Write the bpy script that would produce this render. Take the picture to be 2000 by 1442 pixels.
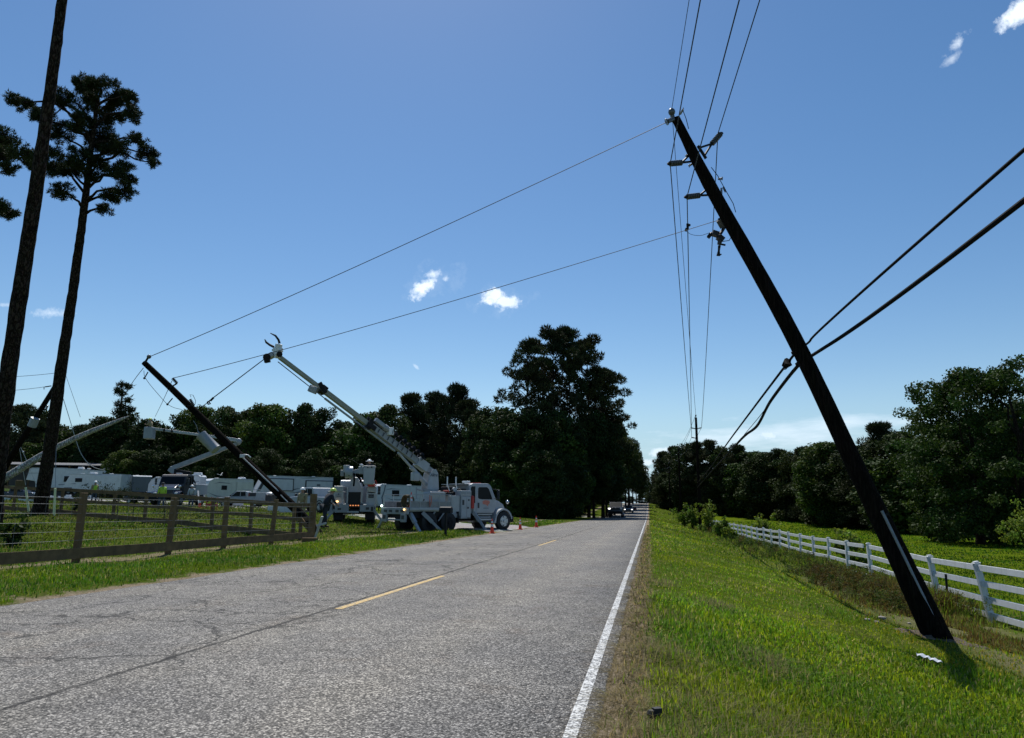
import bpy, bmesh, math, random
import numpy as np
from mathutils import Vector, Matrix
for o in list(bpy.data.objects): bpy.data.objects.remove(o)
SC = bpy.context.scene
COL = SC.collection
R_ = math.radians
# ------------------------------------------------------------------ camera
FPX, CX, CY, CH = 1400.0, 1000.0, 721.0, 1.2
YAW, PITCH, ROLL = R_(10.709), R_(10.623), R_(0.3)
def cam_axes():
    cy, sy, cp, sp = math.cos(YAW), math.sin(YAW), math.cos(PITCH), math.sin(PITCH)
    f = np.array([-sy*cp, cy*cp, sp]); r0 = np.array([cy, sy, 0.]); u0 = np.cross(r0, f)
    cr, sr = math.cos(ROLL), math.sin(ROLL)
    return cr*r0+sr*u0, -sr*r0+cr*u0, f
CR, CU, CF = cam_axes()
CAMP = np.array([0, 0, CH])
cam = bpy.data.cameras.new('camera'); camo = bpy.data.objects.new('camera', cam); COL.objects.link(camo)
cam.sensor_width = 36; cam.lens = FPX/2000*36; cam.clip_end = 9000; cam.clip_start = .05
m = Matrix.Identity(4)
for i in range(3):
    m[i][0] = CR[i]; m[i][1] = CU[i]; m[i][2] = -CF[i]; m[i][3] = CAMP[i]
camo.matrix_world = m
SC.camera = camo
# ------------------------------------------------------------------ sun and sky
SUN_EL, SUN_AZ = R_(57.5), R_(22)      # azimuth measured to the left of the road direction (+Y)
SKY_STRENGTH, EXPOSURE = 0.106, 0.0
world = bpy.data.worlds.new('World'); SC.world = world; world.use_nodes = True
WN = world.node_tree.nodes; WL = world.node_tree.links; WN.clear()
sun = bpy.data.lights.new('sun', 'SUN'); sun.energy = 5.0; sun.angle = R_(0.55); sun.color = (1, .965, .9)
suno = bpy.data.objects.new('sun', sun); COL.objects.link(suno)
sd = Vector((-math.sin(SUN_AZ)*math.cos(SUN_EL), math.cos(SUN_AZ)*math.cos(SUN_EL), math.sin(SUN_EL)))
suno.rotation_euler = sd.to_track_quat('Z', 'Y').to_euler()
vs = SC.view_settings; vs.view_transform = 'Standard'; vs.look = 'None'; vs.gamma = 1; vs.use_curve_mapping = False
vs.exposure = EXPOSURE

def ray(px, py): return CR*(px-CX)/FPX - CU*(py-CY)/FPX + CF
def at(px, py, dep): return CAMP + ray(px, py)*dep
def gr(px, py, z):
    d = ray(px, py); return CAMP + d*(z-CH)/d[2]

def build_sky():
    def n(t, **k):
        x = WN.new(t)
        for a, b in k.items(): setattr(x, a, b)
        return x
    out = n('ShaderNodeOutputWorld'); bg = n('ShaderNodeBackground')
    sky = n('ShaderNodeTexSky', sky_type='NISHITA'); sky.sun_disc = False
    sky.sun_elevation = SUN_EL; sky.sun_rotation = -SUN_AZ
    sky.altitude = 0; sky.air_density = 1.0; sky.dust_density = .2; sky.ozone_density = 1.0
    tc = n('ShaderNodeTexCoord')
    def math_(op, a, b=None, clamp=False):
        x = n('ShaderNodeMath', operation=op); x.use_clamp = clamp
        for i, v in enumerate((a, b)):
            if v is None: continue
            if hasattr(v, 'is_linked'): WL.new(v, x.inputs[i])
            else: x.inputs[i].default_value = v
        return x.outputs[0]
    def dot(v):
        x = n('ShaderNodeVectorMath', operation='DOT_PRODUCT'); WL.new(tc.outputs['Generated'], x.inputs[0]); x.inputs[1].default_value = v
        return x.outputs['Value']
    def noise(scale, det, vec=None, rough=.6):
        x = n('ShaderNodeTexNoise'); x.inputs['Scale'].default_value = scale; x.inputs['Detail'].default_value = det
        x.inputs['Roughness'].default_value = rough; WL.new(vec or tc.outputs['Generated'], x.inputs['Vector']); return x.outputs['Fac']
    nf = noise(38, 8, rough=.68); nc = noise(16, 3)
    mp = n('ShaderNodeMapping'); mp.inputs['Scale'].default_value = (7, 7, 40); mp.inputs['Rotation'].default_value = (R_(5), 0, 0)
    WL.new(tc.outputs['Generated'], mp.inputs['Vector'])
    ns = noise(1.6, 6, mp.outputs[0], .6)
    nfine = noise(120, 4)
    total = None
    # centre px, half width px, half height px, tilt deg, softness, strength, streaky
    cl = [(828, 562, 34, 15, 48, .75, 1.0, 0), (845, 536, 24, 11, 15, .9, .8, 0), (870, 546, 12, 8, 60, 1.1, .7, 0), (850, 550, 62, 34, 30, 2.8, .28, 0), (981, 590, 44, 14, -3, .7, 1.0, 0), (968, 578, 24, 15, 10, .7, 1.0, 0), (980, 586, 62, 30, 0, 2.8, .25, 0),
          (1995, 28, 34, 20, 28, .8, 1.0, 0), (1870, 85, 20, 11, 40, 1.0, .7, 0), (1862, 112, 16, 7, 30, 1.2, .45, 0), (1960, 45, 14, 6, 25, 1.1, .5, 0), (812, 716, 7, 3, -40, .6, .35, 0),
          (1540, 842, 250, 30, 4, 1.3, .5, 1), (1700, 895, 110, 20, 0, .9, .6, 0), (1500, 850, 26, 8, -8, .8, .6, 0), (1420, 898, 110, 14, 0, 1.2, .35, 1),
          (1265, 903, 15, 7, 0, .6, .6, 0), (1262, 918, 14, 5, 0, .7, .6, 0), (1300, 882, 40, 8, 5, .7, .6, 0),
          (100, 612, 26, 9, 10, .9, .5, 0), (10, 596, 14, 5, 10, .9, .4, 0), (1890, 850, 60, 30, 10, .5, .8, 0)]
    for (px, py, w, h, tilt, soft, stg, st) in cl:
        c = ray(px, py); c = c/np.linalg.norm(c)
        rt = np.cross(c, [0, 0, 1]); rt /= np.linalg.norm(rt); up = np.cross(rt, c)
        a = R_(tilt); e1 = rt*math.cos(a)+up*math.sin(a); e2 = -rt*math.sin(a)+up*math.cos(a)
        k = 1/FPX*.86
        x = math_('DIVIDE', dot(tuple(e1)), w*k); y = math_('DIVIDE', dot(tuple(e2)), h*k)
        r2 = math_('ADD', math_('POWER', math_('ABSOLUTE', x), 2.0), math_('POWER', math_('ABSOLUTE', y), 2.0))
        base = math_('SUBTRACT', 1.15, math_('SQRT', r2))
        nn = ns if st else nf
        v = math_('ADD', base, math_('MULTIPLY', math_('SUBTRACT', nn, .5), 4.6 if not st else 4.2))
        v = math_('MULTIPLY', v, 1.0/soft*.9, True)
        fr = math_('GREATER_THAN', dot(tuple(c)), .3)
        v = math_('MULTIPLY', math_('MULTIPLY', v, fr), stg)
        total = v if total is None else math_('MAXIMUM', total, v)
    # faint thin veil near the horizon
    mix = n('ShaderNodeMix', data_type='RGBA')
    cc = n('ShaderNodeMix', data_type='RGBA')
    WL.new(nc, cc.inputs['Factor'])
    cc.inputs['A'].default_value = (7.2, 8.6, 10.2, 1); cc.inputs['B'].default_value = (11.5, 12.3, 13.2, 1)
    hue = n('ShaderNodeHueSaturation'); hue.inputs['Saturation'].default_value = 1.25
    WL.new(sky.outputs[0], hue.inputs['Color'])
    WL.new(total, mix.inputs['Factor']); WL.new(hue.outputs[0], mix.inputs['A']); WL.new(cc.outputs['Result'], mix.inputs['B'])
    sp = n('ShaderNodeSeparateXYZ'); WL.new(tc.outputs['Generated'], sp.inputs[0])
    mr = n('ShaderNodeMapRange'); mr.interpolation_type = 'SMOOTHSTEP'; WL.new(sp.outputs['Z'], mr.inputs[0]); mr.inputs[1].default_value = .16; mr.inputs[2].default_value = .0; mr.inputs[3].default_value = 0; mr.inputs[4].default_value = .8
    hz = n('ShaderNodeMix', data_type='RGBA'); WL.new(mr.outputs[0], hz.inputs['Factor']); WL.new(hue.outputs[0], hz.inputs['A']); hz.inputs['B'].default_value = (2.9, 5.0, 7.0, 1); WL.new(hz.outputs['Result'], mix.inputs['A'])
    WL.new(mix.outputs['Result'], bg.inputs[0]); bg.inputs[1].default_value = SKY_STRENGTH
    WL.new(bg.outputs[0], out.inputs[0])
build_sky()

# ------------------------------------------------------------------ terrain height
def smooth(a, b, t):
    t = np.clip((np.asarray(t, float)-a)/(b-a), 0, 1); return t*t*(3-2*t)
def road_z(y):
    y = np.asarray(y, float)
    near = -.0085*np.clip(y, -60, 112)
    return near + (2.45)*smooth(118, 240, y)
def bumps(x, y):
    return .035*np.sin(x*.9+1.3*np.sin(y*.31))*np.sin(y*.7+.5)+.02*np.sin(x*2.3+y*1.7)
GV = [(-1e3, 0), (0, .0), (.6, -.05), (1, -.12), (3, -.5), (5, -.85), (6.4, -1.12), (7.8, -1.24), (12, -1.36), (60, -1.55), (1e4, -1.6)]
ROAD_L, ROAD_R = -7.85, -.33
def T(x, y):
    x = np.asarray(x, float); y = np.asarray(y, float)
    u = np.maximum(0, -12.5-x)
    z = road_z(y)*np.exp(-u/30) + 2.3*(1-np.exp(-u/50))
    v = x+.2
    z = z + np.interp(v, [g[0] for g in GV], [g[1] for g in GV])
    left = np.clip((ROAD_L-.25-x)/1.5, 0, 1); right = np.clip((x-.0)/1.5, 0, 1)
    z = z + .07*np.clip((ROAD_L-x)/1.2, 0, 1)*(x > -60) + bumps(x, y)*np.where(x < -5, left, right)
    under = (x > ROAD_L+.0) & (x < ROAD_R)
    edge = .012*np.sin(y*3.1)+.012*np.sin(y*7.7+1)
    z = np.where(under, z-.035, z)
    z = np.where((x >= ROAD_R) & (x < .3), z+edge-.0, z)
    return z
def gt(px, py, z0=-.3):
    "ground point seen at a pixel of the survey picture"
    z = z0
    for _ in range(25):
        p = gr(px, py, z); z = .5*z+.5*float(T(p[0], p[1]))
    return np.array([p[0], p[1], float(T(p[0], p[1]))])
def gd(px, dep):
    "ground point below pixel column px at axial depth dep"
    z = 0.
    py = 985
    for _ in range(6):
        p = at(px, py, dep); z = float(T(p[0], p[1]))
        d = p-CAMP; q = np.array([p[0], p[1], z])-CAMP
        py = CY-FPX*(q@CU)/(q@CF)
    return np.array([p[0], p[1], z])

# ------------------------------------------------------------------ materials
def mk(name):
    mt = bpy.data.materials.new(name); mt.use_nodes = True
    return mt, mt.node_tree.nodes, mt.node_tree.links, mt.node_tree.nodes['Principled BSDF']
def pm(name, c, rough=.6, metal=0., var=.18, scale=2.5, bump=0., bscale=None, spec=.5, dirt=None, dirt_amt=.5, emit=None):
    mt, N, L, b = mk(name)
    tc = N.new('ShaderNodeTexCoord'); nz = N.new('ShaderNodeTexNoise'); nz.inputs['Scale'].default_value = scale; nz.inputs['Detail'].default_value = 6
    nz.inputs['Roughness'].default_value = .65
    L.new(tc.outputs['Object'], nz.inputs['Vector'])
    rp = N.new('ShaderNodeValToRGB'); rp.color_ramp.elements[0].position = .3; rp.color_ramp.elements[1].position = .7
    lo = tuple(max(0, v*(1-var)) for v in c); hi = tuple(min(1, v*(1+var)) for v in c)
    rp.color_ramp.elements[0].color = (*lo, 1); rp.color_ramp.elements[1].color = (*hi, 1)
    L.new(nz.outputs['Fac'], rp.inputs[0]); col = rp.outputs[0]
    if dirt:
        n2 = N.new('ShaderNodeTexNoise'); n2.inputs['Scale'].default_value = scale*.7; n2.inputs['Detail'].default_value = 9; n2.inputs['Roughness'].default_value = .75
        mp = N.new('ShaderNodeMapping'); mp.inputs['Scale'].default_value = (1.6, 1.6, .5); L.new(tc.outputs['Object'], mp.inputs[0]); L.new(mp.outputs[0], n2.inputs['Vector'])
        r2 = N.new('ShaderNodeValToRGB'); r2.color_ramp.elements[0].position = .48; r2.color_ramp.elements[1].position = .72
        r2.color_ramp.elements[1].color = (dirt_amt,)*3+(1,)
        mx = N.new('ShaderNodeMix'); mx.data_type = 'RGBA'; L.new(n2.outputs['Fac'], r2.inputs[0]); L.new(r2.outputs[0], mx.inputs['Factor'])
        L.new(col, mx.inputs['A']); mx.inputs['B'].default_value = (*dirt, 1); col = mx.outputs['Result']
    L.new(col, b.inputs['Base Color']); b.inputs['Roughness'].default_value = rough; b.inputs['Metallic'].default_value = metal
    b.inputs['Specular IOR Level'].default_value = spec
    if bump:
        n3 = N.new('ShaderNodeTexNoise'); n3.inputs['Scale'].default_value = bscale or scale*8; n3.inputs['Detail'].default_value = 5
        L.new(tc.outputs['Object'], n3.inputs['Vector'])
        bp = N.new('ShaderNodeBump'); bp.inputs['Strength'].default_value = bump; bp.inputs['Distance'].default_value = .02
        L.new(n3.outputs['Fac'], bp.inputs['Height']); L.new(bp.outputs[0], b.inputs['Normal'])
    if emit:
        b.inputs['Emission Color'].default_value = (*emit[:3], 1); b.inputs['Emission Strength'].default_value = emit[3]
    return mt
M = {}
M['white'] = pm('white_paint', (.60, .62, .64), .36, var=.06, dirt=(.36, .34, .3), dirt_amt=.35)
M['truckwhite'] = pm('truck_white', (.35, .375, .40), .38, var=.12, dirt=(.34, .32, .28), dirt_amt=.4)
M['grey'] = pm('grey_paint', (.27, .29, .31), .4, var=.1, dirt=(.2, .19, .17))
M['lgrey'] = pm('pale_grey_gelcoat', (.37, .39, .40), .4, var=.1, dirt=(.3, .3, .28), dirt_amt=.5)
M['rvwhite'] = pm('rv_white', (.58, .59, .60), .4, var=.06, dirt=(.3, .3, .28), dirt_amt=.4)
M['boomgrey'] = pm('boom_grey', (.27, .29, .31), .4, var=.12, dirt=(.15, .15, .14))
M['rvgrey'] = pm('rv_grey', (.52, .54, .57), .4, var=.06, dirt=(.3, .3, .28), dirt_amt=.4)
M['rvbeige'] = pm('rv_beige', (.55, .55, .50), .42, var=.06, dirt=(.3, .28, .24), dirt_amt=.4)
M['steel'] = pm('galvanised', (.22, .23, .24), .5, .5, .2, 8)
M['alu'] = pm('aluminium', (.5, .52, .54), .38, .7, .12, 6)
M['black'] = pm('black_rubber', (.012, .012, .013), .75, var=.3, bump=.2)
M['dark'] = pm('dark_steel', (.012, .012, .014), .6, .1, .3, 5, spec=.2)
M['trim'] = pm('dark_trim', (.03, .03, .034), .5, var=.2)
M['glass'] = pm('tinted_glass', (.010, .012, .015), .25, var=.1, spec=.12)
M['red'] = pm('red_paint', (.42, .03, .02), .5, var=.15)
M['orange'] = pm('cone_orange', (.80, .055, .012), .5, var=.12, scale=6)
M['reflw'] = pm('reflective_white', (.72, .72, .7), .35, var=.08, scale=9)
M['fibre'] = pm('fibreglass_boom', (.26, .26, .20), .35, var=.1, scale=2)
M['navy'] = pm('dark_blue_paint', (.02, .035, .07), .25, var=.15)
M['carblack'] = pm('car_dark', (.015, .018, .022), .18, var=.1)
M['carwhite'] = pm('car_silver', (.5, .45, .43), .22, .2, .1)
M['carred'] = pm('car_maroon', (.18, .02, .025), .2, var=.1)
M['wire'] = pm('cable_black', (.006, .006, .007), .8, var=.2, spec=.1)
M['wirealu'] = pm('conductor', (.02, .02, .024), .6, .1, .2)
M['porc'] = pm('porcelain_grey', (.07, .075, .08), .25, var=.1)
M['woodfence'] = pm('fence_timber', (.14, .088, .04), .95, var=.4, scale=4, bump=.5, bscale=30)
M['vinyl'] = pm('white_vinyl', (.62, .63, .64), .4, var=.05, dirt=(.34, .36, .30), dirt_amt=.55, scale=5)
M['yellow'] = pm('yellow_plastic', (.55, .55, .12), .5, var=.1)
M['lime'] = pm('lime_hivis', (.42, .62, .05), .7, var=.15, scale=6)
M['limehat'] = pm('lime_helmet', (.62, .75, .10), .35, var=.05)
M['whitehat'] = pm('white_helmet', (.8, .8, .78), .35, var=.05)
M['skin'] = pm('skin', (.36, .2, .14), .6, var=.08, scale=10)
M['navycloth'] = pm('dark_cloth', (.02, .022, .03), .9, var=.25, scale=8)
M['jeans'] = pm('jeans', (.05, .065, .10), .9, var=.25, scale=8)
M['tan'] = pm('tan_cloth', (.30, .24, .14), .9, var=.2, scale=8)
M['boot'] = pm('boot_leather', (.05, .03, .02), .8, var=.2)
M['stone'] = pm('broken_concrete', (.30, .27, .23), .9, var=.25, scale=8, bump=.5)
M['roofmetal'] = pm('roof_sheet', (.07, .075, .085), .7, .1, .12, 3)
M['roofblue'] = pm('blue_roof', (.03, .05, .12), .4, var=.15)
M['amberlamp'] = pm('amber_lamp', (.7, .35, .1), .3, emit=(1, .62, .25, 3))
M['amberdim'] = pm('marker_lamp', (.5, .15, .05), .3, emit=(1, .35, .12, .9))
M['greenlamp'] = pm('strobe', (.7, .9, .8), .3, emit=(.75, 1, .85, 6))
M['headlamp'] = pm('headlamp', (.9, .9, .85), .2, emit=(1, .97, .9, 3))
M['redlamp'] = pm('red_lamp', (.4, .02, .02), .25, var=.1)
M['chrome'] = pm('chrome', (.6, .6, .6), .15, 1., .05)
M['brownrope'] = pm('coiled_hose', (.10, .07, .025), .8, var=.4, scale=12, bump=.6)
M['decalgrey'] = pm('grey_decal', (.10, .115, .14), .45, var=.1)
M['logored'] = pm('red_decal', (.55, .18, .13), .5, var=.35, scale=20)

def bark_mat(name, c1, c2, sc=5, zs=.35, bump=1.0):
    mt, N, L, b = mk(name)
    tc = N.new('ShaderNodeTexCoord'); mp = N.new('ShaderNodeMapping'); mp.inputs['Scale'].default_value = (sc, sc, sc*zs); L.new(tc.outputs['Object'], mp.inputs[0])
    vo = N.new('ShaderNodeTexVoronoi'); vo.feature = 'DISTANCE_TO_EDGE'; vo.inputs['Scale'].default_value = 2.2
    nz = N.new('ShaderNodeTexNoise'); nz.inputs['Scale'].default_value = 3; nz.inputs['Detail'].default_value = 8
    L.new(mp.outputs[0], nz.inputs['Vector'])
    ad = N.new('ShaderNodeVectorMath'); ad.operation = 'ADD'; L.new(mp.outputs[0], ad.inputs[0]); L.new(nz.outputs['Color'], ad.inputs[1]); L.new(ad.outputs[0], vo.inputs['Vector'])
    rp = N.new('ShaderNodeValToRGB'); rp.color_ramp.elements[0].position = .02; rp.color_ramp.elements[1].position = .25
    rp.color_ramp.elements[0].color = (*c1, 1); rp.color_ramp.elements[1].color = (*c2, 1)
    L.new(vo.outputs['Distance'], rp.inputs[0])
    mx = N.new('ShaderNodeMix'); mx.data_type = 'RGBA'; mx.blend_type = 'MULTIPLY'; mx.inputs['Factor'].default_value = .6
    L.new(rp.outputs[0], mx.inputs['A']); L.new(nz.outputs['Color'], mx.inputs['B'])
    L.new(mx.outputs['Result'], b.inputs['Base Color']); b.inputs['Roughness'].default_value = 1.; b.inputs['Specular IOR Level'].default_value = .05
    bp = N.new('ShaderNodeBump'); bp.inputs['Strength'].default_value = bump; bp.inputs['Distance'].default_value = .04
    L.new(vo.outputs['Distance'], bp.inputs['Height']); L.new(bp.outputs[0], b.inputs['Normal'])
    return mt
M['bark'] = bark_mat('pine_bark', (.010, .008, .006), (.075, .056, .045))
M['barkpale'] = bark_mat('stripped_bark', (.16, .15, .14), (.85, .83, .78), 6, bump=.5)
M['polewood'] = bark_mat('creosote_pole', (.006, .005, .004), (.020, .015, .012), 9, .06, .5)

def leaf_mat(name, c, trans=.25, rough=.55, spec=.35):
    mt, N, L, b = mk(name)
    at_ = N.new('ShaderNodeAttribute'); at_.attribute_name = 'tint'
    oi = N.new('ShaderNodeObjectInfo')
    mx = N.new('ShaderNodeMix'); mx.data_type = 'RGBA'; mx.blend_type = 'MULTIPLY'; mx.inputs['Factor'].default_value = 1
    mx.inputs['A'].default_value = (*c, 1); L.new(at_.outputs['Color'], mx.inputs['B'])
    hs = N.new('ShaderNodeHueSaturation'); L.new(mx.outputs['Result'], hs.inputs['Color'])
    m1 = N.new('ShaderNodeMath'); m1.operation = 'MULTIPLY_ADD'; L.new(oi.outputs['Random'], m1.inputs[0]); m1.inputs[1].default_value = .5; m1.inputs[2].default_value = .75
    L.new(m1.outputs[0], hs.inputs['Value'])
    m2 = N.new('ShaderNodeMath'); m2.operation = 'MULTIPLY_ADD'; L.new(oi.outputs['Random'], m2.inputs[0]); m2.inputs[1].default_value = -.03; m2.inputs[2].default_value = .515
    L.new(m2.outputs[0], hs.inputs['Hue'])
    L.new(hs.outputs[0], b.inputs['Base Color']); b.inputs['Roughness'].default_value = rough; b.inputs['Specular IOR Level'].default_value = spec
    tr = N.new('ShaderNodeBsdfTranslucent'); L.new(hs.outputs[0], tr.inputs[0])
    ms = N.new('ShaderNodeMixShader'); ms.inputs[0].default_value = trans
    L.new(b.outputs[0], ms.inputs[1]); L.new(tr.outputs[0], ms.inputs[2]); L.new(ms.outputs[0], N['Material Output'].inputs[0])
    return mt
M['needle'] = leaf_mat('pine_needles', (.032, .043, .018), .12, .7, .08)
M['leaf'] = leaf_mat('forest_leaves', (.028, .046, .012), .18, .7, .10)
M['leafoak'] = leaf_mat('oak_leaves', (.038, .070, .012), .26, .65, .12)
M['leafbright'] = leaf_mat('sapling_leaves', (.11, .17, .02), .42, .6, .12)
M['grass'] = leaf_mat('grass_blades', (.172, .234, .014), .48, .6, .14)

# ground sheet
def ground_mat():
    mt, N, L, b = mk('verge_soil_and_grass')
    g = N.new('ShaderNodeNewGeometry'); sx = N.new('ShaderNodeSeparateXYZ'); L.new(g.outputs['Position'], sx.inputs[0])
    def nz(s, d=6, r=.6, vec=None):
        x = N.new('ShaderNodeTexNoise'); x.inputs['Scale'].default_value = s; x.inputs['Detail'].default_value = d; x.inputs['Roughness'].default_value = r
        L.new(vec or g.outputs['Position'], x.inputs['Vector']); return x.outputs['Fac']
    def ramp(v, stops):
        r = N.new('ShaderNodeValToRGB'); e = r.color_ramp.elements
        while len(e) < len(stops): e.new(.5)
        for i, (p, c) in enumerate(stops): e[i].position = p; e[i].color = (*c, 1)
        L.new(v, r.inputs[0]); return r.outputs[0]
    def mixc(f, a, bb):
        x = N.new('ShaderNodeMix'); x.data_type = 'RGBA'; L.new(f, x.inputs['Factor']); L.new(a, x.inputs['A']); L.new(bb, x.inputs['B']); return x.outputs['Result']
    def mp(v, a, c, lo=0., hi=1.):
        x = N.new('ShaderNodeMapRange'); L.new(v, x.inputs[0]); x.inputs[1].default_value = a; x.inputs[2].default_value = c; x.inputs[3].default_value = lo; x.inputs[4].default_value = hi
        return x.outputs[0]
    def ma(op, a, c):
        x = N.new('ShaderNodeMath'); x.operation = op; x.use_clamp = True
        for i, v in enumerate((a, c)):
            if hasattr(v, 'is_linked'): L.new(v, x.inputs[i])
            else: x.inputs[i].default_value = v
        return x.outputs[0]
    fine = nz(26, 5, .75); mid = nz(1.3, 6, .7); big = nz(.16, 4)
    grass = ramp(fine, [(.25, (.018, .030, .004)), (.5, (.055, .085, .008)), (.75, (.12, .16, .02))])
    dry = ramp(fine, [(.3, (.10, .085, .035)), (.7, (.24, .20, .10))])
    gm = mixc(ramp(mid, [(.5, (0, 0, 0)), (.78, (.7, .7, .7))]), grass, dry)
    soil = ramp(nz(34, 7, .8), [(.3, (.09, .068, .042)), (.5, (.22, .175, .12)), (.72, (.48, .40, .30))])
    # bare strip along the asphalt edge on the right
    nx = N.new('ShaderNodeMath'); nx.operation = 'MULTIPLY_ADD'; L.new(nz(2.2, 6, .7), nx.inputs[0]); nx.inputs[1].default_value = .30; L.new(sx.outputs['X'], nx.inputs[2])
    strip = ma('MULTIPLY', mp(nx.outputs[0], .16, .05), mp(sx.outputs['X'], -1.0, -.9))
    c = mixc(strip, gm, soil)
    # bare strip under the wooden fence and by the left road edge
    lx = N.new('ShaderNodeMath'); lx.operation = 'MULTIPLY_ADD'; L.new(nz(1.6, 6, .7), lx.inputs[0]); lx.inputs[1].default_value = 1.6; L.new(sx.outputs['X'], lx.inputs[2])
    s2 = ma('MULTIPLY', mp(lx.outputs[0], -11.7, -11.2), mp(lx.outputs[0], -10.4, -10.8)); s2 = ma('MULTIPLY', s2, .75)
    c = mixc(s2, c, soil)
    s3 = ma('MULTIPLY', mp(lx.outputs[0], -7.35, -7.1), mp(sx.outputs['X'], -7.0, -7.1))
    c = mixc(s3, c, soil)
    # brushy brown ditch near the fallen-over pole
    dy = N.new('ShaderNodeMath'); dy.operation = 'MULTIPLY_ADD'; L.new(nz(.9, 5, .7), dy.inputs[0]); dy.inputs[1].default_value = 2.2; L.new(sx.outputs['X'], dy.inputs[2])
    s4 = ma('MULTIPLY', mp(dy.outputs[0], 5.3, 6.0), mp(dy.outputs[0], 8.6, 7.9)); s4 = ma('MULTIPLY', s4, mp(sx.outputs['Y'], 34, 24)); s4 = ma('MULTIPLY', s4, .45)
    c = mixc(s4, c, soil)
    # mowed pasture on the right and far fields keep a smoother green
    far = mp(sx.outputs['X'], 8.2, 9.4)
    past = mixc(big, ramp(nz(9, 6, .75), [(.3, (.045, .085, .003)), (.7, (.10, .15, .008))]), ramp(nz(5, 6, .7), [(.3, (.06, .085, .005)), (.7, (.13, .15, .014))]))
    c = mixc(far, c, past)
    L.new(c, b.inputs['Base Color']); b.inputs['Roughness'].default_value = 1.; b.inputs['Specular IOR Level'].default_value = 0.
    bp = N.new('ShaderNodeBump'); bp.inputs['Strength'].default_value = .7; bp.inputs['Distance'].default_value = .05; L.new(fine, bp.inputs['Height']); L.new(bp.outputs[0], b.inputs['Normal'])
    return mt
def asphalt_mat():
    mt, N, L, b = mk('weathered_chip_seal')
    g = N.new('ShaderNodeNewGeometry'); sx = N.new('ShaderNodeSeparateXYZ'); L.new(g.outputs['Position'], sx.inputs[0])
    P = g.outputs['Position']
    def nz(s, d=6, r=.6, vec=None):
        x = N.new('ShaderNodeTexNoise'); x.inputs['Scale'].default_value = s; x.inputs['Detail'].default_value = d; x.inputs['Roughness'].default_value = r
        L.new(vec or P, x.inputs['Vector']); return x
    def ramp(v, stops):
        r = N.new('ShaderNodeValToRGB'); e = r.color_ramp.elements
        while len(e) < len(stops): e.new(.5)
        for i, (p, c) in enumerate(stops): e[i].position = p; e[i].color = (*c, 1) if len(c) == 3 else c
        L.new(v, r.inputs[0]); return r.outputs[0]
    def mul(a, bb, f=1.):
        x = N.new('ShaderNodeMix'); x.data_type = 'RGBA'; x.blend_type = 'MULTIPLY'; x.inputs['Factor'].default_value = f; L.new(a, x.inputs['A']); L.new(bb, x.inputs['B']); return x.outputs['Result']
    def M1(op, a, c=None, clamp=False):
        x = N.new('ShaderNodeMath'); x.operation = op; x.use_clamp = clamp
        for i, v in enumerate((a, c)):
            if v is None: continue
            if hasattr(v, 'is_linked'): L.new(v, x.inputs[i])
            else: x.inputs[i].default_value = v
        return x.outputs[0]
    vo = N.new('ShaderNodeTexVoronoi'); vo.inputs['Scale'].default_value = 80; L.new(P, vo.inputs['Vector'])
    sp = N.new('ShaderNodeSeparateColor'); L.new(vo.outputs['Color'], sp.inputs[0])
    stone = ramp(sp.outputs[0], [(0, (.075, .072, .067)), (.45, (.215, .206, .188)), (.75, (.37, .352, .32)), (1, (.70, .665, .60))])
    gaps = ramp(vo.outputs['Distance'], [(.25, (1, 1, 1)), (.75, (.35, .35, .36))])
    c = mul(stone, gaps, .9)
    c = mul(c, ramp(nz(.5, 5, .6).outputs['Fac'], [(.3, (.78, .78, .80)), (.7, (1.14, 1.11, 1.06))]))
    c = mul(c, ramp(nz(1.1, 6, .7).outputs['Fac'], [(.56, (1, 1, 1)), (.72, (.80, .70, .62))]), .7)
    c = mul(c, ramp(nz(5, 5, .7).outputs['Fac'], [(.35, (.82, .82, .82)), (.65, (1.1, 1.1, 1.1))]))
    # wheel paths, very slightly paler and browner
    w = N.new('ShaderNodeMath'); w.operation = 'SINE'; L.new(M1('MULTIPLY', M1('ADD', sx.outputs['X'], .6), 3.5), w.inputs[0])
    c = mul(c, ramp(w.outputs[0], [(0, (.95, .95, .96)), (1, (1.06, 1.045, 1.02))]), .9)
    # cracks
    def cracks(scale, width, thr, sy=1.):
        mp = N.new('ShaderNodeMapping'); mp.inputs['Scale'].default_value = (1, sy, 1); L.new(P, mp.inputs[0])
        dn = nz(1.3, 6, .7, mp.outputs[0]); ad = N.new('ShaderNodeVectorMath'); ad.operation = 'MULTIPLY_ADD'
        L.new(dn.outputs['Color'], ad.inputs[0]); ad.inputs[1].default_value = (.9, .9, .9); L.new(mp.outputs[0], ad.inputs[2])
        v = N.new('ShaderNodeTexVoronoi'); v.feature = 'DISTANCE_TO_EDGE'; v.inputs['Scale'].default_value = scale; L.new(ad.outputs[0], v.inputs['Vector'])
        line = ramp(v.outputs['Distance'], [(0, (1, 1, 1)), (width, (0, 0, 0))])
        pres = ramp(nz(.45, 4, .6).outputs['Fac'], [(thr, (0, 0, 0)), (thr+.08, (1, 1, 1))])
        return mul(line, pres)
    k1 = cracks(.9, .024, .45); 
    leftonly = ramp(M1('MULTIPLY_ADD', sx.outputs['X'], -1.) if False else M1('MULTIPLY', M1('ADD', sx.outputs['X'], 3.2), -1., True), [(0, (0, 0, 0)), (.6, (1, 1, 1))])
    k1 = mul(k1, leftonly)
    k2 = mul(cracks(.45, .013, .36), leftonly)
    # centre joint
    wob = M1('MULTIPLY', M1('SUBTRACT', nz(1.6, 6, .75).outputs['Fac'], .5), .16)
    d = M1('ABSOLUTE', M1('ADD', M1('ADD', sx.outputs['X'], 3.86), wob))
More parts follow.
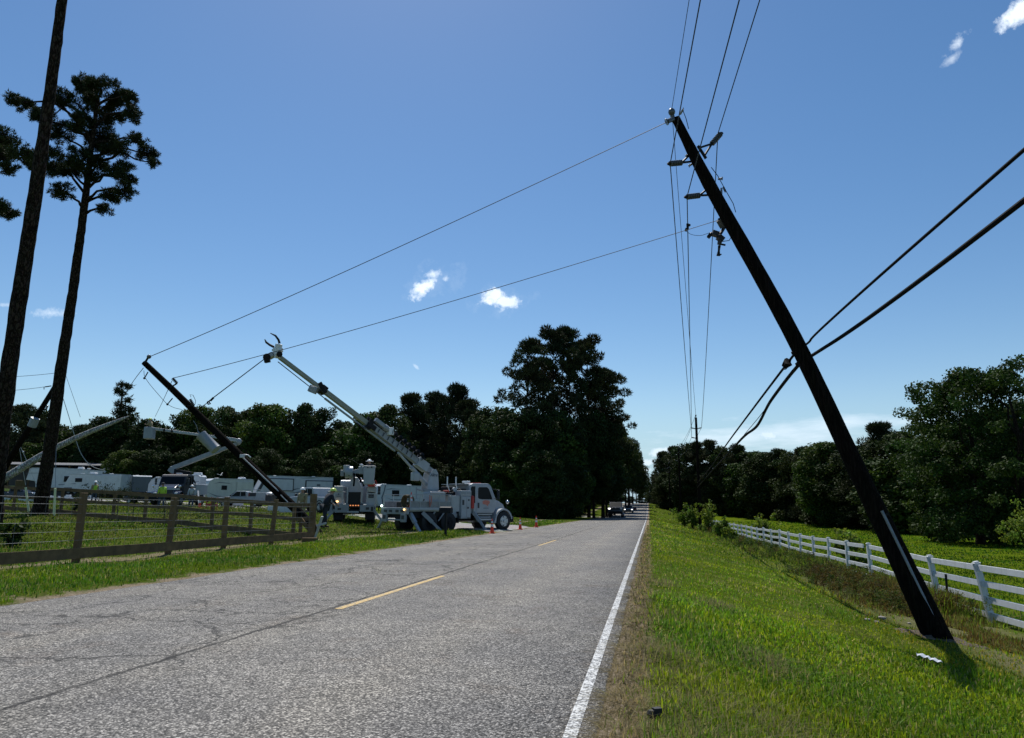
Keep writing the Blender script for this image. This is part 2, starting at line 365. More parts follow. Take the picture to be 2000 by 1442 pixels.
    jn = ramp(d, [(0, (1, 1, 1)), (.012, (1, 1, 1)), (.04, (0, 0, 0))])
    jp = ramp(nz(.9, 4).outputs['Fac'], [(.3, (.6, .6, .6)), (.5, (1, 1, 1))])
    jn = mul(jn, jp)
    tot = M1('MAXIMUM', M1('MAXIMUM', k1, k2), jn)
    mx = N.new('ShaderNodeMix'); mx.data_type = 'RGBA'; L.new(M1('MULTIPLY', tot, .9), mx.inputs['Factor']); L.new(c, mx.inputs['A']); mx.inputs['B'].default_value = (.018, .017, .016, 1)
    L.new(mx.outputs['Result'], b.inputs['Base Color']); b.inputs['Roughness'].default_value = .85; b.inputs['Specular IOR Level'].default_value = .2
    bp = N.new('ShaderNodeBump'); bp.inputs['Strength'].default_value = .8; bp.inputs['Distance'].default_value = .008
    inv = M1('MULTIPLY', vo.outputs['Distance'], -1.); L.new(M1('SUBTRACT', inv, tot), bp.inputs['Height']); L.new(bp.outputs[0], b.inputs['Normal'])
    return mt
def paint_mat(name, c, cover=.45):
    mt, N, L, b = mk(name)
    g = N.new('ShaderNodeNewGeometry'); vo = N.new('ShaderNodeTexVoronoi'); vo.inputs['Scale'].default_value = 62; L.new(g.outputs['Position'], vo.inputs['Vector'])
    sp = N.new('ShaderNodeSeparateColor'); L.new(vo.outputs['Color'], sp.inputs[0])
    nz = N.new('ShaderNodeTexNoise'); nz.inputs['Scale'].default_value = 9; nz.inputs['Detail'].default_value = 6; L.new(g.outputs['Position'], nz.inputs['Vector'])
    ad = N.new('ShaderNodeMath'); ad.operation = 'ADD'; L.new(sp.outputs[0], ad.inputs[0]); L.new(nz.outputs['Fac'], ad.inputs[1])
    rp = N.new('ShaderNodeValToRGB'); e = rp.color_ramp.elements; e[0].position = cover; e[1].position = cover+.12
    L.new(ad.outputs[0], rp.inputs[0]); e[0].color = (.13, .13, .13, 1); e[1].color = (*c, 1)
    vr = N.new('ShaderNodeValToRGB'); vr.color_ramp.elements[0].position = .3; vr.color_ramp.elements[1].position = .8; vr.color_ramp.elements[1].color = (.45, .45, .45, 1); vr.color_ramp.elements[0].color = (1, 1, 1, 1)
    L.new(vo.outputs['Distance'], vr.inputs[0])
    mx = N.new('ShaderNodeMix'); mx.data_type = 'RGBA'; mx.blend_type = 'MULTIPLY'; mx.inputs['Factor'].default_value = .8; L.new(rp.outputs[0], mx.inputs['A']); L.new(vr.outputs[0], mx.inputs['B'])
    L.new(mx.outputs['Result'], b.inputs['Base Color']); b.inputs['Roughness'].default_value = .6
    return mt
def gravel_mat():
    mt, N, L, b = mk('limestone_gravel')
    g = N.new('ShaderNodeNewGeometry'); vo = N.new('ShaderNodeTexVoronoi'); vo.inputs['Scale'].default_value = 22; L.new(g.outputs['Position'], vo.inputs['Vector'])
    sp = N.new('ShaderNodeSeparateColor'); L.new(vo.outputs['Color'], sp.inputs[0])
    rp = N.new('ShaderNodeValToRGB'); e = rp.color_ramp.elements; e[0].color = (.17, .16, .145, 1); e[1].color = (.48, .46, .42, 1); L.new(sp.outputs[0], rp.inputs[0])
    nz = N.new('ShaderNodeTexNoise'); nz.inputs['Scale'].default_value = .5; nz.inputs['Detail'].default_value = 6; L.new(g.outputs['Position'], nz.inputs['Vector'])
    mx = N.new('ShaderNodeMix'); mx.data_type = 'RGBA'; mx.blend_type = 'MULTIPLY'; mx.inputs['Factor'].default_value = .5; L.new(rp.outputs[0], mx.inputs['A']); L.new(nz.outputs['Color'], mx.inputs['B'])
    L.new(mx.outputs['Result'], b.inputs['Base Color']); b.inputs['Roughness'].default_value = .95
    return mt

# ------------------------------------------------------------------ object helpers
def tag(o, label=None, cat=None, group=None, kind=None):
    if label: o['label'] = label
    if cat: o['category'] = cat
    if group: o['group'] = group
    if kind: o['kind'] = kind
    return o
PM = {}
def empty(name, loc, rz=0, label=None, cat=None, group=None):
    o = bpy.data.objects.new(name, None); COL.objects.link(o); o.location = tuple(float(v) for v in loc); o.rotation_euler = (0, 0, rz)
    o.empty_display_size = .3
    tag(o, label, cat, group); PM[o.name] = (np.array(loc, float), rz); return o
class MB:
    def __init__(s): s.v = []; s.f = []; s.mi = []; s.m = 0
    def add(s, vs_, fs):
        n = len(s.v); s.v += [tuple(map(float, p)) for p in vs_]
        for f in fs: s.f.append(tuple(n+i for i in f)); s.mi.append(s.m)
        return s
    def box(s, c, d, rz=0, ax=None):
        x, y, z = [q/2 for q in d]
        P = np.array([(-x, -y, -z), (x, -y, -z), (x, y, -z), (-x, y, -z), (-x, -y, z), (x, -y, z), (x, y, z), (-x, y, z)])
        if ax is not None: P = P@np.array(ax)
        if rz:
            cc, ss = math.cos(rz), math.sin(rz); P = np.stack([P[:, 0]*cc-P[:, 1]*ss, P[:, 0]*ss+P[:, 1]*cc, P[:, 2]], 1)
        return s.add(P+np.array(c), [(0, 3, 2, 1), (4, 5, 6, 7), (0, 1, 5, 4), (1, 2, 6, 5), (2, 3, 7, 6), (3, 0, 4, 7)])
    def b2(s, a, b_): return s.box([(a[i]+b_[i])/2 for i in range(3)], [abs(b_[i]-a[i]) for i in range(3)])
    def bar(s, p0, p1, w, h, up=(0, 0, 1)):
        p0 = np.array(p0, float); p1 = np.array(p1, float); d = p1-p0; L = np.linalg.norm(d); d = d/L
        up = np.array(up, float); sdv = np.cross(d, up)
        if np.linalg.norm(sdv) < 1e-4: sdv = np.cross(d, [1, 0, 0])
        sdv /= np.linalg.norm(sdv); u = np.cross(sdv, d)
        return s.box((p0+p1)/2, (L, w, h), ax=[d, sdv, u])
    def tube(s, pts, r, n=8, caps=True):
        pts = [np.array(p, float) for p in pts]; k = len(pts)
        rr = r if hasattr(r, '__len__') else [r]*k
        base = len(s.v); prev = None; ring = []
        for i in range(k):
            t = pts[min(i+1, k-1)]-pts[max(i-1, 0)]; t = t/(np.linalg.norm(t)+1e-12)
            if prev is None:
                a = np.cross(t, [0, 0, 1]); a = a if np.linalg.norm(a) > .01 else np.cross(t, [1, 0, 0])
            else: a = prev-t*(prev@t)
            a = a/np.linalg.norm(a); prev = a; bb = np.cross(t, a)
            for j in range(n):
                th = 2*math.pi*j/n; s.v.append(tuple(pts[i]+rr[i]*(math.cos(th)*a+math.sin(th)*bb)))
        for i in range(k-1):
            for j in range(n):
                a0 = base+i*n+j; a1 = base+i*n+(j+1) % n
                s.f.append((a0, a1, a1+n, a0+n)); s.mi.append(s.m)
        if caps:
            s.f.append(tuple(base+j for j in range(n))[::-1]); s.mi.append(s.m)
            s.f.append(tuple(base+(k-1)*n+j for j in range(n))); s.mi.append(s.m)
        return s
    def cyl(s, p0, p1, r, r1=None, n=16): return s.tube([p0, p1], [r, r if r1 is None else r1], n)
    def prism(s, pts, a, b_, axis='y'):
        n = len(pts)
        f = {'y': lambda p, t: (p[0], t, p[1]), 'x': lambda p, t: (t, p[0], p[1]), 'z': lambda p, t: (p[0], p[1], t)}[axis]
        v = [f(p, a) for p in pts]+[f(p, b_) for p in pts]
        return s.add(v, [tuple(range(n)), tuple(range(2*n-1, n-1, -1))]+[(i, i+n, (i+1) % n+n, (i+1) % n) for i in range(n)])
    def sphere(s, c, r, n=10, sc=(1, 1, 1)):
        c = np.array(c, float); base = len(s.v); m_ = n//2
        for i in range(m_+1):
            ph = math.pi*i/m_
            for j in range(n):
                th = 2*math.pi*j/n; s.v.append(tuple(c+r*np.array([math.sin(ph)*math.cos(th)*sc[0], math.sin(ph)*math.sin(th)*sc[1], math.cos(ph)*sc[2]])))
        for i in range(m_):
            for j in range(n):
                a = base+i*n+j; b_ = base+i*n+(j+1) % n; s.f.append((a, a+n, b_+n, b_)); s.mi.append(s.m)
        return s
def obj(name, mb, mats, parent=None, smooth=False, bevel=0., world=False, tint=None):
    V = np.array(mb.v, float).reshape(-1, 3)
    if parent is not None and world:
        q = parent; L, rz = PM[q.name]; V = V-L; c, s_ = math.cos(-rz), math.sin(-rz); V = np.stack([V[:, 0]*c-V[:, 1]*s_, V[:, 0]*s_+V[:, 1]*c, V[:, 2]], 1)
    org = np.zeros(3)
    me = bpy.data.meshes.new(name)
    if parent is None and world: org = np.array([V[:, 0].mean(), V[:, 1].mean(), V[:, 2].min()]); V = V-org
    me.from_pydata(V.tolist(), [], mb.f)
    mats = mats if isinstance(mats, (list, tuple)) else [mats]
    for q in mats: me.materials.append(M[q] if isinstance(q, str) else q)
    if len(mats) > 1: me.polygons.foreach_set('material_index', mb.mi)
    bmx = bmesh.new(); bmx.from_mesh(me); bmesh.ops.recalc_face_normals(bmx, faces=bmx.faces)
    if smooth:
        for f in bmx.faces: f.smooth = True
        for e in bmx.edges:
            if len(e.link_faces) == 2 and e.calc_face_angle(0) > .7: e.smooth = False
    bmx.to_mesh(me); bmx.free()
    me.update()
    o = bpy.data.objects.new(name, me); COL.objects.link(o); o.location = tuple(org)
    if bevel:
        bv = o.modifiers.new('b', 'BEVEL'); bv.width = bevel; bv.segments = 2; bv.limit_method = 'ANGLE'; bv.angle_limit = .6
    if parent is not None: o.parent = parent; PM[o.name] = PM.get(parent.name, (np.zeros(3), 0))
    return o
def raw_mesh(name, V, F, mats, tint=None, parent=None, loc=(0, 0, 0), smooth=False, k=None):
    "fast mesh from numpy: F is (n,k)"
    me = bpy.data.meshes.new(name); V = np.asarray(V, np.float32); F = np.asarray(F, np.int32); k = F.shape[1]
    me.vertices.add(len(V)); me.vertices.foreach_set('co', V.ravel())
    me.loops.add(F.size); me.loops.foreach_set('vertex_index', F.ravel())
    me.polygons.add(len(F)); me.polygons.foreach_set('loop_start', np.arange(0, F.size, k, dtype=np.int32)); me.polygons.foreach_set('loop_total', np.full(len(F), k, np.int32))
    me.update(calc_edges=True)
    if smooth: me.polygons.foreach_set('use_smooth', np.ones(len(F), bool))
    for q in (mats if isinstance(mats, (list, tuple)) else [mats]): me.materials.append(M[q] if isinstance(q, str) else q)
    if tint is not None:
        ca = me.color_attributes.new('tint', 'FLOAT_COLOR', 'POINT'); c = np.ones((len(V), 4), np.float32); c[:, :3] = tint; ca.data.foreach_set('color', c.ravel())
    if name is None: return me
    o = bpy.data.objects.new(name, me); COL.objects.link(o); o.location = tuple(float(v) for v in loc)
    if parent is not None: o.parent = parent
    return o
def text_mesh(name, s, size, mat, parent, loc, rot, shear=0, bold=.0):
    cu = bpy.data.curves.new('t', 'FONT'); cu.body = s; cu.size = size; cu.align_x = 'CENTER'; cu.extrude = .004; cu.shear = shear; cu.offset = bold
    ob = bpy.data.objects.new('t', cu); COL.objects.link(ob)
    dg = bpy.context.evaluated_depsgraph_get(); me = bpy.data.meshes.new_from_object(ob.evaluated_get(dg)); bpy.data.objects.remove(ob)
    me.materials.clear(); me.materials.append(M[mat]); o = bpy.data.objects.new(name, me); COL.objects.link(o); o.parent = parent; o.location = loc; o.rotation_euler = rot
    return o
def copy_tree(o, parent=None):
    c = o.copy(); COL.objects.link(c)
    if parent is not None: c.parent = parent
    for ch in list(o.children): copy_tree(ch, c)
    return c
def catenary(a, b_, sag, n=24):
    a = np.array(a, float); b_ = np.array(b_, float); t = np.linspace(0, 1, n)[:, None]
    p = a+(b_-a)*t; p[:, 2] -= (4*sag*t*(1-t))[:, 0]; return [q for q in p]
# ================================================================== SETTING
def spaced(*segs):
    out = []
    for a, b_, st in segs: out += list(np.arange(a, b_, st))
    return np.array(sorted(set(np.round(out, 3))))
def build_ground():
    xs = spaced((-2500, -400, 300), (-400, -120, 20), (-120, -40, 3), (-40, -14, 1), (-14, -8.6, .3), (-8.6, -7.2, .09), (-7.2, -.9, .9), (-.9, .5, .05), (.5, 9, .28), (9, 20, 1), (20, 80, 5), (80, 400, 20), (400, 2801, 400))
    ys = spaced((-60, 0, 6), (0, 3, .5), (3, 14, .14), (14, 30, .3), (30, 60, .8), (60, 140, 2), (140, 300, 5), (300, 600, 25), (600, 5001, 400))
    X, Y = np.meshgrid(xs, ys); Z = T(X, Y)
    V = np.stack([X, Y, Z], -1).reshape(-1, 3); nx, ny = len(xs), len(ys)
    i = np.arange(nx-1)[None, :]+np.arange(ny-1)[:, None]*nx
    F = np.stack([i, i+1, i+1+nx, i+nx], -1).reshape(-1, 4)
    o = raw_mesh('ground', V, F, ground_mat(), smooth=True); tag(o, kind='structure')
build_ground()
def strip(name, xs, ys, mat, dz=0., zf=None, close=None):
    X, Y = np.meshgrid(xs, ys); Z = (zf or (lambda x, y: road_z(y)))(X, Y)+dz
    V = np.stack([X, Y, Z], -1).reshape(-1, 3); nx, ny = len(xs), len(ys)
    i = np.arange(nx-1)[None, :]+np.arange(ny-1)[:, None]*nx
    F = np.stack([i, i+1, i+1+nx, i+nx], -1).reshape(-1, 4)
    return tag(raw_mesh(name, V, F, mat, smooth=True), kind='structure')
ysr = spaced((-60, 0, 5), (0, 60, .5), (60, 140, 2), (140, 340, 4))
def build_road():
    ys = ysr; rng = np.random.RandomState(4)
    xs = [ROAD_L, -6, -3.9, -1.5, ROAD_R]
    X, Y = np.meshgrid(xs, ys)
    wob = .05*np.sin(ys*.8)+.03*np.sin(ys*2.3+1)+rng.normal(0, .015, len(ys))
    wobr = .008*np.sin(ys*1.9)+rng.normal(0, .006, len(ys))
    X[:, 0] += wob; X[:, -1] += wobr
    Z = road_z(Y)
    # skirt so the broken edge has thickness
    Xs = np.concatenate([X[:, :1]-.02, X, X[:, -1:]+.02], 1); Zs = np.concatenate([Z[:, :1]-.06, Z, Z[:, -1:]-.06], 1); Ys = np.concatenate([Y[:, :1], Y, Y[:, -1:]], 1)
    V = np.stack([Xs, Ys, Zs], -1).reshape(-1, 3); nx, ny = Xs.shape[1], len(ys)
    i = np.arange(nx-1)[None, :]+np.arange(ny-1)[:, None]*nx
    F = np.stack([i, i+1, i+1+nx, i+nx], -1).reshape(-1, 4)
    tag(raw_mesh('road', V, F, asphalt_mat()), kind='structure')
build_road()
yel = paint_mat('worn_yellow_paint', (.62, .40, .10), .62); whp = paint_mat('worn_white_paint', (.66, .66, .64), .84)
yy = spaced((-20, 60, .4), (60, 330, 2))
strip('edge_line_marking', np.array([-.495, -.418]), yy, whp, .004)
for k in range(-1, 2):
    y0 = 8.55+16.4*k
    strip('centre_line_marking', np.array([-3.80, -3.70]), np.linspace(y0, y0+4.6, 12), yel, .004)

grav = gravel_mat()
def sheet(name, poly, mat, dz=.03, n=26):
    "quad patch given by 4 corners, following the terrain, with ragged edges"
    A, B, C_, D = [np.array(p, float) for p in poly]; rng = np.random.RandomState(len(name))
    V = []; 
    for j in range(n):
        t = j/(n-1); P0 = A+(D-A)*t; P1 = B+(C_-B)*t
        for i in range(n):
            s = i/(n-1); s2 = s
            p = P0+(P1-P0)*s2
            e = min(s, 1-s, t, 1-t)
            w = 0 if e > .02 else .25
            p = p+rng.normal(0, w, 2)
            V.append((p[0], p[1], float(T(p[0], p[1]))+dz-(.05 if e <= .0 else 0)))
    i = np.arange(n-1)[None, :]+np.arange(n-1)[:, None]*n
    F = np.stack([i, i+1, i+1+n, i+n], -1).reshape(-1, 4)
    return tag(raw_mesh(name, V, F, mat, smooth=True), kind='structure')
sheet('driveway', [(-7.8, 37.5), (-7.75, 50), (-22, 63), (-24, 55)], grav, .035)
sheet('gravel_lane', [(-24, 55), (-22, 63), (-150, 104), (-150, 92)], grav, .035)
sheet('side_road', [(-7.8, 116), (-7.8, 124), (-60, 134), (-60, 126)], grav, .05)

# ================================================================== GRASS (stuff)
def vnoise(x, y, s, seed=0):
    r = np.random.RandomState(seed); a = r.uniform(0, 6.28, 8); k = r.normal(0, 1, (8, 2))
    v = np.zeros_like(x)
    for i in range(8): v += np.sin((x*k[i, 0]+y*k[i, 1])*s+a[i])
    return v/8
def blades(name, x, y, h, w, rng, col, lean=.45, seg=True, lay=0.):
    n = len(x); z = T(x, y); az = rng.uniform(0, 2*np.pi, n); ln = np.abs(rng.normal(0, lean, n))*h+lay*h
    px_, py_ = np.cos(az), np.sin(az); tx, ty = -py_, px_
    az2 = az+rng.normal(0, .5, n); lx, ly = np.cos(az2+np.pi/2)*0+px_*ln, py_*ln
    hh = np.sqrt(np.maximum((h**2-np.minimum(ln, h*.95)**2), (.15*h)**2))
    P = np.stack([x, y, z-.01], 1)
    S = np.stack([tx, ty, np.zeros(n)], 1)*w[:, None]/2
    tip = P+np.stack([lx, ly, hh], 1)
    if seg:
        midp = P+np.stack([lx*.35, ly*.35, hh*.6], 1)
        V = np.stack([P-S, P+S, midp+S*.8, midp-S*.8, tip], 1).reshape(-1, 3)
        b0 = np.arange(n)[:, None]*5
        F = np.concatenate([b0+[0, 1, 2], b0+[0, 2, 3], b0+[3, 2, 4]], 0)
        tint = np.repeat(col, 5, 0)
    else:
        V = np.stack([P-S, P+S, tip], 1).reshape(-1, 3); F = np.arange(3*n).reshape(-1, 3); tint = np.repeat(col, 3, 0)
    o = raw_mesh(name, V, F, 'grass', tint=tint); return tag(o, None, None, kind='stuff')
def polar(rng, n, r0, r1, a0, a1):
    r = np.exp(rng.uniform(np.log(r0), np.log(r1), n)); a = rng.uniform(a0, a1, n)
    return r*np.sin(a), r*np.cos(a), r
def mixcol(n, rng, x, y, dryness, tall=False):
    g = np.array([.62, .92, .6]); yl = np.array([1.55, 1.5, .9]); st = np.array([1.8, 1.2, 6.5]); dk = np.array([.36, .58, .8]); br = np.array([.9, .6, 2.])
    c = np.tile(g, (n, 1)); r = rng.rand(n)
    pat = vnoise(x, y, 1.1, 3)*.9+rng.normal(0, .25, n)
    c = np.where((pat > .12)[:, None], yl*.78, c); c = np.where((pat < -.22)[:, None], dk*1.35, c)
    c = np.where((r < dryness)[:, None], st, c)
    c = c*rng.uniform(.5, 1.35, n)[:, None]*(1+.55*np.clip(vnoise(x, y, .55, 91)*1.6+.1, -.6, .8))[:, None]
    return c, br
def build_grass():
    rng = np.random.RandomState(7)
    # right verge
    for nm, n, r0, r1, seg in (('verge_grass', 210000, 2.6, 11, True), ('verge_grass', 230000, 11, 210, False)):
        x, y, r = polar(rng, n, r0, r1, R_(-4), R_(50))
        ed = -.11+.08*vnoise(x, y, 3.0, 1)+.06*rng.rand(n)
        pk = (x > ed) & (x < 7.6) & (y > 2)
        prob = np.clip((x-ed)/.35, .12, 1); pk &= rng.rand(n) < prob
        ditch = (x > 4.4+.5*vnoise(x, y, 1.5, 2)) & (y > 14) & (y < 27); pk &= ~(ditch & (rng.rand(n) < .75))
        x, y, r = x[pk], y[pk], r[pk]; n = len(x)
        near = np.exp(-np.maximum(x, 0)/.6)
        patch = vnoise(x, y, 1.6, 9)
        h = rng.uniform(.035, .085, n)*(1+.9*np.clip(patch, 0, 1))*(1+.6*near*(rng.rand(n) < .3)); h *= np.where(rng.rand(n) < .03, 1.9, 1)*np.clip(1+(r-20)*.03, 1, 2.2)
        h *= .78
        w = np.maximum(.006, .0015*r)*rng.uniform(.6, 1.5, n)
        dry = .06+.16*near*np.clip(.5+1.5*vnoise(x, y, 1.7, 77), 0, 1.2)+.22*np.clip(vnoise(x, y, .8, 12)*2.2, 0, 1)
        c, br = mixcol(n, rng, x, y, dry)
        c = np.where(((x > 3.2+.3*y*.1) & (y > 10) & (y < 24) & (rng.rand(n) < .35))[:, None], np.array([1.9, 1.25, 1.2])*rng.uniform(.5, 1, n)[:, None], c)
        c *= np.where((y > 28) & (x > 2.2), .8, 1.)[:, None]
        blades(nm, x, y, h, w, rng, c, .95, seg)
    n = 130000; x, y, r = polar(rng, n, 17, 150, R_(4), R_(50)); pk = (x > 7.7) & (x < 90); x, y, r = x[pk], y[pk], r[pk]; n = len(x)
    c, br = mixcol(n, rng, x, y, .03); blades('pasture_grass', x, y, rng.uniform(.04, .09, n)*(1+r*.01), .0016*r, rng, c*[.62, .72, .6], .55, False)
    # straggling blades and straw on the dirt edge
    n = 6000; y = np.exp(rng.uniform(np.log(2.8), np.log(60), n)); x = rng.normal(-.12, .07, n); x = np.clip(x, -.28, .25)
    c = np.where((rng.rand(n) < .7)[:, None], np.array([2.1, 1.2, 8.]), np.array([.9, 1.0, .9]))*rng.uniform(.4, 1.1, n)[:, None]
    blades('dry_edge_grass', x, y, rng.uniform(.04, .11, n), np.maximum(.004, .0012*y), rng, c, .9, True, .4)
    n = 15000; y = np.exp(rng.uniform(np.log(2.8), np.log(40), n)); x = rng.normal(-.22, .045, n); x = np.clip(x, -.31, -.02)
    blades('flat_straw', x, y, rng.uniform(.03, .08, n), np.maximum(.0035, .0009*y), rng, np.array([2.2, 1.25, 9.])*rng.uniform(.25, 1., n)[:, None], 3., True, .6)
    n = 9000; cx = np.array([(.15, 4.2), (.28, 5.2), (.1, 6.6), (.75, 5.0), (.2, 9), (1.0, 7.2), (.45, 4.0), (1.1, 4.3), (.9, 11), (.15, 13)]); k = rng.randint(0, len(cx), n)
    x = cx[k, 0]+rng.normal(0, .13, n); y = cx[k, 1]+rng.normal(0, .35, n)
    blades('dry_tufts', x, y, rng.uniform(.06, .15, n), np.full(n, .005), rng, np.array([1.7, 1.08, 7.])*rng.uniform(.4, 1.2, n)[:, None], 1.3, True, .3)
    # tall weeds and brown brush along the ditch and the white fence
    n = 90000; y = np.exp(rng.uniform(np.log(13.5), np.log(110), n)); cx = 6.6+.5*np.sin(y*.35)-.5*(y < 27)*(y > 16.5); x = cx+rng.normal(0, .8, n)
    x = np.where(y < 30, x, x+rng.normal(0, .5, n))
    tuft = vnoise(x, y, 1.2, 21)
    pk = ((x < 8.4) | (y > 45)) & (x > 3.9) & (tuft > -.15+.2*rng.rand(n)) & ~((y < 17.5) & (x > 6.6))
    hole = ((x-5.1)**2+(y-15.3)**2) < .5; pk &= ~hole
    x, y, tuft = x[pk], y[pk], tuft[pk]; n = len(x)
    h = rng.uniform(.18, .5, n)*(.8+.8*np.clip(tuft, 0, 1))*np.clip((y-10)/8, .5, 1.15)*np.where(x < 5.5, .6, 1)*np.where((y > 18.5) & (y < 30) & (x < 7.2), 1.3, .9)*np.where((y < 19) & (x > 5.7), .42, 1)
    brown = np.array([.85, .44, 1.6]); straw = np.array([1.5, 1.15, 4.2]); gg = np.array([.62, .75, 1.6]); gre = np.array([.8, 1., .8])
    r = rng.rand(n); bf = np.clip((27-y)/6, 0, 1)*.5*np.clip((7.2-x)/1., 0.15, 1)+.06
    c = np.where((r < bf)[:, None], brown, np.where((r < bf+.25)[:, None], straw*.7, np.where((rng.rand(n) < .5)[:, None], gg, gre)))*rng.uniform(.35, 1.2, n)[:, None]
    blades('ditch_weeds', x, y, h, np.maximum(.006, .0009*y)*rng.uniform(.6, 1.6, n), rng, c, .95, True)
    # left verge, between road and timber fence, and the paddock behind it
    for nm, n, r0, r1, seg in (('paddock_grass', 260000, 10, 80, False),):
        x, y, r = polar(rng, n, r0, r1, R_(-60), R_(-3))
        ed = -7.9+.22*vnoise(x, y, 2.0, 31)
        pk = (x < ed) & (y > 5)
        drive = (y > 37.5+(-8-x)*1.08+.8*vnoise(x, y, .8, 5)) & (y < 50+(-8-x)*.93) & (x > -24)
        bare = (np.abs(x+11.6) < .55) & (rng.rand(n) < .75)
        pk &= ~drive & ~bare & (rng.rand(n) < np.clip((ed-x)/.5, .15, 1))
        x, y, r = x[pk], y[pk], r[pk]; n = len(x)
        h = rng.uniform(.05, .13, n)*(1+.6*np.clip(vnoise(x, y, .9, 8), 0, 1))*np.clip(1+(r-20)*.02, 1, 2)
        h *= .72
        w = np.maximum(.006, .0014*r)*rng.uniform(.7, 1.4, n)
        pd = x < -12
        dry = np.where(pd, .34, .10)+.3*np.clip(vnoise(x, y, .5, 44)*2, 0, 1)
        c, br = mixcol(n, rng, x, y, dry); c = c*np.where(pd, .60, .82)[:, None]
        blades(nm, x, y, h, w, rng, c, .95, seg)
    # leafy weed clumps growing inside the paddock
build_grass()
def brush():
    rng = np.random.RandomState(17); V = []; F = []; C_ = []; nb = 0
    for i in range(760):
        if i < 520: y = rng.uniform(16.5, 26.5); x = rng.normal(5.9, .75)
        else: y = np.exp(rng.uniform(np.log(26), np.log(80))); x = rng.normal(6.7, .7)
        if x < 4.3 or x > 7.5 or (y < 18.5 and x > 5.6): continue
        n = 90; r = rng.uniform(.10, .24)*(1+max(0, y-26)*.012); hgt = rng.uniform(.08, .50)*min(1, (x-4.0)/1.3)
        P = rng.normal(0, 1, (n, 3)); P /= np.linalg.norm(P, axis=1)[:, None]; P = P*r*rng.uniform(.3, 1, (n, 1)); P += [x, y, float(T(x, y))+hgt]; P[:, 2] = np.maximum(P[:, 2], T(P[:, 0], P[:, 1])+.01)
        a = rng.normal(0, 1, (n, 3)); a /= np.linalg.norm(a, axis=1)[:, None]; b_ = np.cross(a, rng.normal(0, 1, (n, 3))); b_ /= np.linalg.norm(b_, axis=1)[:, None]; L = rng.uniform(.02, .06, (n, 1))*(1+max(0, y-20)*.02)
        V.append(np.stack([P-a*L, P+b_*L*.35, P+a*L], 1).reshape(-1, 3))
        t = rng.rand(); base = np.array([.80, .40, 1.7]) if t < (.6 if y < 26 else .15) else (np.array([.45, .52, 1.2]) if t < .85 else np.array([1.0, .85, 3.]))
        C_.append(np.repeat(base*rng.uniform(.3, 1.15, (n, 1)), 3, 0))
    V = np.concatenate(V); tag(raw_mesh('brush', V, np.arange(len(V)).reshape(-1, 3), 'grass', np.concatenate(C_)), kind='stuff')
brush()
def stone_heap():
    rng = random.Random(3)
    for i in range(10):
        px, py = [(1694, 1212), (1712, 1216), (1722, 1210), (1776, 1219), (1856, 1196), (1870, 1202), (1880, 1196), (1892, 1206), (1864, 1188), (1900, 1212)][i]
        p = gt(px, py, -1.0); mb = MB(); s = rng.uniform(.035, .09)
        mb.sphere((0, 0, s*.3), s, 7, (rng.uniform(.9, 1.5), rng.uniform(.7, 1.2), .45))
        mb.v = [(a+rng.uniform(-.2, .2)*s, b_+rng.uniform(-.2, .2)*s, c+rng.uniform(-.12, .12)*s) for a, b_, c in mb.v]
        o = obj('broken_concrete', mb, 'stone'); o.location = p; o.rotation_euler = (0, 0, rng.uniform(0, 6))
        tag(o, 'pale broken lump of concrete in the dug soil around the leaning roadside pole', 'rubble', 'broken lumps of concrete round the pole base')
stone_heap()
# ================================================================== POLES AND WIRES
def insulator(root, p0, p1, r=.055, name='insulator', n=7):
    p0 = np.array(p0); p1 = np.array(p1); mb = MB(); pts = []; rr = []
    mb.m = 0
    for i in range(n*4+1):
        t = i/(n*4); pts.append(p0+(p1-p0)*t); k = i % 4; rr.append([r*.55, r*1.0, r*.95, r*.5][k])
    mb.tube(pts, rr, 12)
    obj(name, mb, 'porc', root, True, world=True)
def pixpath(pts): return [at(px, py, d) for px, py, d in pts]
def wire(label, pts, r, mat='wirealu', group=None, cat='wire', name='wire', n=6):
    mb = MB(); mb.tube(pts, r, n)
    o = obj(name, mb, mat, None, True, world=True); tag(o, label, cat, group); return o
# --- the big leaning pole on the right
NP = [(1320, 232, 15.0), (1381, 355, 14.95), (1466, 505, 14.88), (1541.5, 640, 14.8), (1606, 772, 14.72), (1665, 900, 14.65), (1726, 1027, 14.55), (1770, 1117, 14.5), (1812, 1205, 14.45), (1826, 1236, 14.43)]
_g = gt(1830, 1246, -1.0); _gd = float((_g-CAMP)@CF); NP = [(a, b, 15.0+(_gd-15.0)*max(0, (b-232)/(1246-232))) for a, b, c in NP[:-1]]+[(1831, 1247, _gd), (1845, 1276, _gd-.04)]
UGD = lambda y: 15.0+(_gd-15.0)*(y-232)/(1246-232)
NR = [.087, .128, .137, .143, .148, .155, .168, .185, .205, .215, .22]
pp = pixpath(NP); base = gt(1815, 1222, -1.0)
near_pole = empty('utility_pole', pp[-2], 0, 'huge dark wooden power pole leaning left over the verge, foot by the white fence', 'utility pole')
mb = MB()
fine = []; fr = []
for i in range(len(pp)-1):
    for k in range(6):
        t = k/6; fine.append(pp[i]*(1-t)+pp[i+1]*t); fr.append(NR[i]*(1-t)+NR[i+1]*t)
fine.append(pp[-1]); fr.append(NR[-1])
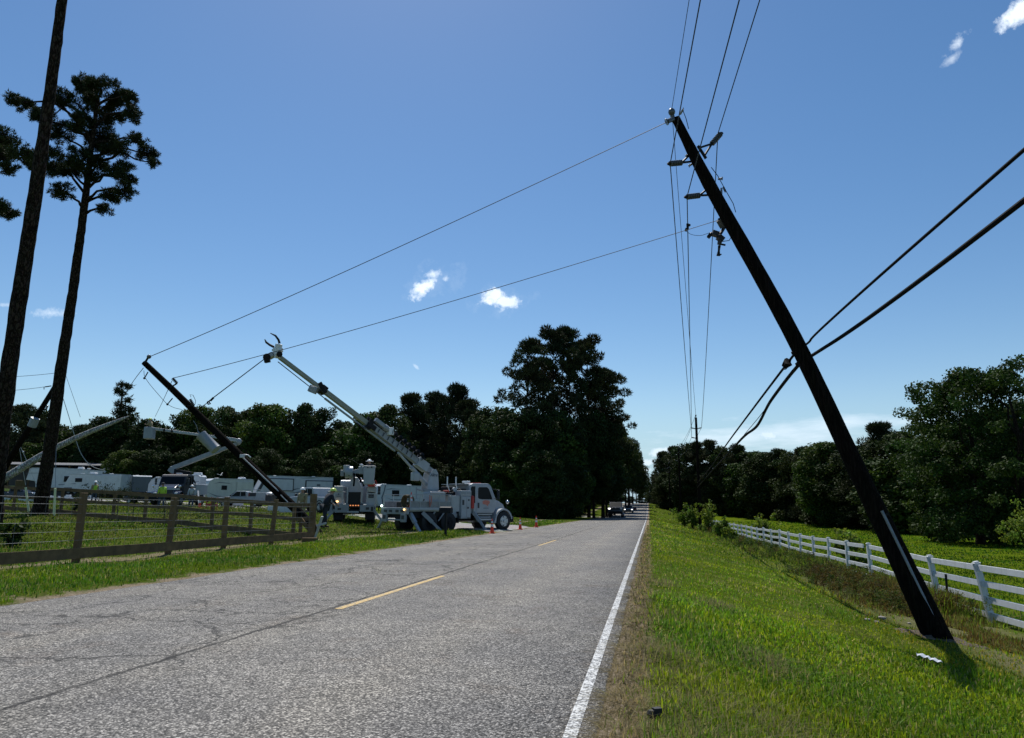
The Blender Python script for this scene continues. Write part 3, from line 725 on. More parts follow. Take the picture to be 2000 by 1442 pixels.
# smooth the centre line
for _ in range(8): fine = [fine[0]]+[(fine[i-1]+fine[i]*2+fine[i+1])/4 for i in range(1, len(fine)-1)]+[fine[-1]]
_r = np.random.RandomState(2); fr = [q*(1+_r.normal(0, .012)) for q in fr]; mb.tube(fine, fr, 24); obj('shaft', mb, 'polewood', near_pole, True, world=True)
A = lambda px, py, dd=0.: at(px, py, 14.93+dd)
mb = MB(); mb.sphere(at(1312, 219, 15.0), .075, 12, (1, 1, 1.1)); mb.cyl(at(1313, 226, 15), at(1316, 238, 15), .045); obj('top_insulator', mb, 'porc', near_pole, True, world=True)
mb = MB(); mb.cyl(at(1314, 233, 14.85), at(1303, 238, 14.7), .045, .05); mb.cyl(at(1303, 238, 14.7), at(1301, 239, 14.7), .07); obj('guy_insulator', mb, 'porc', near_pole, True, world=True)
for nm, a0, a1, tip0, tip1, dp in (('upper right', (1366, 289), (1376, 304), (1390.5, 281), (1408, 261), .15), ('upper left', (1350, 300), (1358, 315), (1331, 318), (1307.5, 320), -.25), ('lower left', (1384, 367), (1392, 381), (1366, 382), (1340.5, 385), -.2)):
    mb = MB()
    e = at(tip0[0], tip0[1], 14.9+dp)
    mb.bar(at(a0[0], a0[1], 14.9), e, .035, .035); mb.bar(at(a1[0], a1[1], 14.9), e, .035, .035)
    mb.bar(at(a0[0]-3, a0[1]-4, 14.84), at(a1[0]+3, a1[1]+6, 14.84), .06, .03)
    obj('bracket', mb, 'dark', near_pole, world=True)
    t1 = at(tip1[0], tip1[1], 14.9+dp*1.6); insulator(near_pole, e, t1, .062)
    mb = MB(); mb.sphere(t1, .045, 8, (1.2, .8, .8)); obj('clamp', mb, 'dark', near_pole, True, world=True); mb = MB(); mb.sphere(e, .04, 8); obj('clamp', mb, 'dark', near_pole, True, world=True)
# cut-outs and arrester
mb = MB(); mb.bar(at(1421, 434, 14.85), at(1407, 457, 14.7), .05, .05); mb.bar(at(1420, 439, 14.85), at(1410, 430, 14.7), .03, .03)
mb.bar(at(1388, 458, 14.6), at(1383, 464, 14.6), .09, .06); mb.bar(at(1401, 476, 14.65), at(1417, 479, 14.6), .03, .03)
mb.tube([at(1405, 480, 14.6), at(1404, 490, 14.6), at(1403, 500, 14.6)], [.03, .022, .04], 8); mb.bar(at(1403, 499, 14.6), at(1409, 497, 14.6), .03, .02)
mb.bar(at(1407, 457, 14.7), at(1403, 474, 14.65), .03, .03); mb.bar(at(1407, 457, 14.7), at(1388, 458, 14.6), .02, .02); obj('mounting_arm', mb, 'dark', near_pole, world=True)
mb = MB(); mb.cyl(at(1406, 429, 14.7), at(1414, 443, 14.72), .085, .085, 14); mb.cyl(at(1405, 426, 14.7), at(1406, 429, 14.7), .03, .05); obj('arrester', mb, 'porc', near_pole, True, world=True)
mb = MB(); mb.bar(at(1391, 455, 14.6), at(1403, 459, 14.6), .11, .1); mb.bar(at(1402, 462, 14.62), at(1412, 470, 14.62), .12, .1); mb.cyl(at(1409, 467, 14.6), at(1404, 478, 14.6), .04); mb.cyl(at(1384, 462, 14.6), at(1391, 456, 14.6), .035)
obj('fuse_cutout', mb, 'trim', near_pole, True, world=True)
for k, (a, b_) in enumerate((((1403, 350), (1410, 349)), ((1413, 366), (1416, 373)), ((1345, 302), (1340, 305)), ((1351, 321), (1346, 324)), ((1328, 224), (1334, 214)), ((1409, 368), (1409, 380)))):
    mb = MB(); mb.cyl(at(*a, 14.85), at(*b_, 14.8), .022); mb.cyl(at(*b_, 14.8), at(b_[0]+.8, b_[1], 14.8), .04, .04, 8); obj('bolt', mb, 'steel', near_pole, world=True)
for q_ in ([at(1327, 222, 14.9), at(1333, 214, 14.8), at(1340, 232, 14.75), at(1345, 252, 14.8)], [at(1389, 327, 14.75), at(1402, 344, 14.7), at(1416, 370, 14.7), at(1432, 398, 14.7), at(1437, 415, 14.75)], [at(1411, 472, 14.6), at(1424, 470, 14.6), at(1432, 457, 14.75)]):
    mb = MB(); mb.tube(q_, .008, 5); obj('jumper_wire', mb, 'wire', near_pole, True, world=True)
mb = MB()
ug = [(x_, y_, UGD(y_)-.17) for x_, y_ in ((1722, 998), (1731, 1016), (1751, 1057), (1770, 1096), (1791, 1140), (1812, 1182), (1832, 1222))]
mb.tube(pixpath([(a, b_, c) for a, b_, c in ug]), .026, 10); obj('cable_guard', mb, 'steel', near_pole, True, world=True)
mb = MB()
for a, b_ in ((1727, 1003), (1757, 1068), (1790, 1135)): mb = MB(); mb.bar(at(a-4, b_+6, UGD(b_)-.17), at(a+7, b_+1, UGD(b_)-.17), .03, .035); obj('strap', mb, 'dark', near_pole, world=True)
# comms hardware
mb = MB(); mb.bar(at(1548, 690, 14.6), at(1556, 684, 14.7), .06, .06); mb.bar(at(1556, 712, 14.6), at(1563, 706, 14.7), .06, .05); mb.bar(at(1552, 687, 14.65), at(1560, 709, 14.65), .02, .02)
obj('cable_clamp', mb, 'dark', near_pole, world=True)
# dug soil heap at the foot, coloured dark to deepen the pole's shadow
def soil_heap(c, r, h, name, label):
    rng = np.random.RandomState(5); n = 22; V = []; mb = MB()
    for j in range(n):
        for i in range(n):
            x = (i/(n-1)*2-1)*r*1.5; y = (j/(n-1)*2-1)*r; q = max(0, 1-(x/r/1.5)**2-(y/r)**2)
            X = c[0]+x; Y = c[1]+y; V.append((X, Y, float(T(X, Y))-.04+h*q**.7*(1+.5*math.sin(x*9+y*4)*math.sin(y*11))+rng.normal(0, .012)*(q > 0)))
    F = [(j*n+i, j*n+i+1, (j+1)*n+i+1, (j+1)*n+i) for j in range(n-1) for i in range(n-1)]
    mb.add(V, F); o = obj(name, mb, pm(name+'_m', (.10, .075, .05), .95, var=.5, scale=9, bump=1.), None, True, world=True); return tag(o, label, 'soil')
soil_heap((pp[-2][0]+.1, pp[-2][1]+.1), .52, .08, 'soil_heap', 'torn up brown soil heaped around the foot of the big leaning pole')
# --- far upright poles on the right
def line_pole(px, dep, top_px, hw=1.0, label='', h=None, simple=False):
    b_ = gd(px, dep); d = dep
    # height from the picture
    z = CH
    P = at(px, top_px, dep); H = P[2]-b_[2] if h is None else h
    root = empty('utility_pole', b_, 0, label, 'utility pole', 'upright power poles along the right of the road')
    mb = MB(); mb.tube([b_-[0, 0, .3], b_+[0, 0, H*.5], b_+[0, 0, H]], [.19, .155, .125], 12); obj('shaft', mb, 'polewood', root, True, world=True)
    mb = MB(); mb.cyl(b_+[0, 0, H], b_+[0, 0, H+.18], .05); mb.sphere(b_+[0, 0, H+.25], .09, 8); obj('top_insulator', mb, 'porc', root, True, world=True)
    ats = [b_+np.array([0, 0, H+.3])]
    for sx, dz in ((.55, 1.25), (-.55, 1.25), (-.55, 2.3)):
        q = b_+np.array([0, 0, H-dz]); e = q+np.array([sx*.45, 0, .06]); t = q+np.array([sx, 0, .12])
        mb = MB(); mb.bar(q+[0, 0, .1], e, .05, .05); mb.bar(q-[0, 0, .12], e, .05, .05); obj('bracket', mb, 'dark', root, world=True)
        insulator(root, e, t, .08, n=5); ats.append(t)
    ats.append(b_+np.array([-.15, 0, H*.42])); ats.append(b_+np.array([-.15, 0, H*.38]))
    return root, ats
FPOLES = [(1368.6, 77, 811, 'upright dark power pole nearest beyond the leaning one, standing among saplings by the white fence'),
          (1330.5, 126, 874, 'second upright power pole down the road, dark against the right-hand wood'),
          (1309.5, 172, 905, 'third upright power pole down the right verge, thin against the trees'),
          (1298.5, 222, 925, 'fourth and most distant power pole where the road narrows between the trees')]
FA = []
for px, dep, tp, lb in FPOLES: FA.append(line_pole(px, dep, tp, 1, lb)[1])
# conductors: attachment points on the leaning pole
A0 = at(1312, 214, 15.0); A1 = at(1309, 320, 14.5); A2 = at(1342, 384, 14.58); A3 = at(1402, 262, 15.14)
def toward_camera(a, px, rise):
    "continue the conductor overhead towards the pole behind the photographer"
    d = ray(px, 0); best = None
    for y in np.linspace(5, 14.5, 400):
        t = y/d[1]; p = CAMP+d*t; e = abs(p[2]-(a[2]+rise*(a[1]-y)))
        if best is None or e < best[0]: best = (e, p)
    p = best[1]; k = (a[1]+38)/(a[1]-p[1]); q = a+(p-a)*k; q[2] = a[2]+rise*(a[1]+38)*.55
    mid = p
    return [a, a*.5+p*.5, p, p+(p-a)*.8, q]
G1 = 'overhead conductors running along the road'
for a, far, px, nm, rr in ((A0, 0, 1346, 'thin top wire running from the tip of the leaning pole overhead', .006), (A1, 2, 1368, 'conductor on the upper left insulator of the leaning pole', .010), (A2, 3, 1444, 'conductor on the lower left insulator of the leaning pole', .010), (A3, 1, 1484, 'conductor on the upper right insulator of the leaning pole', .010)):
    over = toward_camera(np.array(a), px, .10)[::-1]
    t0 = FA[0][far]
    fwd = catenary(a, t0, .35 if far else .2, 30)
    rad = [rr]*len(over)+[rr+.012*(i/29) for i in range(1, 30)]
    wire(nm, over+fwd[1:], rad, 'wirealu', G1)
    for k in range(3):
        c = catenary(FA[k][far], FA[k+1][far], .5, 14); wire('distant stretch of road-side conductor between upright poles', c, .018+.006*k, 'wirealu', 'distant conductors between the upright poles')
# communication cables
def cable(label, pts, r): return wire(label, pts, r, 'wire', 'black communication cables on the leaning pole', 'cable', 'cable', 8)
up = pixpath([(1553, 688, 14.55), (1582, 668, 14.3), (1584, 661, 14.0), (1640, 609, 12.2), (1760, 502, 10), (2000, 293, 7.35)]); up.append(up[-1]+(up[-1]-up[-2])*1.3)
def sm(pts, n=3):
    out = [np.array(p) for p in pts]
    for _ in range(n):
        q = [out[0]]
        for i in range(len(out)-1): q += [out[i]*.75+out[i+1]*.25, out[i]*.25+out[i+1]*.75]
        q.append(out[-1]); out = q
    return out
cable('upper black cable sloping from the right edge down to the leaning pole', sm(up), .022)
lo = pixpath([(1559, 712, 14.5), (1590, 692, 14.1), (1660, 648, 12.0), (1800, 546, 9.8), (2000, 392, 7.6)]); lo.append(lo[-1]+(lo[-1]-lo[-2])*1.3)
cable('thick lower black cable bundle sloping from the right edge to the leaning pole', sm(lo), .033)
c1 = pixpath([(1553, 690, 14.55), (1530, 720, 15.6), (1480, 786, 19), (1412, 877, 30), (1390, 912, 45)])+[FA[0][4]]
cable('upper black cable hanging from the leaning pole towards the next pole', sm(c1), .026)
c2 = pixpath([(1559, 714, 14.5), (1541, 735, 15.3), (1510, 776, 17), (1499, 793, 17.8), (1484, 825, 19), (1474, 838, 20), (1456, 849, 22), (1434, 873, 26), (1412, 898, 33), (1395, 915, 45)])+[FA[0][5]]
cable('lower black cable with a loose slack bulge below the leaning pole', sm(c2), [.036]*400)
if True:
    c3 = pixpath([(1505, 786, 17.2), (1480, 818, 19), (1453, 850, 22)]); wire('thin steel strand bridging the slack bulge of the lower cable', c3, .009, 'wire', None, 'wire')
mb = MB(); mb.tube(pixpath([(1529, 715, 15.2), (1537, 706, 15.1), (1540, 712, 15), (1534, 717, 15.1)]), [.03, .075, .08, .04], 8); mb.tube(pixpath([(1545, 700, 15), (1543, 709, 15), (1538, 716, 15)]), .015, 6); mb.tube(pixpath([(1530, 722, 15.2), (1535, 721, 15.1), (1541, 714, 15)]), .012, 6)
tag(obj('splice_case', mb, 'wire', None, True, world=True), 'small black splice case with loops hanging on the upper cable left of the leaning pole', 'splice case')

# ================================================================== WHITE FENCE
def white_fence():
    ds = []; y = 7.6; 
    while y < 150: ds.append(y); y += 3.08
    fx = lambda y: 7.62+.0016*(y-18)+ (0 if y > 26 else 0)
    b0 = np.array([fx(18), 18, 0]); b0[2] = float(T(b0[0], 18))
    root = empty('rail_fence', b0, 0, 'long white vinyl rail fence along the pasture on the right', 'fence')
    rng = random.Random(5); tops = []
    off = (18.85-7.6) % 3.08
    ys_ = [q+off-3.08 for q in ds]
    H = 1.30
    for i, yv in enumerate(ys_):
        x = fx(yv); z = float(T(x, yv)); lx, ly = rng.uniform(-.03, .03), rng.uniform(-.03, .03)
        if abs(yv-18.85) < 1: lx = -.22
        elif abs(yv-21.9) < 1: lx = -.16
        elif abs(yv-15.8) < 1: lx = -.1
        z0 = np.array([x, yv, z-.1]); z1 = np.array([x+lx, yv+ly, z+H+rng.uniform(-.03, .03)]); tops.append((z0, z1))
        if yv < 100:
            mb = MB(); mb.bar(z0, z1, .125, .125, (0, 1, 0)); mb.m = 0
            d = (z1-z0)/np.linalg.norm(z1-z0); mb.bar(z1, z1+d*.02, .155, .155, (0, 1, 0)); mb.bar(z1+d*.02, z1+d*.05, .10, .10, (0, 1, 0))
            obj('post', mb, 'vinyl', root, bevel=.006, world=True)
    for k, fr in enumerate((.93, .66, .39, .12)):
        for i in range(len(tops)-1):
            if ys_[i] > 100: continue
            a = tops[i][0]+(tops[i][1]-tops[i][0])*((fr*H+.1)/(H+.1)); c = tops[i+1][0]+(tops[i+1][1]-tops[i+1][0])*((fr*H+.1)/(H+.1))
            if 27 < ys_[i] < 29.5 and k == 0: a = a*.78+c*.22   # the broken-off rail
            mb = MB(); mb.bar(a, c, .045, .135); obj('rail', mb, 'vinyl', root, bevel=.005, world=True)
    return root
white_fence()
# distant part of the same fence line is a separate run seen beyond the saplings
p = gt(1872, 1172, -1.3); mb = MB(); q = np.array([p[0], p[1], p[2]])
q = gd(1853, 17.6); mb.cyl(q-[0, 0, .1], q+[.02, 0, .9], .03, .03, 8); tag(obj('steel_stake', mb, 'dark', None, world=True), 'thin dark steel stake standing behind the white fence rails', 'stake')
# white litter
p1 = gt(1792, 1291, -.9); p2 = gt(1842, 1309, -.9); mb = MB(); k = 9
pts = [p1+(p2-p1)*i/(k-1) for i in range(k)]
d = (p2-p1)/np.linalg.norm(p2-p1); s_ = np.array([-d[1], d[0], 0]); V = []; w = [.01, .05, .055, .04, .03, .045, .05, .03, .01]
for i, q in enumerate(pts): V += [q+s_*w[i]+[0, 0, .075+.015*(i % 2)], q-s_*w[i]+[0, 0, .07+.02*((i+1) % 2)]]
V2 = [v+np.array([0, 0, .006]) for v in V]; n_ = len(V)
F = [(2*i, 2*i+1, 2*i+3, 2*i+2) for i in range(k-1)]+[(n_+2*i, n_+2*i+2, n_+2*i+3, n_+2*i+1) for i in range(k-1)]
mb.add(V+V2, F); tag(obj('plastic_strip', mb, 'white', None, world=True), 'white strip of plastic litter lying in the grass by the shadow of the leaning pole', 'litter')
p = gt(1277, 1405, -.1); mb = MB(); mb.sphere((0, 0, .03), .04, 8, (1.1, .8, .7)); mb.box((.02, 0, .05), (.05, .04, .03), .5); o = obj('dark_stone', mb, 'black', None, True); o.location = p; tag(o, 'small black lump lying in the foreground grass', 'stone')
# ================================================================== TREES
def leaves_from(clumps, n_per, size, rng, needle=False, flat=.75, shell=.55, aspect=1.0):
    """clumps: list of (centre, radius). returns V,F,tint of leaf-sized faces"""
    Vs, Ts = [], []
    for c, r in clumps:
        n = max(8, int(n_per*(r**2)))
        d = rng.normal(0, 1, (n, 3)); d /= np.linalg.norm(d, axis=1)[:, None]
        rad = r*(shell+(1-shell)*rng.rand(n)**.5)*rng.uniform(.75, 1.12, n)
        P = np.array(c)+d*rad[:, None]*np.array([1, 1, flat])
        if needle:
            # needles in tufts radiating outwards and up
            dirv = d*.8+rng.normal(0, .45, (n, 3))+np.array([0, 0, .35]); dirv /= np.linalg.norm(dirv, axis=1)[:, None]
            sdv = np.cross(dirv, rng.normal(0, 1, (n, 3))); sdv /= np.linalg.norm(sdv, axis=1)[:, None]
            L = size*rng.uniform(.7, 1.3, n)[:, None]; W = L*.16*aspect
            V = np.stack([P-sdv*W, P+sdv*W, P+dirv*L], 1)
        else:
            nr = d*.5+rng.normal(0, .6, (n, 3))+[0, 0, .3]; nr /= np.linalg.norm(nr, axis=1)[:, None]
            a = np.cross(nr, rng.normal(0, 1, (n, 3))); a /= np.linalg.norm(a, axis=1)[:, None]; b_ = np.cross(nr, a)
            L = size*rng.uniform(.6, 1.35, n)[:, None]
            V = np.stack([P-a*L*.5, P+b_*L*.34, P+a*L*.5, P-b_*L*.34], 1)
        k = V.shape[1]; t = rng.uniform(.72, 1.28)*rng.uniform(.7, 1.3, n)
        col = np.stack([t*rng.uniform(.85, 1.25), t, t*rng.uniform(.8, 1.1)], 1)
        Vs.append(V.reshape(-1, 3)); Ts.append(np.repeat(col, k, 0))
    V = np.concatenate(Vs); T_ = np.concatenate(Ts); k = 3 if needle else 4
    return V, np.arange(len(V)).reshape(-1, k), T_
def wood(branches):
    mb = MB()
    for pts, rr, n in branches: mb.tube(pts, rr, n)
    return mb
def limb(p0, p1, r0, r1, rng, wob=.08, n=5):
    p0 = np.array(p0, float); p1 = np.array(p1, float); L = np.linalg.norm(p1-p0); pts = []
    for i in range(n):
        t = i/(n-1); q = p0+(p1-p0)*t; q = q+np.array([0, 0, .12*L*math.sin(math.pi*t)])
        if 0 < i < n-1: q = q+rng.normal(0, wob*L, 3)*.6
        pts.append(q)
    return pts, [r0+(r1-r0)*i/(n-1) for i in range(n)]
def make_tree(kind, seed, H, W, base_frac, leaf, mat, nper, nclump=70, trunk_r=.22, name='tree', cl_r=(.10, .19), top_heavy=0.):
    """local tree: returns root empty at origin with trunk and crown children"""
    rng = np.random.RandomState(seed)
    root = empty(name, (0, 0, 0))
    clumps = []; br = []
    z0 = H*base_frac; zc = (H+z0)/2; hz = (H-z0)/2
    bend = rng.normal(0, .02*H, 2)
    tp = lambda z: np.array([bend[0]*math.sin(z/H*3), bend[1]*math.sin(z/H*2.5), z])
    br.append(([tp(H*t)-([0, 0, .3] if t == 0 else [0, 0, 0]) for t in np.linspace(0, .93, 9)], [trunk_r*(1.25 if i == 0 else 1-.1*i) for i in range(9)], 9))
    for i in range(nclump):
        u = rng.uniform(-1, 1); th = rng.uniform(0, 2*math.pi); q = rng.rand()**.45
        if kind == 'pine':
            z = H-(H-z0)*rng.rand()**1.25
            f = (H-z)/(H-z0); env = W/2*(.30+.75*math.sin(min(1, f*1.15+.12)*math.pi*.62))*rng.uniform(.35, 1.08)
            if f < .12: env *= .6
            c = tp(z)+np.array([math.cos(th)*env, math.sin(th)*env, rng.normal(0, .2)])
            r = W*rng.uniform(*cl_r)
            clumps.append((c, r)); p0 = tp(max(z0*.95, z-env*.35))
            if i % 2 == 0 or env > W*.3:
                pts, rr = limb(p0, c, .03+.06*(1-f*.3)*trunk_r*3, .018, rng); br.append((pts, rr, 5))
        else:
            rr_ = q; zz = zc+hz*u*.95
            prof = math.sqrt(max(.05, 1-u*u*(.72 if u < 0 else 1.0)))
            env = W/2*prof*rr_*rng.uniform(.85, 1.12)
            c = tp(min(H*.92, max(0, zz)))*[1, 1, 0]+np.array([math.cos(th)*env, math.sin(th)*env, zz])
            r = W*rng.uniform(*cl_r); clumps.append((c, r))
            if i % 4 == 0:
                pts, w_ = limb(tp(max(H*.12, zz-env*.6)), c, trunk_r*.3, .02, rng); br.append((pts, w_, 5))
    obj('trunk', wood(br), 'bark', root, True)
    V, F, T_ = leaves_from(clumps, nper, leaf, rng, kind == 'pine', flat=.62 if kind == 'pine' else .8)
    raw_mesh('crown', V, F, mat, T_, root)
    return root
def place(root, loc, s, rz, label, group=None, name=None, cat='tree', sz=None):
    root.location = tuple(float(v) for v in loc); root.scale = (s, s, sz or s); root.rotation_euler = (0, 0, rz); tag(root, label, cat, group)
    if name: root.name = name
    return root
# prototypes (each is also placed once)
PROTO = {}
def proto(key, *a, **k): PROTO[key] = (make_tree(*a, **k), [False])
proto('leafA', 'leaf', 1, 15, 10, .02, .42, 'leaf', 105, 92, .24, name='forest_tree')
proto('leafB', 'leaf', 2, 15, 9, .02, .38, 'leaf', 120, 86, .22, name='forest_tree')
proto('leafC', 'leaf', 3, 15, 11, .01, .45, 'leafoak', 95, 96, .25, name='forest_tree')
proto('leafH', 'leaf', 9, 17, 10, .36, .42, 'leaf', 105, 80, .26, name='roadside_tree')
proto('pineA', 'pine', 4, 24, 8.0, .46, .50, 'needle', 240, 62, .25, name='pine_tree', cl_r=(.07, .12))
proto('pineB', 'pine', 5, 24, 9.5, .42, .50, 'needle', 240, 72, .27, name='pine_tree', cl_r=(.06, .11))
proto('pineC', 'pine', 6, 18, 8.5, .10, .55, 'needle', 150, 120, .24, name='pine_tree', cl_r=(.08, .15))
def put(key, loc, H, Wf=1., rz=0., label='', group=None):
    root, used = PROTO[key]; H0 = {'leafA': 15, 'leafB': 15, 'leafC': 15, 'leafH': 17, 'pineA': 24, 'pineB': 24, 'pineC': 18}[key]
    s = H/H0
    o = root if not used[0] else copy_tree(root)
    used[0] = True
    o.location = tuple(float(v) for v in loc); o.scale = (s*Wf, s*Wf, s); o.rotation_euler = (0, 0, rz)
    for k_ in ('label', 'group'):
        if k_ in o: del o[k_]
    tag(o, label, 'tree', group); return o
def top_to_H(px, dep, ty):
    b_ = gd(px, dep); P = at(px, ty, dep); return b_, P[2]-b_[2]
def forest():
    rng = random.Random(11)
    gL = 'trees of the dark wood behind the campers'
    # (px, top y, depth, kind, width factor)
    front = [(-60, 790, 120, 'leafA', 1.1), (28, 792, 118, 'pineC', 1.0), (62, 800, 122, 'leafB', 1.0), (105, 845, 116, 'leafC', 1.), (150, 832, 118, 'pineC', .9), (196, 818, 114, 'leafA', 1.1), (232, 806, 118, 'leafB', 1.), (285, 822, 120, 'leafA', .9), (338, 812, 124, 'leafB', .8),
             (382, 798, 126, 'leafC', 1.), (425, 797, 118, 'leafA', .9), (470, 800, 122, 'leafB', 1.), (508, 790, 116, 'leafC', .95), (545, 826, 120, 'leafB', .9), (587, 792, 118, 'leafA', .8), (625, 798, 120, 'leafB', .9), (668, 838, 118, 'leafC', .9),
             (715, 808, 112, 'leafC', .9), (755, 795, 112, 'leafA', .9), (800, 770, 120, 'pineC', .9), (842, 768, 124, 'pineC', .95), (886, 752, 116, 'pineC', .85), (915, 782, 112, 'pineC', .9), (950, 796, 104, 'leafB', .85), (985, 800, 98, 'leafA', .85)]
    for i, (px, ty, dep, k, wf) in enumerate(front):
        if px < 275: dep += 18
        b_, H = top_to_H(px, dep, ty); put(k, b_, H, wf*15/H if k != 'pineC' else wf*18/H*.95, rng.uniform(0, 6), 'tree in the front row of the dark wood standing behind the parked campers', gL)
    for i in range(22):
        px = -40+i*50+rng.uniform(-12, 12); dep = rng.uniform(128, 145)+(16 if i < 7 else 0); ty = {0: 835, 1: 850, 2: 828}[i % 3]+rng.uniform(-6, 6)
        b_, H = top_to_H(px, dep, ty); put(rng.choice(['leafA', 'leafB', 'leafC']), b_, H, 16/H*1.1, rng.uniform(0, 6), 'tree deeper in the dark wood behind the front row, mostly hidden', 'back row of the dark wood behind the campers')
    for i in range(20):      # low understorey that closes the wood near the ground
        px = 240+i*40+rng.uniform(-10, 10); dep = rng.uniform(104, 112) if px > 420 else rng.uniform(112, 118); ty = 893+rng.uniform(-18, 14)
        b_, H = top_to_H(px, dep, ty); put(rng.choice(['leafA', 'leafB', 'leafC']), b_, H, 15/H*.62, rng.uniform(0, 6), 'low bushy understorey tree filling the edge of the wood behind the campers', 'understorey trees along the edge of the wood')
    # tall roadside pine group
    tall = [(1032, 654, 101, 'pineA', .95, 'tall thin pine at the left edge of the high roadside pine group'), (1083, 634, 104, 'pineB', 1.0, 'tallest pine in the middle of the high roadside pine group'), (1112, 627, 108, 'pineA', .95, 'tall pine just right of the tallest one in the roadside group'),
            (1150, 650, 111, 'pineB', .95, 'broad tall pine right of centre in the high roadside pine group'), (1178, 712, 114, 'pineB', 1.05, 'pine with branches reaching out right over the road from the tall group'), (1060, 690, 112, 'pineA', .95, 'pine half hidden behind the middle of the tall roadside group')]
    for i, (px, ty, dep, k, wf, lb) in enumerate(tall):
        b_, H = top_to_H(px, dep, ty); put(k, b_, H, wf*24/H*1.0, 1.3+i*1.7, lb, 'high pine group by the left side of the road')
    low = [(1010, 812, 96, 'leafA'), (1040, 800, 94, 'leafB'), (1075, 815, 98, 'leafC'), (1105, 805, 99, 'leafA'), (1135, 815, 104, 'leafB'), (1160, 806, 108, 'pineC'), (1185, 800, 118, 'pineC'), (1200, 830, 132, 'leafA'), (1213, 845, 148, 'pineC'), (1222, 858, 166, 'leafB'), (1228, 872, 184, 'pineC'),
           (1236, 890, 205, 'leafA'), (1243, 905, 228, 'leafB'), (1249, 925, 258, 'leafA'), (1256, 950, 320, 'leafC'), (1230, 880, 196, 'leafC'), (1020, 880, 92, 'leafC'), (1060, 885, 90, 'leafA'), (1095, 890, 93, 'leafB'), (1130, 895, 99, 'leafC'), (1160, 900, 106, 'leafA'), (1178, 900, 114, 'leafB'), (1195, 905, 128, 'leafC')]
    for px, ty, dep, k in low:
        over = px > 1150 and ty < 960
        kk = 'leafH' if over else k
        b_, H = top_to_H(px, dep, ty); H0 = {'pineC': 18, 'leafH': 17}.get(kk, 15); wf = min(1.25, 14/H)*.95
        if not over: b_[0] = min(b_[0], -8.6-5*wf*H/H0*.9)
        put(kk, b_, H, wf, rng.uniform(0, 6), 'dark tree of the dense wall of trees lining the left side of the road', 'wall of trees lining the left side of the road')
        if over:
            q = b_.copy(); q[0] = min(q[0], -14.5); q[1] += 3; put(k, q, H*.62, .9*15/(H*.62)*.85, rng.uniform(0, 6), 'dark tree of the dense wall of trees lining the left side of the road', 'wall of trees lining the left side of the road')
    for i in range(13):
        y = 122+i*17; x = -15-rng.uniform(0, 3); put(rng.choice(['leafA', 'leafB', 'leafC']), np.array([x, y, float(T(x, y))]), rng.uniform(7, 9), 15/8*.62, rng.uniform(0, 6), 'low bushy tree under the tall roadside trees beyond the side road', 'low bushy trees under the left roadside wood')
    for i in range(16):
        x = -60+i*8+rng.uniform(-2, 2); y = 400+rng.uniform(-10, 30); put(rng.choice(['leafA', 'leafB', 'leafC']), np.array([x, y, float(T(x, y))]), rng.uniform(3.2, 4.4) if -12 < x < 14 else rng.uniform(7, 11), 2.6 if -12 < x < 14 else 1.2, rng.uniform(0, 6), 'tiny far tree where the road vanishes between the woods', 'far trees where the road vanishes')
    # right-hand wood across the pasture
    rt = [(1281, 945, 300, 'leafA'), (1287, 925, 270, 'leafB'), (1300, 884, 205, 'pineC'), (1309, 890, 225, 'leafA'), (1322, 874, 190, 'pineC'), (1345, 869, 178, 'leafA'), (1368, 866, 172, 'pineC'), (1392, 862, 168, 'pineC'), (1418, 874, 165, 'leafB'), (1445, 871, 160, 'pineC'), (1470, 884, 158, 'leafC'), (1500, 888, 150, 'leafA'), (1528, 880, 146, 'pineC'), (1556, 884, 140, 'leafB'),
          (1582, 876, 134, 'pineC'), (1612, 868, 126, 'leafA'), (1640, 868, 118, 'leafC'), (1672, 872, 112, 'leafB'), (1700, 872, 106, 'pineC'), (1738, 828, 98, 'pineC'), (1775, 850, 92, 'leafA'), (1800, 858, 88, 'leafC'), (1960, 800, 92, 'leafA'), (2030, 780, 88, 'leafB'), (1870, 830, 90, 'leafB'), (1915, 820, 95, 'pineC')]
    for px, ty, dep, k in rt:
        b_, H = top_to_H(px, dep, ty)
        put(k, b_, H, min(1.2, 13.5/H)*(1.25 if k != 'pineC' else 1.05), rng.uniform(0, 6), 'tree in the dark wood across the pasture on the right', 'dark wood across the pasture on the right')
    for i in range(26):
        t = i/25; px = 1300+t*730; dep = 185-t*115+ (6 if i % 2 else 0); ty = 925-t*20+rng.uniform(-10, 8); dep = max(dep, 80)
        b_, H = top_to_H(px, dep, ty); put(rng.choice(['leafA', 'leafB', 'leafC']), b_, H, .62*15/H, rng.uniform(0, 6), 'low bushy tree at the foot of the wood across the pasture', 'bushy trees at the foot of the right-hand wood')
forest()
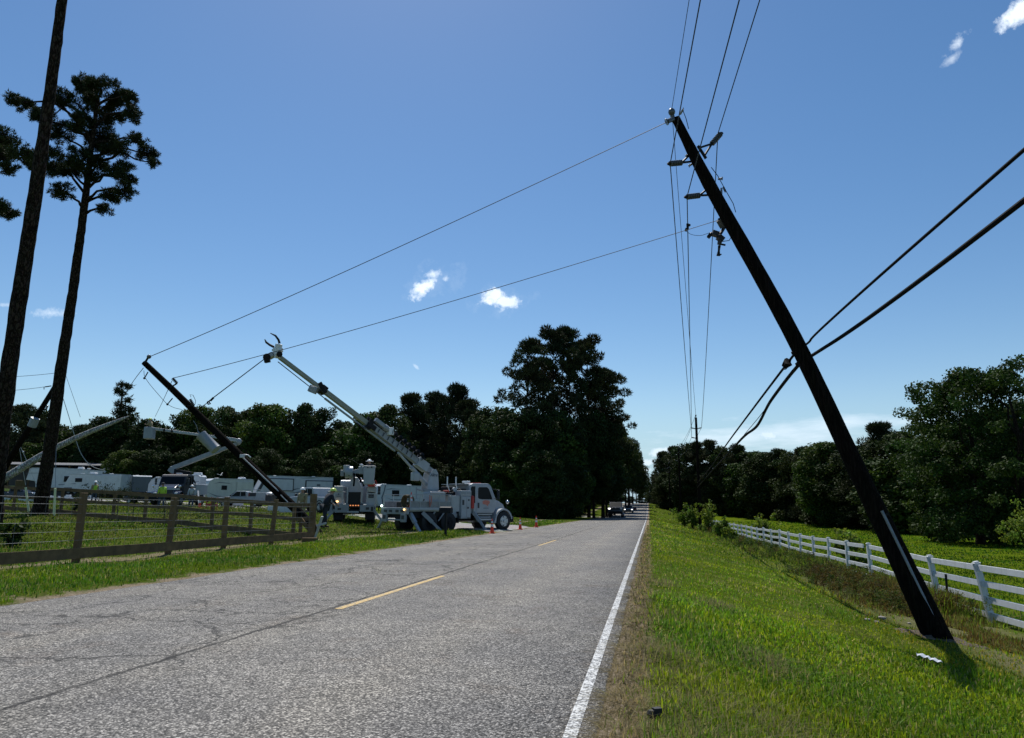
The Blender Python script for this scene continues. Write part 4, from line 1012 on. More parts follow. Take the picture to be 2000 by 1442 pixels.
# big oak on the right edge, two crowns
def oak(px, dep, ty, W, seed, label, nper=120, ncl=130):
    b_, H = top_to_H(px, dep, ty)
    rng = np.random.RandomState(seed); root = empty('oak_tree', b_, 0, label, 'tree'); clumps = []; br = []
    br.append(([np.array([0, 0, -.3]), np.array([.1, 0, 1.]), np.array([.15, .1, H*.3]), np.array([.3, 0, H*.55]), np.array([0, .2, H*.8])], [.42, .33, .28, .18, .07], 10))
    main = []
    for i in range(11):
        th = i*2.4; e = rng.uniform(.25, .92); el = rng.uniform(.25, .97)
        tip = np.array([math.cos(th)*W/2*e, math.sin(th)*W/2*e, H*el*.95]); 
        if el > .8: tip[:2] *= .7
        p0 = np.array([.15, .05, H*rng.uniform(.14, .5)*min(1, el+.2)]); pts, rr = limb(p0, tip, .13, .03, rng, .05, 6); br.append((pts, rr, 6)); main.append(tip)
    for i in range(ncl):
        if i < len(main)*3: c = main[i % len(main)]+rng.normal(0, .75, 3)
        else:
            u = rng.uniform(-1, 1); th = rng.uniform(0, 6.28); prof = math.sqrt(max(.04, 1-u*u*(.30 if u < 0 else 1))); q = rng.uniform(.3, 1.08)
            c = np.array([math.cos(th)*W/2*prof*q, math.sin(th)*W/2*prof*q, H*(.50+.48*u)])
        clumps.append((c, rng.uniform(.55, 1.15)))
    obj('trunk', wood(br), 'bark', root, True)
    V, F, T_ = leaves_from(clumps, nper, .25, rng, False, .7, .3); raw_mesh('crown', V, F, 'leafoak', T_, root); return root
oak(1915, 60, 712, 10.5, 21, 'tallest spreading green oak at the right edge of the picture beside the pasture', 190, 210)
oak(1842, 66, 732, 5.2, 22, 'narrower oak crown on the left side of the big oak by the pasture', 190, 120)
oak(2010, 55, 690, 8.5, 23, 'oak crown cut by the right edge of the picture, behind the leaning pole', 190, 150)
# saplings along the white fence
def sapling(px, py, dep, w, h, seed, label, mat='leafbright', name='sapling'):
    b_ = gd(px, dep); rng = np.random.RandomState(seed); root = empty(name, b_, 0, label, 'sapling', 'young trees along the white fence'); br = []; cl = []
    for i in range(6):
        th = rng.uniform(0, 6.28); tip = np.array([math.cos(th)*w*.42*rng.rand(), math.sin(th)*w*.42*rng.rand(), h*rng.uniform(.6, 1)])
        pts, rr = limb((0, 0, -.05), tip, .035, .01, rng, .05, 6); br.append((pts, rr, 5))
        for q in pts[2:]:
            for _ in range(3): cl.append((q+rng.normal(0, w*.13, 3), rng.uniform(.16, .30)*max(1, w/2)))
    obj('trunk', wood(br), 'bark', root, True)
    V, F, T_ = leaves_from(cl, 330/max(1, w/2)**2, .17*max(1, dep/45)**.5, rng, False, .9, .1); V[:, 2] = np.abs(V[:, 2]); raw_mesh('crown', V, F, mat, T_, root)
SAP = [(1384, 0, 72, 2.6, 3.0, 'leafy bright green sapling directly behind the first upright power pole'), (1354, 0, 80, 2.2, 2.2, 'sapling left of the first upright power pole'), (1408, 0, 60, 1.3, 1.3, 'sapling right of the first upright power pole at the fence'), (1424, 0, 55, .9, .8, 'small bush growing through the far fence rails'), (1493, 0, 58, 2.2, 2.0, 'lone round sapling behind the middle of the white fence'), (1514, 0, 52, 1.5, .8, 'low shoot beside the lone round sapling behind the fence'),
       (1655, 0, 33, 1.8, 1.55, 'sapling behind the broken white rail left of the leaning pole'), (1337, 0, 90, 3, 2.2, 'sapling between the first and second upright poles'), (1675, 0, 31.5, .8, .6, 'small leafy shoot right behind the broken white rail'), (2012, 0, 40, 3, 2.4, 'bush at the right edge of the pasture')]
for i, (px, py, dep, w, h, lb) in enumerate(SAP): sapling(px, py, dep, w, h, 60+i, lb)
# ---- near pines on the left
def near_pine(name, label, trunk_px, radii, clumps_px, dep, seed, nper=5200, lsize=.13, mat='bark'):
    rng = np.random.RandomState(seed)
    tr = [at(px, py, d) for px, py, d in trunk_px]; g = tr[0].copy()
    root = empty(name, g, 0, label, 'tree')
    pts = []; rr = []
    for i in range(len(tr)-1):
        for k in range(10): t = k/10; pts.append(tr[i]*(1-t)+tr[i+1]*t); rr.append(radii[i]*(1-t)+radii[i+1]*t)
    pts.append(tr[-1]); rr.append(radii[-1])
    for _ in range(6): pts = [pts[0]]+[(pts[i-1]+2*pts[i]+pts[i+1])/4 for i in range(1, len(pts)-1)]+[pts[-1]]
    mb = MB(); n = 20; base0 = len(mb.v); mb.tube(pts, rr, n)
    V = np.array(mb.v); 
    for i, q in enumerate(pts):   # ridged bark outline
        seg = V[i*n:(i+1)*n]; V[i*n:(i+1)*n] = q+(seg-q)*(1+rng.normal(0, .045, n))[:, None]
    mb.v = [tuple(v) for v in V]
    obj('trunk', mb, mat, root, True, world=True)
    if clumps_px:
        cl = []; br = []; P = np.array(pts)
        for (px, py, r) in clumps_px:
            c = at(px, py, dep+rng.normal(0, .9)); R = r/FPX*dep*1.12
            # nearest trunk point lower down
            dd = np.linalg.norm(P-c-np.array([0, 0, -R*1.4]), axis=1)+np.where(P[:, 2] > c[2]+.2, 3, 0); j = int(np.argmin(dd)); q, w_ = limb(P[j], c, .07, .022, rng, .05, 7); br.append((q, w_, 6))
            for _ in range(26):
                e = rng.normal(0, 1, 3); e /= np.linalg.norm(e); e *= R*rng.uniform(.35, .95); e[2] *= .85; cc = c+e; cl.append((cc, R*rng.uniform(.17, .30))); q2, w2 = limb(c-np.array([0, 0, R*.2]), cc, .022, .008, rng, .05, 4); br.append((q2, w2, 4))
        obj('branches', wood(br), mat, root, True, world=True)
        V, F, T_ = leaves_from(cl, nper, lsize, rng, True, .8, .15, .75); raw_mesh('crown', V-g, F, 'needle', T_, root)
    return root
cl2 = [(165, 172, 28), (200, 162, 26), (238, 200, 26), (258, 222, 20), (130, 196, 24), (150, 235, 26), (212, 228, 26), (50, 206, 20), (25, 194, 15), (76, 228, 17), (190, 268, 34), (250, 190, 16), (118, 262, 26), (226, 290, 26), (288, 300, 22), (268, 275, 18), (298, 318, 12), (98, 330, 24), (122, 372, 20), (236, 340, 26), (214, 384, 20), (205, 408, 14), (244, 372, 18), (160, 312, 28), (132, 330, 22), (185, 205, 24), (178, 345, 14), (196, 318, 22), (100, 300, 20), (90, 222, 18), (255, 350, 14)]
near_pine('pine_tree', 'tall pine standing in the paddock left of the broken trunk with a full round crown', [(76, 1008, 34), (80, 985, 34), (100, 860, 33.8), (122, 700, 33.5), (141, 580, 33.3), (156, 470, 33), (169, 370, 32.8), (178, 290, 32.6), (188, 215, 32.5), (190, 180, 32.5)], [.42, .30, .265, .235, .20, .175, .14, .11, .07, .03], cl2, 32.6, 31)
cl1 = [(70, -300, 90), (180, -260, 80), (250, -360, 80), (140, -420, 90), (60, -200, 60), (230, -160, 50)]
near_pine('pine_tree', 'nearest bare pine trunk rising out of the top of the picture at the far left', [(-22, 1040, 21.5), (-12, 960, 21.4), (6, 800, 21.2), (32, 620, 21), (66, 400, 20.8), (98, 180, 20.6), (124, -20, 20.5), (140, -200, 20.4), (150, -380, 20.3)], [.36, .25, .225, .205, .18, .145, .125, .10, .05], cl1, 20.4, 32, 160)
cl3 = [(12, 268, 22), (36, 298, 22), (18, 328, 18), (58, 312, 19), (8, 300, 20), (66, 328, 10), (12, 412, 18), (-10, 405, 20), (28, 418, 8), (-20, 290, 34), (-40, 360, 30), (-60, 250, 40), (-90, 320, 40)]
near_pine('pine_tree', 'pine mostly outside the left edge of the picture whose branch tips reach in', [(-150, 1020, 30), (-135, 800, 29.8), (-110, 560, 29.5), (-90, 380, 29.3), (-75, 240, 29.2)], [.4, .26, .2, .14, .05], cl3, 29.3, 33)
near_pine('broken_pine', 'pale stripped pine trunk snapped and leaning low from the left edge up to the right', [(-95, 1000, 36), (-40, 968, 36.3), (0, 940, 36.5), (60, 903, 37), (110, 874, 37.5), (165, 848, 38), (205, 832, 38.4), (235, 820, 38.7), (252, 813, 38.9)], [.24, .23, .20, .185, .165, .14, .115, .08, .03], None, 38, 34, mat='barkpale')
near_pine('thin_pine', 'thin ragged little pine poking above the wood behind the broken trunk', [(232, 960, 135), (236, 820, 135), (238, 780, 135), (236, 742, 135)], [.28, .17, .13, .04], [(237, 752, 9), (252, 756, 8), (230, 764, 6), (240, 770, 9), (250, 782, 9), (232, 790, 8), (244, 798, 10), (228, 806, 8), (255, 802, 8), (238, 812, 10)], 135, 35, 110, .62)
# weeds bushes inside the paddock
def bush(px, dep, w, h, seed, label, mat='leaf'):
    b_ = gd(px, dep); rng = np.random.RandomState(seed); root = empty('bush', b_, 0, label, 'bush'); br = []; cl = []
    for i in range(9):
        th = rng.uniform(0, 6.28); tip = np.array([math.cos(th)*w*.5*rng.rand(), math.sin(th)*w*.5*rng.rand(), h*rng.uniform(.55, 1)]); pts, rr = limb((0, 0, -.03), tip, .014, .005, rng, .06, 5); br.append((pts, rr, 4))
        for q in pts[1:]: cl.append((q+rng.normal(0, w*.07, 3), rng.uniform(.08, .17)*max(1, w/1.5)))
    obj('stems', wood(br), 'bark', root, True)
    V, F, T_ = leaves_from(cl, 900/max(1, w/1.5)**2, .10, rng, False, .9, .1); V[:, 2] = np.abs(V[:, 2]); raw_mesh('foliage', V, F, mat, T_, root)
bush(20, 17.5, 1.1, .6, 81, 'spiky weed clump behind the mesh at the left edge of the paddock', 'leafoak')
bush(145, 40, 1.8, 1.2, 82, 'leafy bush by the rear fence between the pine and the first post', 'leaf')
bush(195, 60, 3.6, 1.6, 83, 'low dark bush behind the rear fence below the long camper', 'leaf')
bush(228, 62, 3.4, 1.5, 84, 'low dark bush next to the dark trailer behind the rear fence', 'leaf')
bush(262, 62, 3.2, 1.4, 85, 'low bush in front of the dark trailer bed', 'leaf')
# ================================================================== LEFT POLES
def left_pole():
    b_ = gt(624, 1040, -.1); topd = 33.2
    d0 = float((b_-CAMP)@CF)
    line = [(281, 708, topd), (340, 764, topd), (440, 862, 32.8), (520, 940, 32.2), (575, 992, (d0+32)/2)]
    pts = pixpath(line)+[b_-np.array([0, 0, .15])]; rr = [.125, .145, .165, .185, .20, .235]
    root = empty('utility_pole', b_, 0, 'dark leaning power pole behind the corner of the timber fence, carrying a grey transformer', 'utility pole')
    f, r2 = [], []
    for i in range(len(pts)-1):
        for k in range(6): t = k/6; f.append(pts[i]*(1-t)+pts[i+1]*t); r2.append(rr[i]*(1-t)+rr[i+1]*t)
    f.append(pts[-1]); r2.append(rr[-1])
    mb = MB(); mb.tube(f, r2, 18); obj('shaft', mb, 'polewood', root, True, world=True)
    D = 32.9
    mb = MB(); a = at(393, 850, 32.35); b2 = at(422, 878.5, 32.2); u = (b2-a)/np.linalg.norm(b2-a)
    mb.tube([a-u*.02, a, a+u*.04, a+u*.06, b2-u*.05, b2, b2+u*.02], [.17, .25, .25, .235, .235, .245, .20], 20); obj('transformer', mb, 'grey', root, True, world=True)
    mb = MB(); mb.cyl(a-u*.02, a-u*.22, .05, .03); mb.bar(at(398, 845, 32.4), at(405, 852, 32.6), .06, .1); mb.bar(at(424, 868, 32.3), at(430, 873, 32.6), .06, .12); mb.tube([a-u*.2, at(384, 832, 32.4), at(378, 822, 32.6)], .012, 5); obj('bushing', mb, 'steel', root, True, world=True)
    for nm, p0, p1, arm in ((1, (337, 739), (346, 749), (333, 757)), (2, (371, 780), (379, 793), (366, 793))):
        insulator(root, at(*p0, D), at(*p1, D), .075, n=5); mb = MB(); mb.bar(at(*p1, D), at(*arm, D), .05, .05); obj('bracket', mb, 'dark', root, world=True)
    mb = MB(); mb.bar(at(283, 709, D), at(289, 699, D), .07, .06); obj('bracket', mb, 'dark', root, world=True)
    mb = MB(); mb.sphere(at(291, 697, D), .10, 10); obj('top_insulator', mb, 'porc', root, True, world=True)
    for p0, p1 in (((289, 727), (282, 739)), ((337, 778), (327, 790))):
        mb = MB(); mb.cyl(at(*p0, D), at(*p1, D), .025); mb.sphere(at(*p1, D), .055, 8); obj('insulator_pin', mb, 'dark', root, True, world=True)
    mb = MB(); mb.tube(pixpath([(373, 776, D), (371, 771, D), (377, 772, D), (382, 783, D), (381, 790, D)]), .012, 5); obj('jumper_loop', mb, 'wire', root, True, world=True)
    mb = MB(); mb.tube(pixpath([(386, 790, D), (392, 791, D), (395, 798, D), (393, 806, D), (394, 815, D)]), .012, 5); obj('jumper_loop', mb, 'wire', root, True, world=True)
    mb = MB(); mb.tube(pixpath([(396, 893, 32.3), (430, 860, 32.5), (470, 890, 32.3), (505, 923, 32.1), (545, 961, 31.9), (572, 987, 31.8)][2:]), .03, 8); obj('conduit', mb, 'lgrey', root, True, world=True)
    mb = MB(); mb.tube(pixpath([(548, 967, 31.7), (562, 981, 31.6)]), .022, 6); obj('conduit', mb, 'lgrey', root, True, world=True)
    mb = MB(); mb.box(at(473, 891, 32.1), (.17, .15, .15)); mb.tube(pixpath([(476, 888, 32.1), (484, 889, 32.1), (490, 894, 32.1)]), .03, 6); obj('service_head', mb, 'white', root, True, bevel=.03, world=True)
    return pts
LP = left_pole()
def wires_left():
    D = 33
    a = at(1302, 239, 14.7); b_ = at(292, 697, D); pts = catenary(a, b_, .12, 40); wire('long bare wire spanning the road between the tips of the two leaning poles', pts, [.007+.009*i/39 for i in range(40)], 'wirealu', None)
    a = at(1404, 430, 14.75); b_ = at(337, 739, D); pts = catenary(a, b_, .14, 40); wire('lower bare wire spanning the road past the boom tip', pts, [.006+.009*i/39 for i in range(40)], 'wirealu', None)
    mb = MB(); c = at(1343, 443, 15.4); mb.box(c, (.05, .05, .13)); mb.bar(at(1341, 446, 15.4), at(1339, 452, 15.4), .04, .04); mb.sphere(at(1346, 440, 15.4), .035, 6)
    tag(obj('line_clamp', mb, 'dark', None, world=True), 'small hot-line clamp joining two wires below the leaning pole insulators', 'clamp')
    wire('looped jumper wire hanging below the line clamp by the leaning pole', sm(pixpath([(1341, 452, 15.3), (1350, 459, 15.2), (1368, 461, 15), (1380, 457, 14.8), (1389, 454, 14.7)])), .005, 'wire')
    wire('slack wire going left from the top of the transformer pole to the thin pine', sm(pixpath([(280, 719, D), (262, 742, D+3), (240, 775, 70), (215, 803, 110)])), .016)
    wire('loose wire hanging in a loop from the transformer pole', sm(pixpath([(281, 724, D), (282, 739, D), (319, 782, D), (327, 790, D), (340, 797, D), (355, 800, D)])), .011)
    wire('wire dropping from the transformer pole insulator towards the far bucket', sm(pixpath([(336, 744, D), (318, 784, 42), (303, 814, 56)])), .014)
    # wires at the far left
    d = 42
    wire('upper thin wire running to the left edge from the dark leaning pole', catenary(at(-60, 738, d), at(124, 727, d), .1, 8), .012)
    wire('lower thin wire running to the left edge from the dark leaning pole', catenary(at(-60, 766, d), at(100, 754, d), .1, 8), .012)
    wire('wire falling from the dark leaning pole behind the broken trunk and sagging to the right', sm(pixpath([(119, 765, d), (135, 815, d), (150, 866, d), (158, 887, d), (171, 905, d), (186, 915, d), (205, 919, d)])), .02, 'lgrey')
    wire('thin wire dropping from the tip of the dark leaning pole', sm(pixpath([(127, 729, d), (144, 778, d), (157, 815, d)])), .011)
    wire('twin cord hanging in front of the far barn', sm(pixpath([(37, 869, d), (42, 900, d), (47, 930, d), (50, 948, d)])), .014, 'lgrey')
    wire('cord with a white ball hanging in front of the far barn', sm(pixpath([(38, 869, d), (45, 884, d), (54, 905, d), (66, 935, d), (72, 950, d)])), .014, 'lgrey')
    mb = MB(); mb.sphere(at(45, 883, d), .055, 8); tag(obj('white_knob', mb, 'white', None, True, world=True), 'small white knob on the cord hanging by the far left pole', 'knob')
wires_left()
def dark_pole():
    d = 42; pts = pixpath([(126, 724, d), (95, 776, d), (60, 832, d), (30, 880, d), (0, 929, d), (-32, 978, d)]); root = empty('utility_pole', pts[-1], 0, 'dark pole leaning right at the far left between the two pine trunks', 'utility pole')
    mb = MB(); mb.tube(pts, [.12, .14, .15, .165, .18, .2], 14); obj('shaft', mb, 'polewood', root, True, world=True)
    mb = MB(); mb.bar(at(100, 754, d), at(88, 756, d), .05, .05); mb.bar(at(86, 756, d), at(86, 761, d), .03, .03); obj('bracket', mb, 'dark', root, world=True)
    mb = MB(); mb.bar(at(84, 791, d), at(91, 795, d), .05, .04); mb.bar(at(79, 800, d), at(88, 802, d), .03, .03); obj('bracket', mb, 'dark', root, world=True)
    insulator(root, at(93.5, 792, d-.05), at(89, 801, d-.05), .07, n=4)
    mb = MB(); mb.cyl(at(69, 817, d-.3), at(62, 833, d-.3), .24, .24, 16); obj('transformer', mb, 'grey', root, True, world=True)
    mb = MB(); mb.sphere(at(127, 727, d), .1, 8); obj('top_insulator', mb, 'porc', root, True, world=True)
dark_pole()
# ================================================================== TIMBER FENCES
def on_line(P, Q, px):
    lo, hi = -3., 6.
    f = lambda t: (lambda q: CX+FPX*(q@CR)/(q@CF))(P+(Q-P)*t-CAMP)-px
    for _ in range(60):
        mid = (lo+hi)/2
        if f(mid)*f(hi) <= 0: lo = mid
        else: hi = mid
    return P+(Q-P)*(lo+hi)/2
def gz(p, dz=0.): return np.array([p[0], p[1], float(T(p[0], p[1]))+dz])
E_ = gt(607, 1055, -.1); P1_ = gt(147, 1099, -.1)
def front_fence():
    root = empty('timber_fence', gz(P1_), 0, 'timber and wire fence facing the road with a low kickboard', 'fence')
    ys = []
    A = np.array([P1_[0], P1_[1], 0]); B = np.array([E_[0], E_[1], 0])
    sp = np.linalg.norm(B-A)
    ps = [A, on_line(A, B, 328), on_line(A, B, 436), on_line(A, B, 529)]
    d = (B-A)/np.linalg.norm(B-A); ps = [A-d*5.4, A-d*2.7]+ps
    rng = random.Random(2)
    for p in ps:
        g = gz(p); mb = MB(); mb.bar(g-[0, 0, .1], g+np.array([rng.uniform(-.03, .06), rng.uniform(-.05, .08), 1.40+rng.uniform(-.04, .04)]), .115, .115, (0, 1, 0)); obj('post', mb, 'woodfence', root, bevel=.01, world=True)
    g = gz(B); mb = MB(); mb.tube([g-[0, 0, .2], g+[0, .05, 1.62]], .125, 14); obj('corner_post', mb, 'woodfence', root, True, world=True)
    allp = ps+[B]
    for i in range(len(allp)-1):
        a = gz(allp[i], .19)+np.array([.085, 0, 0]); c = gz(allp[i+1], .19)+np.array([.085, 0, 0]); mb = MB(); mb.bar(a, c, .04, .21); obj('kickboard', mb, 'woodfence', root, world=True)
    mb = MB()
    for h in (.45, .63, .81, .99, 1.17, 1.30): mb.tube([gz(q, h)+np.array([.07, 0, 0]) for q in allp], .003, 4)
    L = 0
    for i in range(len(allp)-1):
        n = int(np.linalg.norm(allp[i+1]-allp[i])/.32)
        for k in range(1, n):
            q = allp[i]+(allp[i+1]-allp[i])*k/n+np.array([.07, 0, 0]); mb.tube([gz(q, .3), gz(q, 1.3)], .0018, 3, False)
    obj('wire_mesh', mb, 'steel', root, world=True)
    for a, c in (((588, 1014), (604, 1034)), ((612, 1018), (621, 1040))):
        dd = float((g-CAMP)@CF); mb = MB(); mb.bar(at(*a, dd+.3), at(*c, dd+.1), .05, .12); obj('brace', mb, 'woodfence', root, world=True)
    return B
CORNER = front_fence()
def rear_fence():
    F = gd(-40, 39.2); A = np.array([CORNER[0]-.1, CORNER[1]+.12, 0]); B = np.array([F[0], F[1], 0])
    root = empty('timber_fence', gz(B), 0, 'three-rail timber fence running away to the left behind the paddock', 'fence')
    ps = [A]+[on_line(A, B, q) for q in (572, 488, 412, 341, 280, 218, 115, 22, -40)]
    for p in ps[1:]:
        g = gz(p); mb = MB(); mb.bar(g-[0, 0, .1], g+[0, 0, 1.28], .11, .11, (0, 1, 0)); obj('post', mb, 'woodfence', root, bevel=.008, world=True)
    q = on_line(A, B, 586); g = gz(q); mb = MB(); mb.bar(g, g+[0, 0, .8], .13, .05, (0, 1, 0)); obj('post', mb, 'woodfence', root, world=True)
    nrm = np.array([.08, -.08, 0])
    for h, w in ((1.22, .15), (.74, .13), (.16, .20)):
        for i in range(len(ps)-1):
            mb = MB(); mb.bar(gz(ps[i], h)+nrm, gz(ps[i+1], h)+nrm, .035, w); obj('rail', mb, 'woodfence', root, world=True)
    for px in (257, 318, 226): 
        q = on_line(A, B, px); mb = MB(); mb.cyl(gz(q), gz(q, 1.1), .018, .018, 6); obj('t_post', mb, 'dark', root, world=True)
    mb = MB(); mb.bar(gz(on_line(A, B, 355), .1), gz(on_line(A, B, 396), .6), .02, .02); obj('stay_wire', mb, 'dark', root, world=True)
rear_fence()
# fallen dark log line and pale guy-wire covers
for px, py, px2, py2, dep, lb in ((58, 989, 50, 952, 36, 'leaning yellow-white guy wire guard left of the paddock pine'), (107, 994, 108, 954, 33, 'upright yellow-white guy wire guard right of the paddock pine')):
    mb = MB(); q = at(px, py, dep); q = gz(q); e = at(px2, py2, dep); mb.cyl(q, e, .055, .05, 8); tag(obj('guy_guard', mb, pm('pale_yellow_guard', (.72, .74, .45), .5), None, True, world=True), lb, 'guy guard')
wire('guy wire rising beside the paddock pine to the sky', [at(108, 954, 33), at(109, 900, 33.4), at(110, 870, 33.8)], .012, 'steel')
# white cross
def cross():
    g = gt(615, 1056, -.1); d = float((g-CAMP)@CF); root = empty('wooden_cross', g, 0, 'weathered white wooden cross leaning beside the fence corner post', 'cross')
    mb = MB(); mb.bar(at(613, 1058, d), at(629.5, 1009, d), .045, .12, (0, 1, 0)); obj('upright', mb, 'lgrey', root, bevel=.005, world=True)
    mb = MB(); mb.bar(at(618, 1027, d-.05), at(637, 1022, d-.05), .04, .07); obj('crossbar', mb, 'lgrey', root, bevel=.005, world=True)
cross()
mb = MB(); g = gt(606, 1057, -.1); mb.box(g+[0.1, -.25, .05], (.5, .25, .14), .3); tag(obj('timber_block', mb, 'woodfence', None, world=True), 'short block of timber lying at the foot of the corner post', 'timber')
# ================================================================== CONES
CN = [None]
def cone(loc, s, label, group='orange cones with white bands', cat='traffic cone'):
    if CN[0] is None:
        root = empty('traffic_cone', loc, 0, label, cat, group); CN[0] = root
        mb = MB(); mb.box((0, 0, .02), (.37, .37, .04)); obj('base', mb, 'orange', root, bevel=.012)
        H = .90
        r = lambda z: .135-.108*z/H
        mb = MB(); zs = [.04, .37, .37, .55, .55, .60, .60, .73, .73, H]
        mb.tube([(0, 0, .04), (0, 0, H-.02), (0, 0, H)], [r(.04), r(H), r(H)*.7], 20); obj('cone_body', mb, 'orange', root, True)
        for z0, z1 in ((.40, .55), (.63, .74)):
            mb = MB(); mb.tube([(0, 0, z0), (0, 0, z1)], [r(z0)+.004, r(z1)+.004], 20, False); obj('reflective_band', mb, 'reflw', root, True)
        root.scale = (s, s, s); return root
    o = copy_tree(CN[0]); o.location = tuple(float(v) for v in loc); o.scale = (s, s, s); o['label'] = label; o['group'] = group; return o
def cone_px(px, py, hpx, label):
    g = gt(px, py, -.3); g[2] = max(g[2], float(road_z(g[1])) if g[0] > ROAD_L else g[2]); d = float((g-CAMP)@CF); cone(g, hpx*d/FPX/.90, label)
cone_px(961, 1042, 28.5, 'nearest orange cone on the road edge in front of the truck cab')
cone_px(1016, 1035, 23.5, 'middle orange cone on the road edge right of the truck')
cone_px(1047.5, 1031, 22, 'rightmost and farthest orange cone on the road edge')
cone(gd(389.5, 58), 1.0, 'orange cone standing beside the far bucket truck seen through the fence')
# red barricades through the fence
for i, (px, lb) in enumerate(((407, 'red plastic barricade left of the fence post'), (419, 'red plastic barricade behind the fence post'))):
    g = gd(px, 56); root = empty('barricade', g, 0, lb, 'barricade'); 
    for s_ in (-.2, .2): mb = MB(); mb.bar((s_, 0, 0), (s_, 0, .95), .05, .05, (0, 1, 0)); obj('leg', mb, 'red', root)
    for z in (.35, .75): mb = MB(); mb.box((0, -.03, z), (.5, .03, .2)); obj('board', mb, 'red', root)
# mailbox
g = gt(870, 1045, -.3)
root = empty('mailbox', g, R_(80), 'dark mailbox on a post standing in front of the digger truck', 'mailbox')
mb = MB(); mb.bar((0, 0, -.1), (0, 0, .95), .09, .09, (0, 1, 0)); obj('post', mb, 'dark', root)
mb = MB(); mb.prism([(-.13, 0), (-.13, .16), (-.09, .24), (0, .28), (.09, .24), (.13, .16), (.13, 0)], -.28, .28, 'y'); mb.v = [(a, b_, c+.95) for a, b_, c in mb.v]; obj('box', mb, 'dark', root)
mb = MB(); mb.box((.14, -.1, 1.12), (.01, .03, .12)); obj('flag', mb, 'red', root)
# ================================================================== VEHICLES
def wheel(root, x, y, r=.53, w=.30, hub='alu', side=-1, name='wheel'):
    mb = MB(); k = .06
    mb.tube([(x, y-w/2, r), (x, y-w/2+.03, r), (x, y+w/2-.03, r), (x, y+w/2, r)], [r*.90, r, r, r*.90], 28); t = obj(name, mb, 'black', root, True)
    yo = y+side*w/2
    mb = MB(); mb.tube([(x, yo-side*.01, r), (x, yo+side*.012, r)], [r*.60, r*.56], 24); mb.tube([(x, yo, r), (x, yo+side*.07, r)], [r*.2, r*.16], 14)
    for i in range(10):
        a = i*math.pi/5; mb.cyl((x+math.cos(a)*r*.4, yo, r+math.sin(a)*r*.4), (x+math.cos(a)*r*.4, yo+side*.035, r+math.sin(a)*r*.4), .028, .028, 6)
    o = obj('rim', mb, hub, t, True)
    mb = MB()
    for i in range(5):
        a = (i+.5)*2*math.pi/5; mb.cyl((x+math.cos(a)*r*.46, yo, r+math.sin(a)*r*.46), (x+math.cos(a)*r*.46, yo+side*.016, r+math.sin(a)*r*.46), .05, .05, 8)
    obj('hand_hole', mb, 'black', t)
    return t
def arc(cx, cz, r, a0, a1, n): return [(cx+r*math.cos(R_(a0+(a1-a0)*i/(n-1))), cz+r*math.sin(R_(a0+(a1-a0)*i/(n-1)))) for i in range(n)]
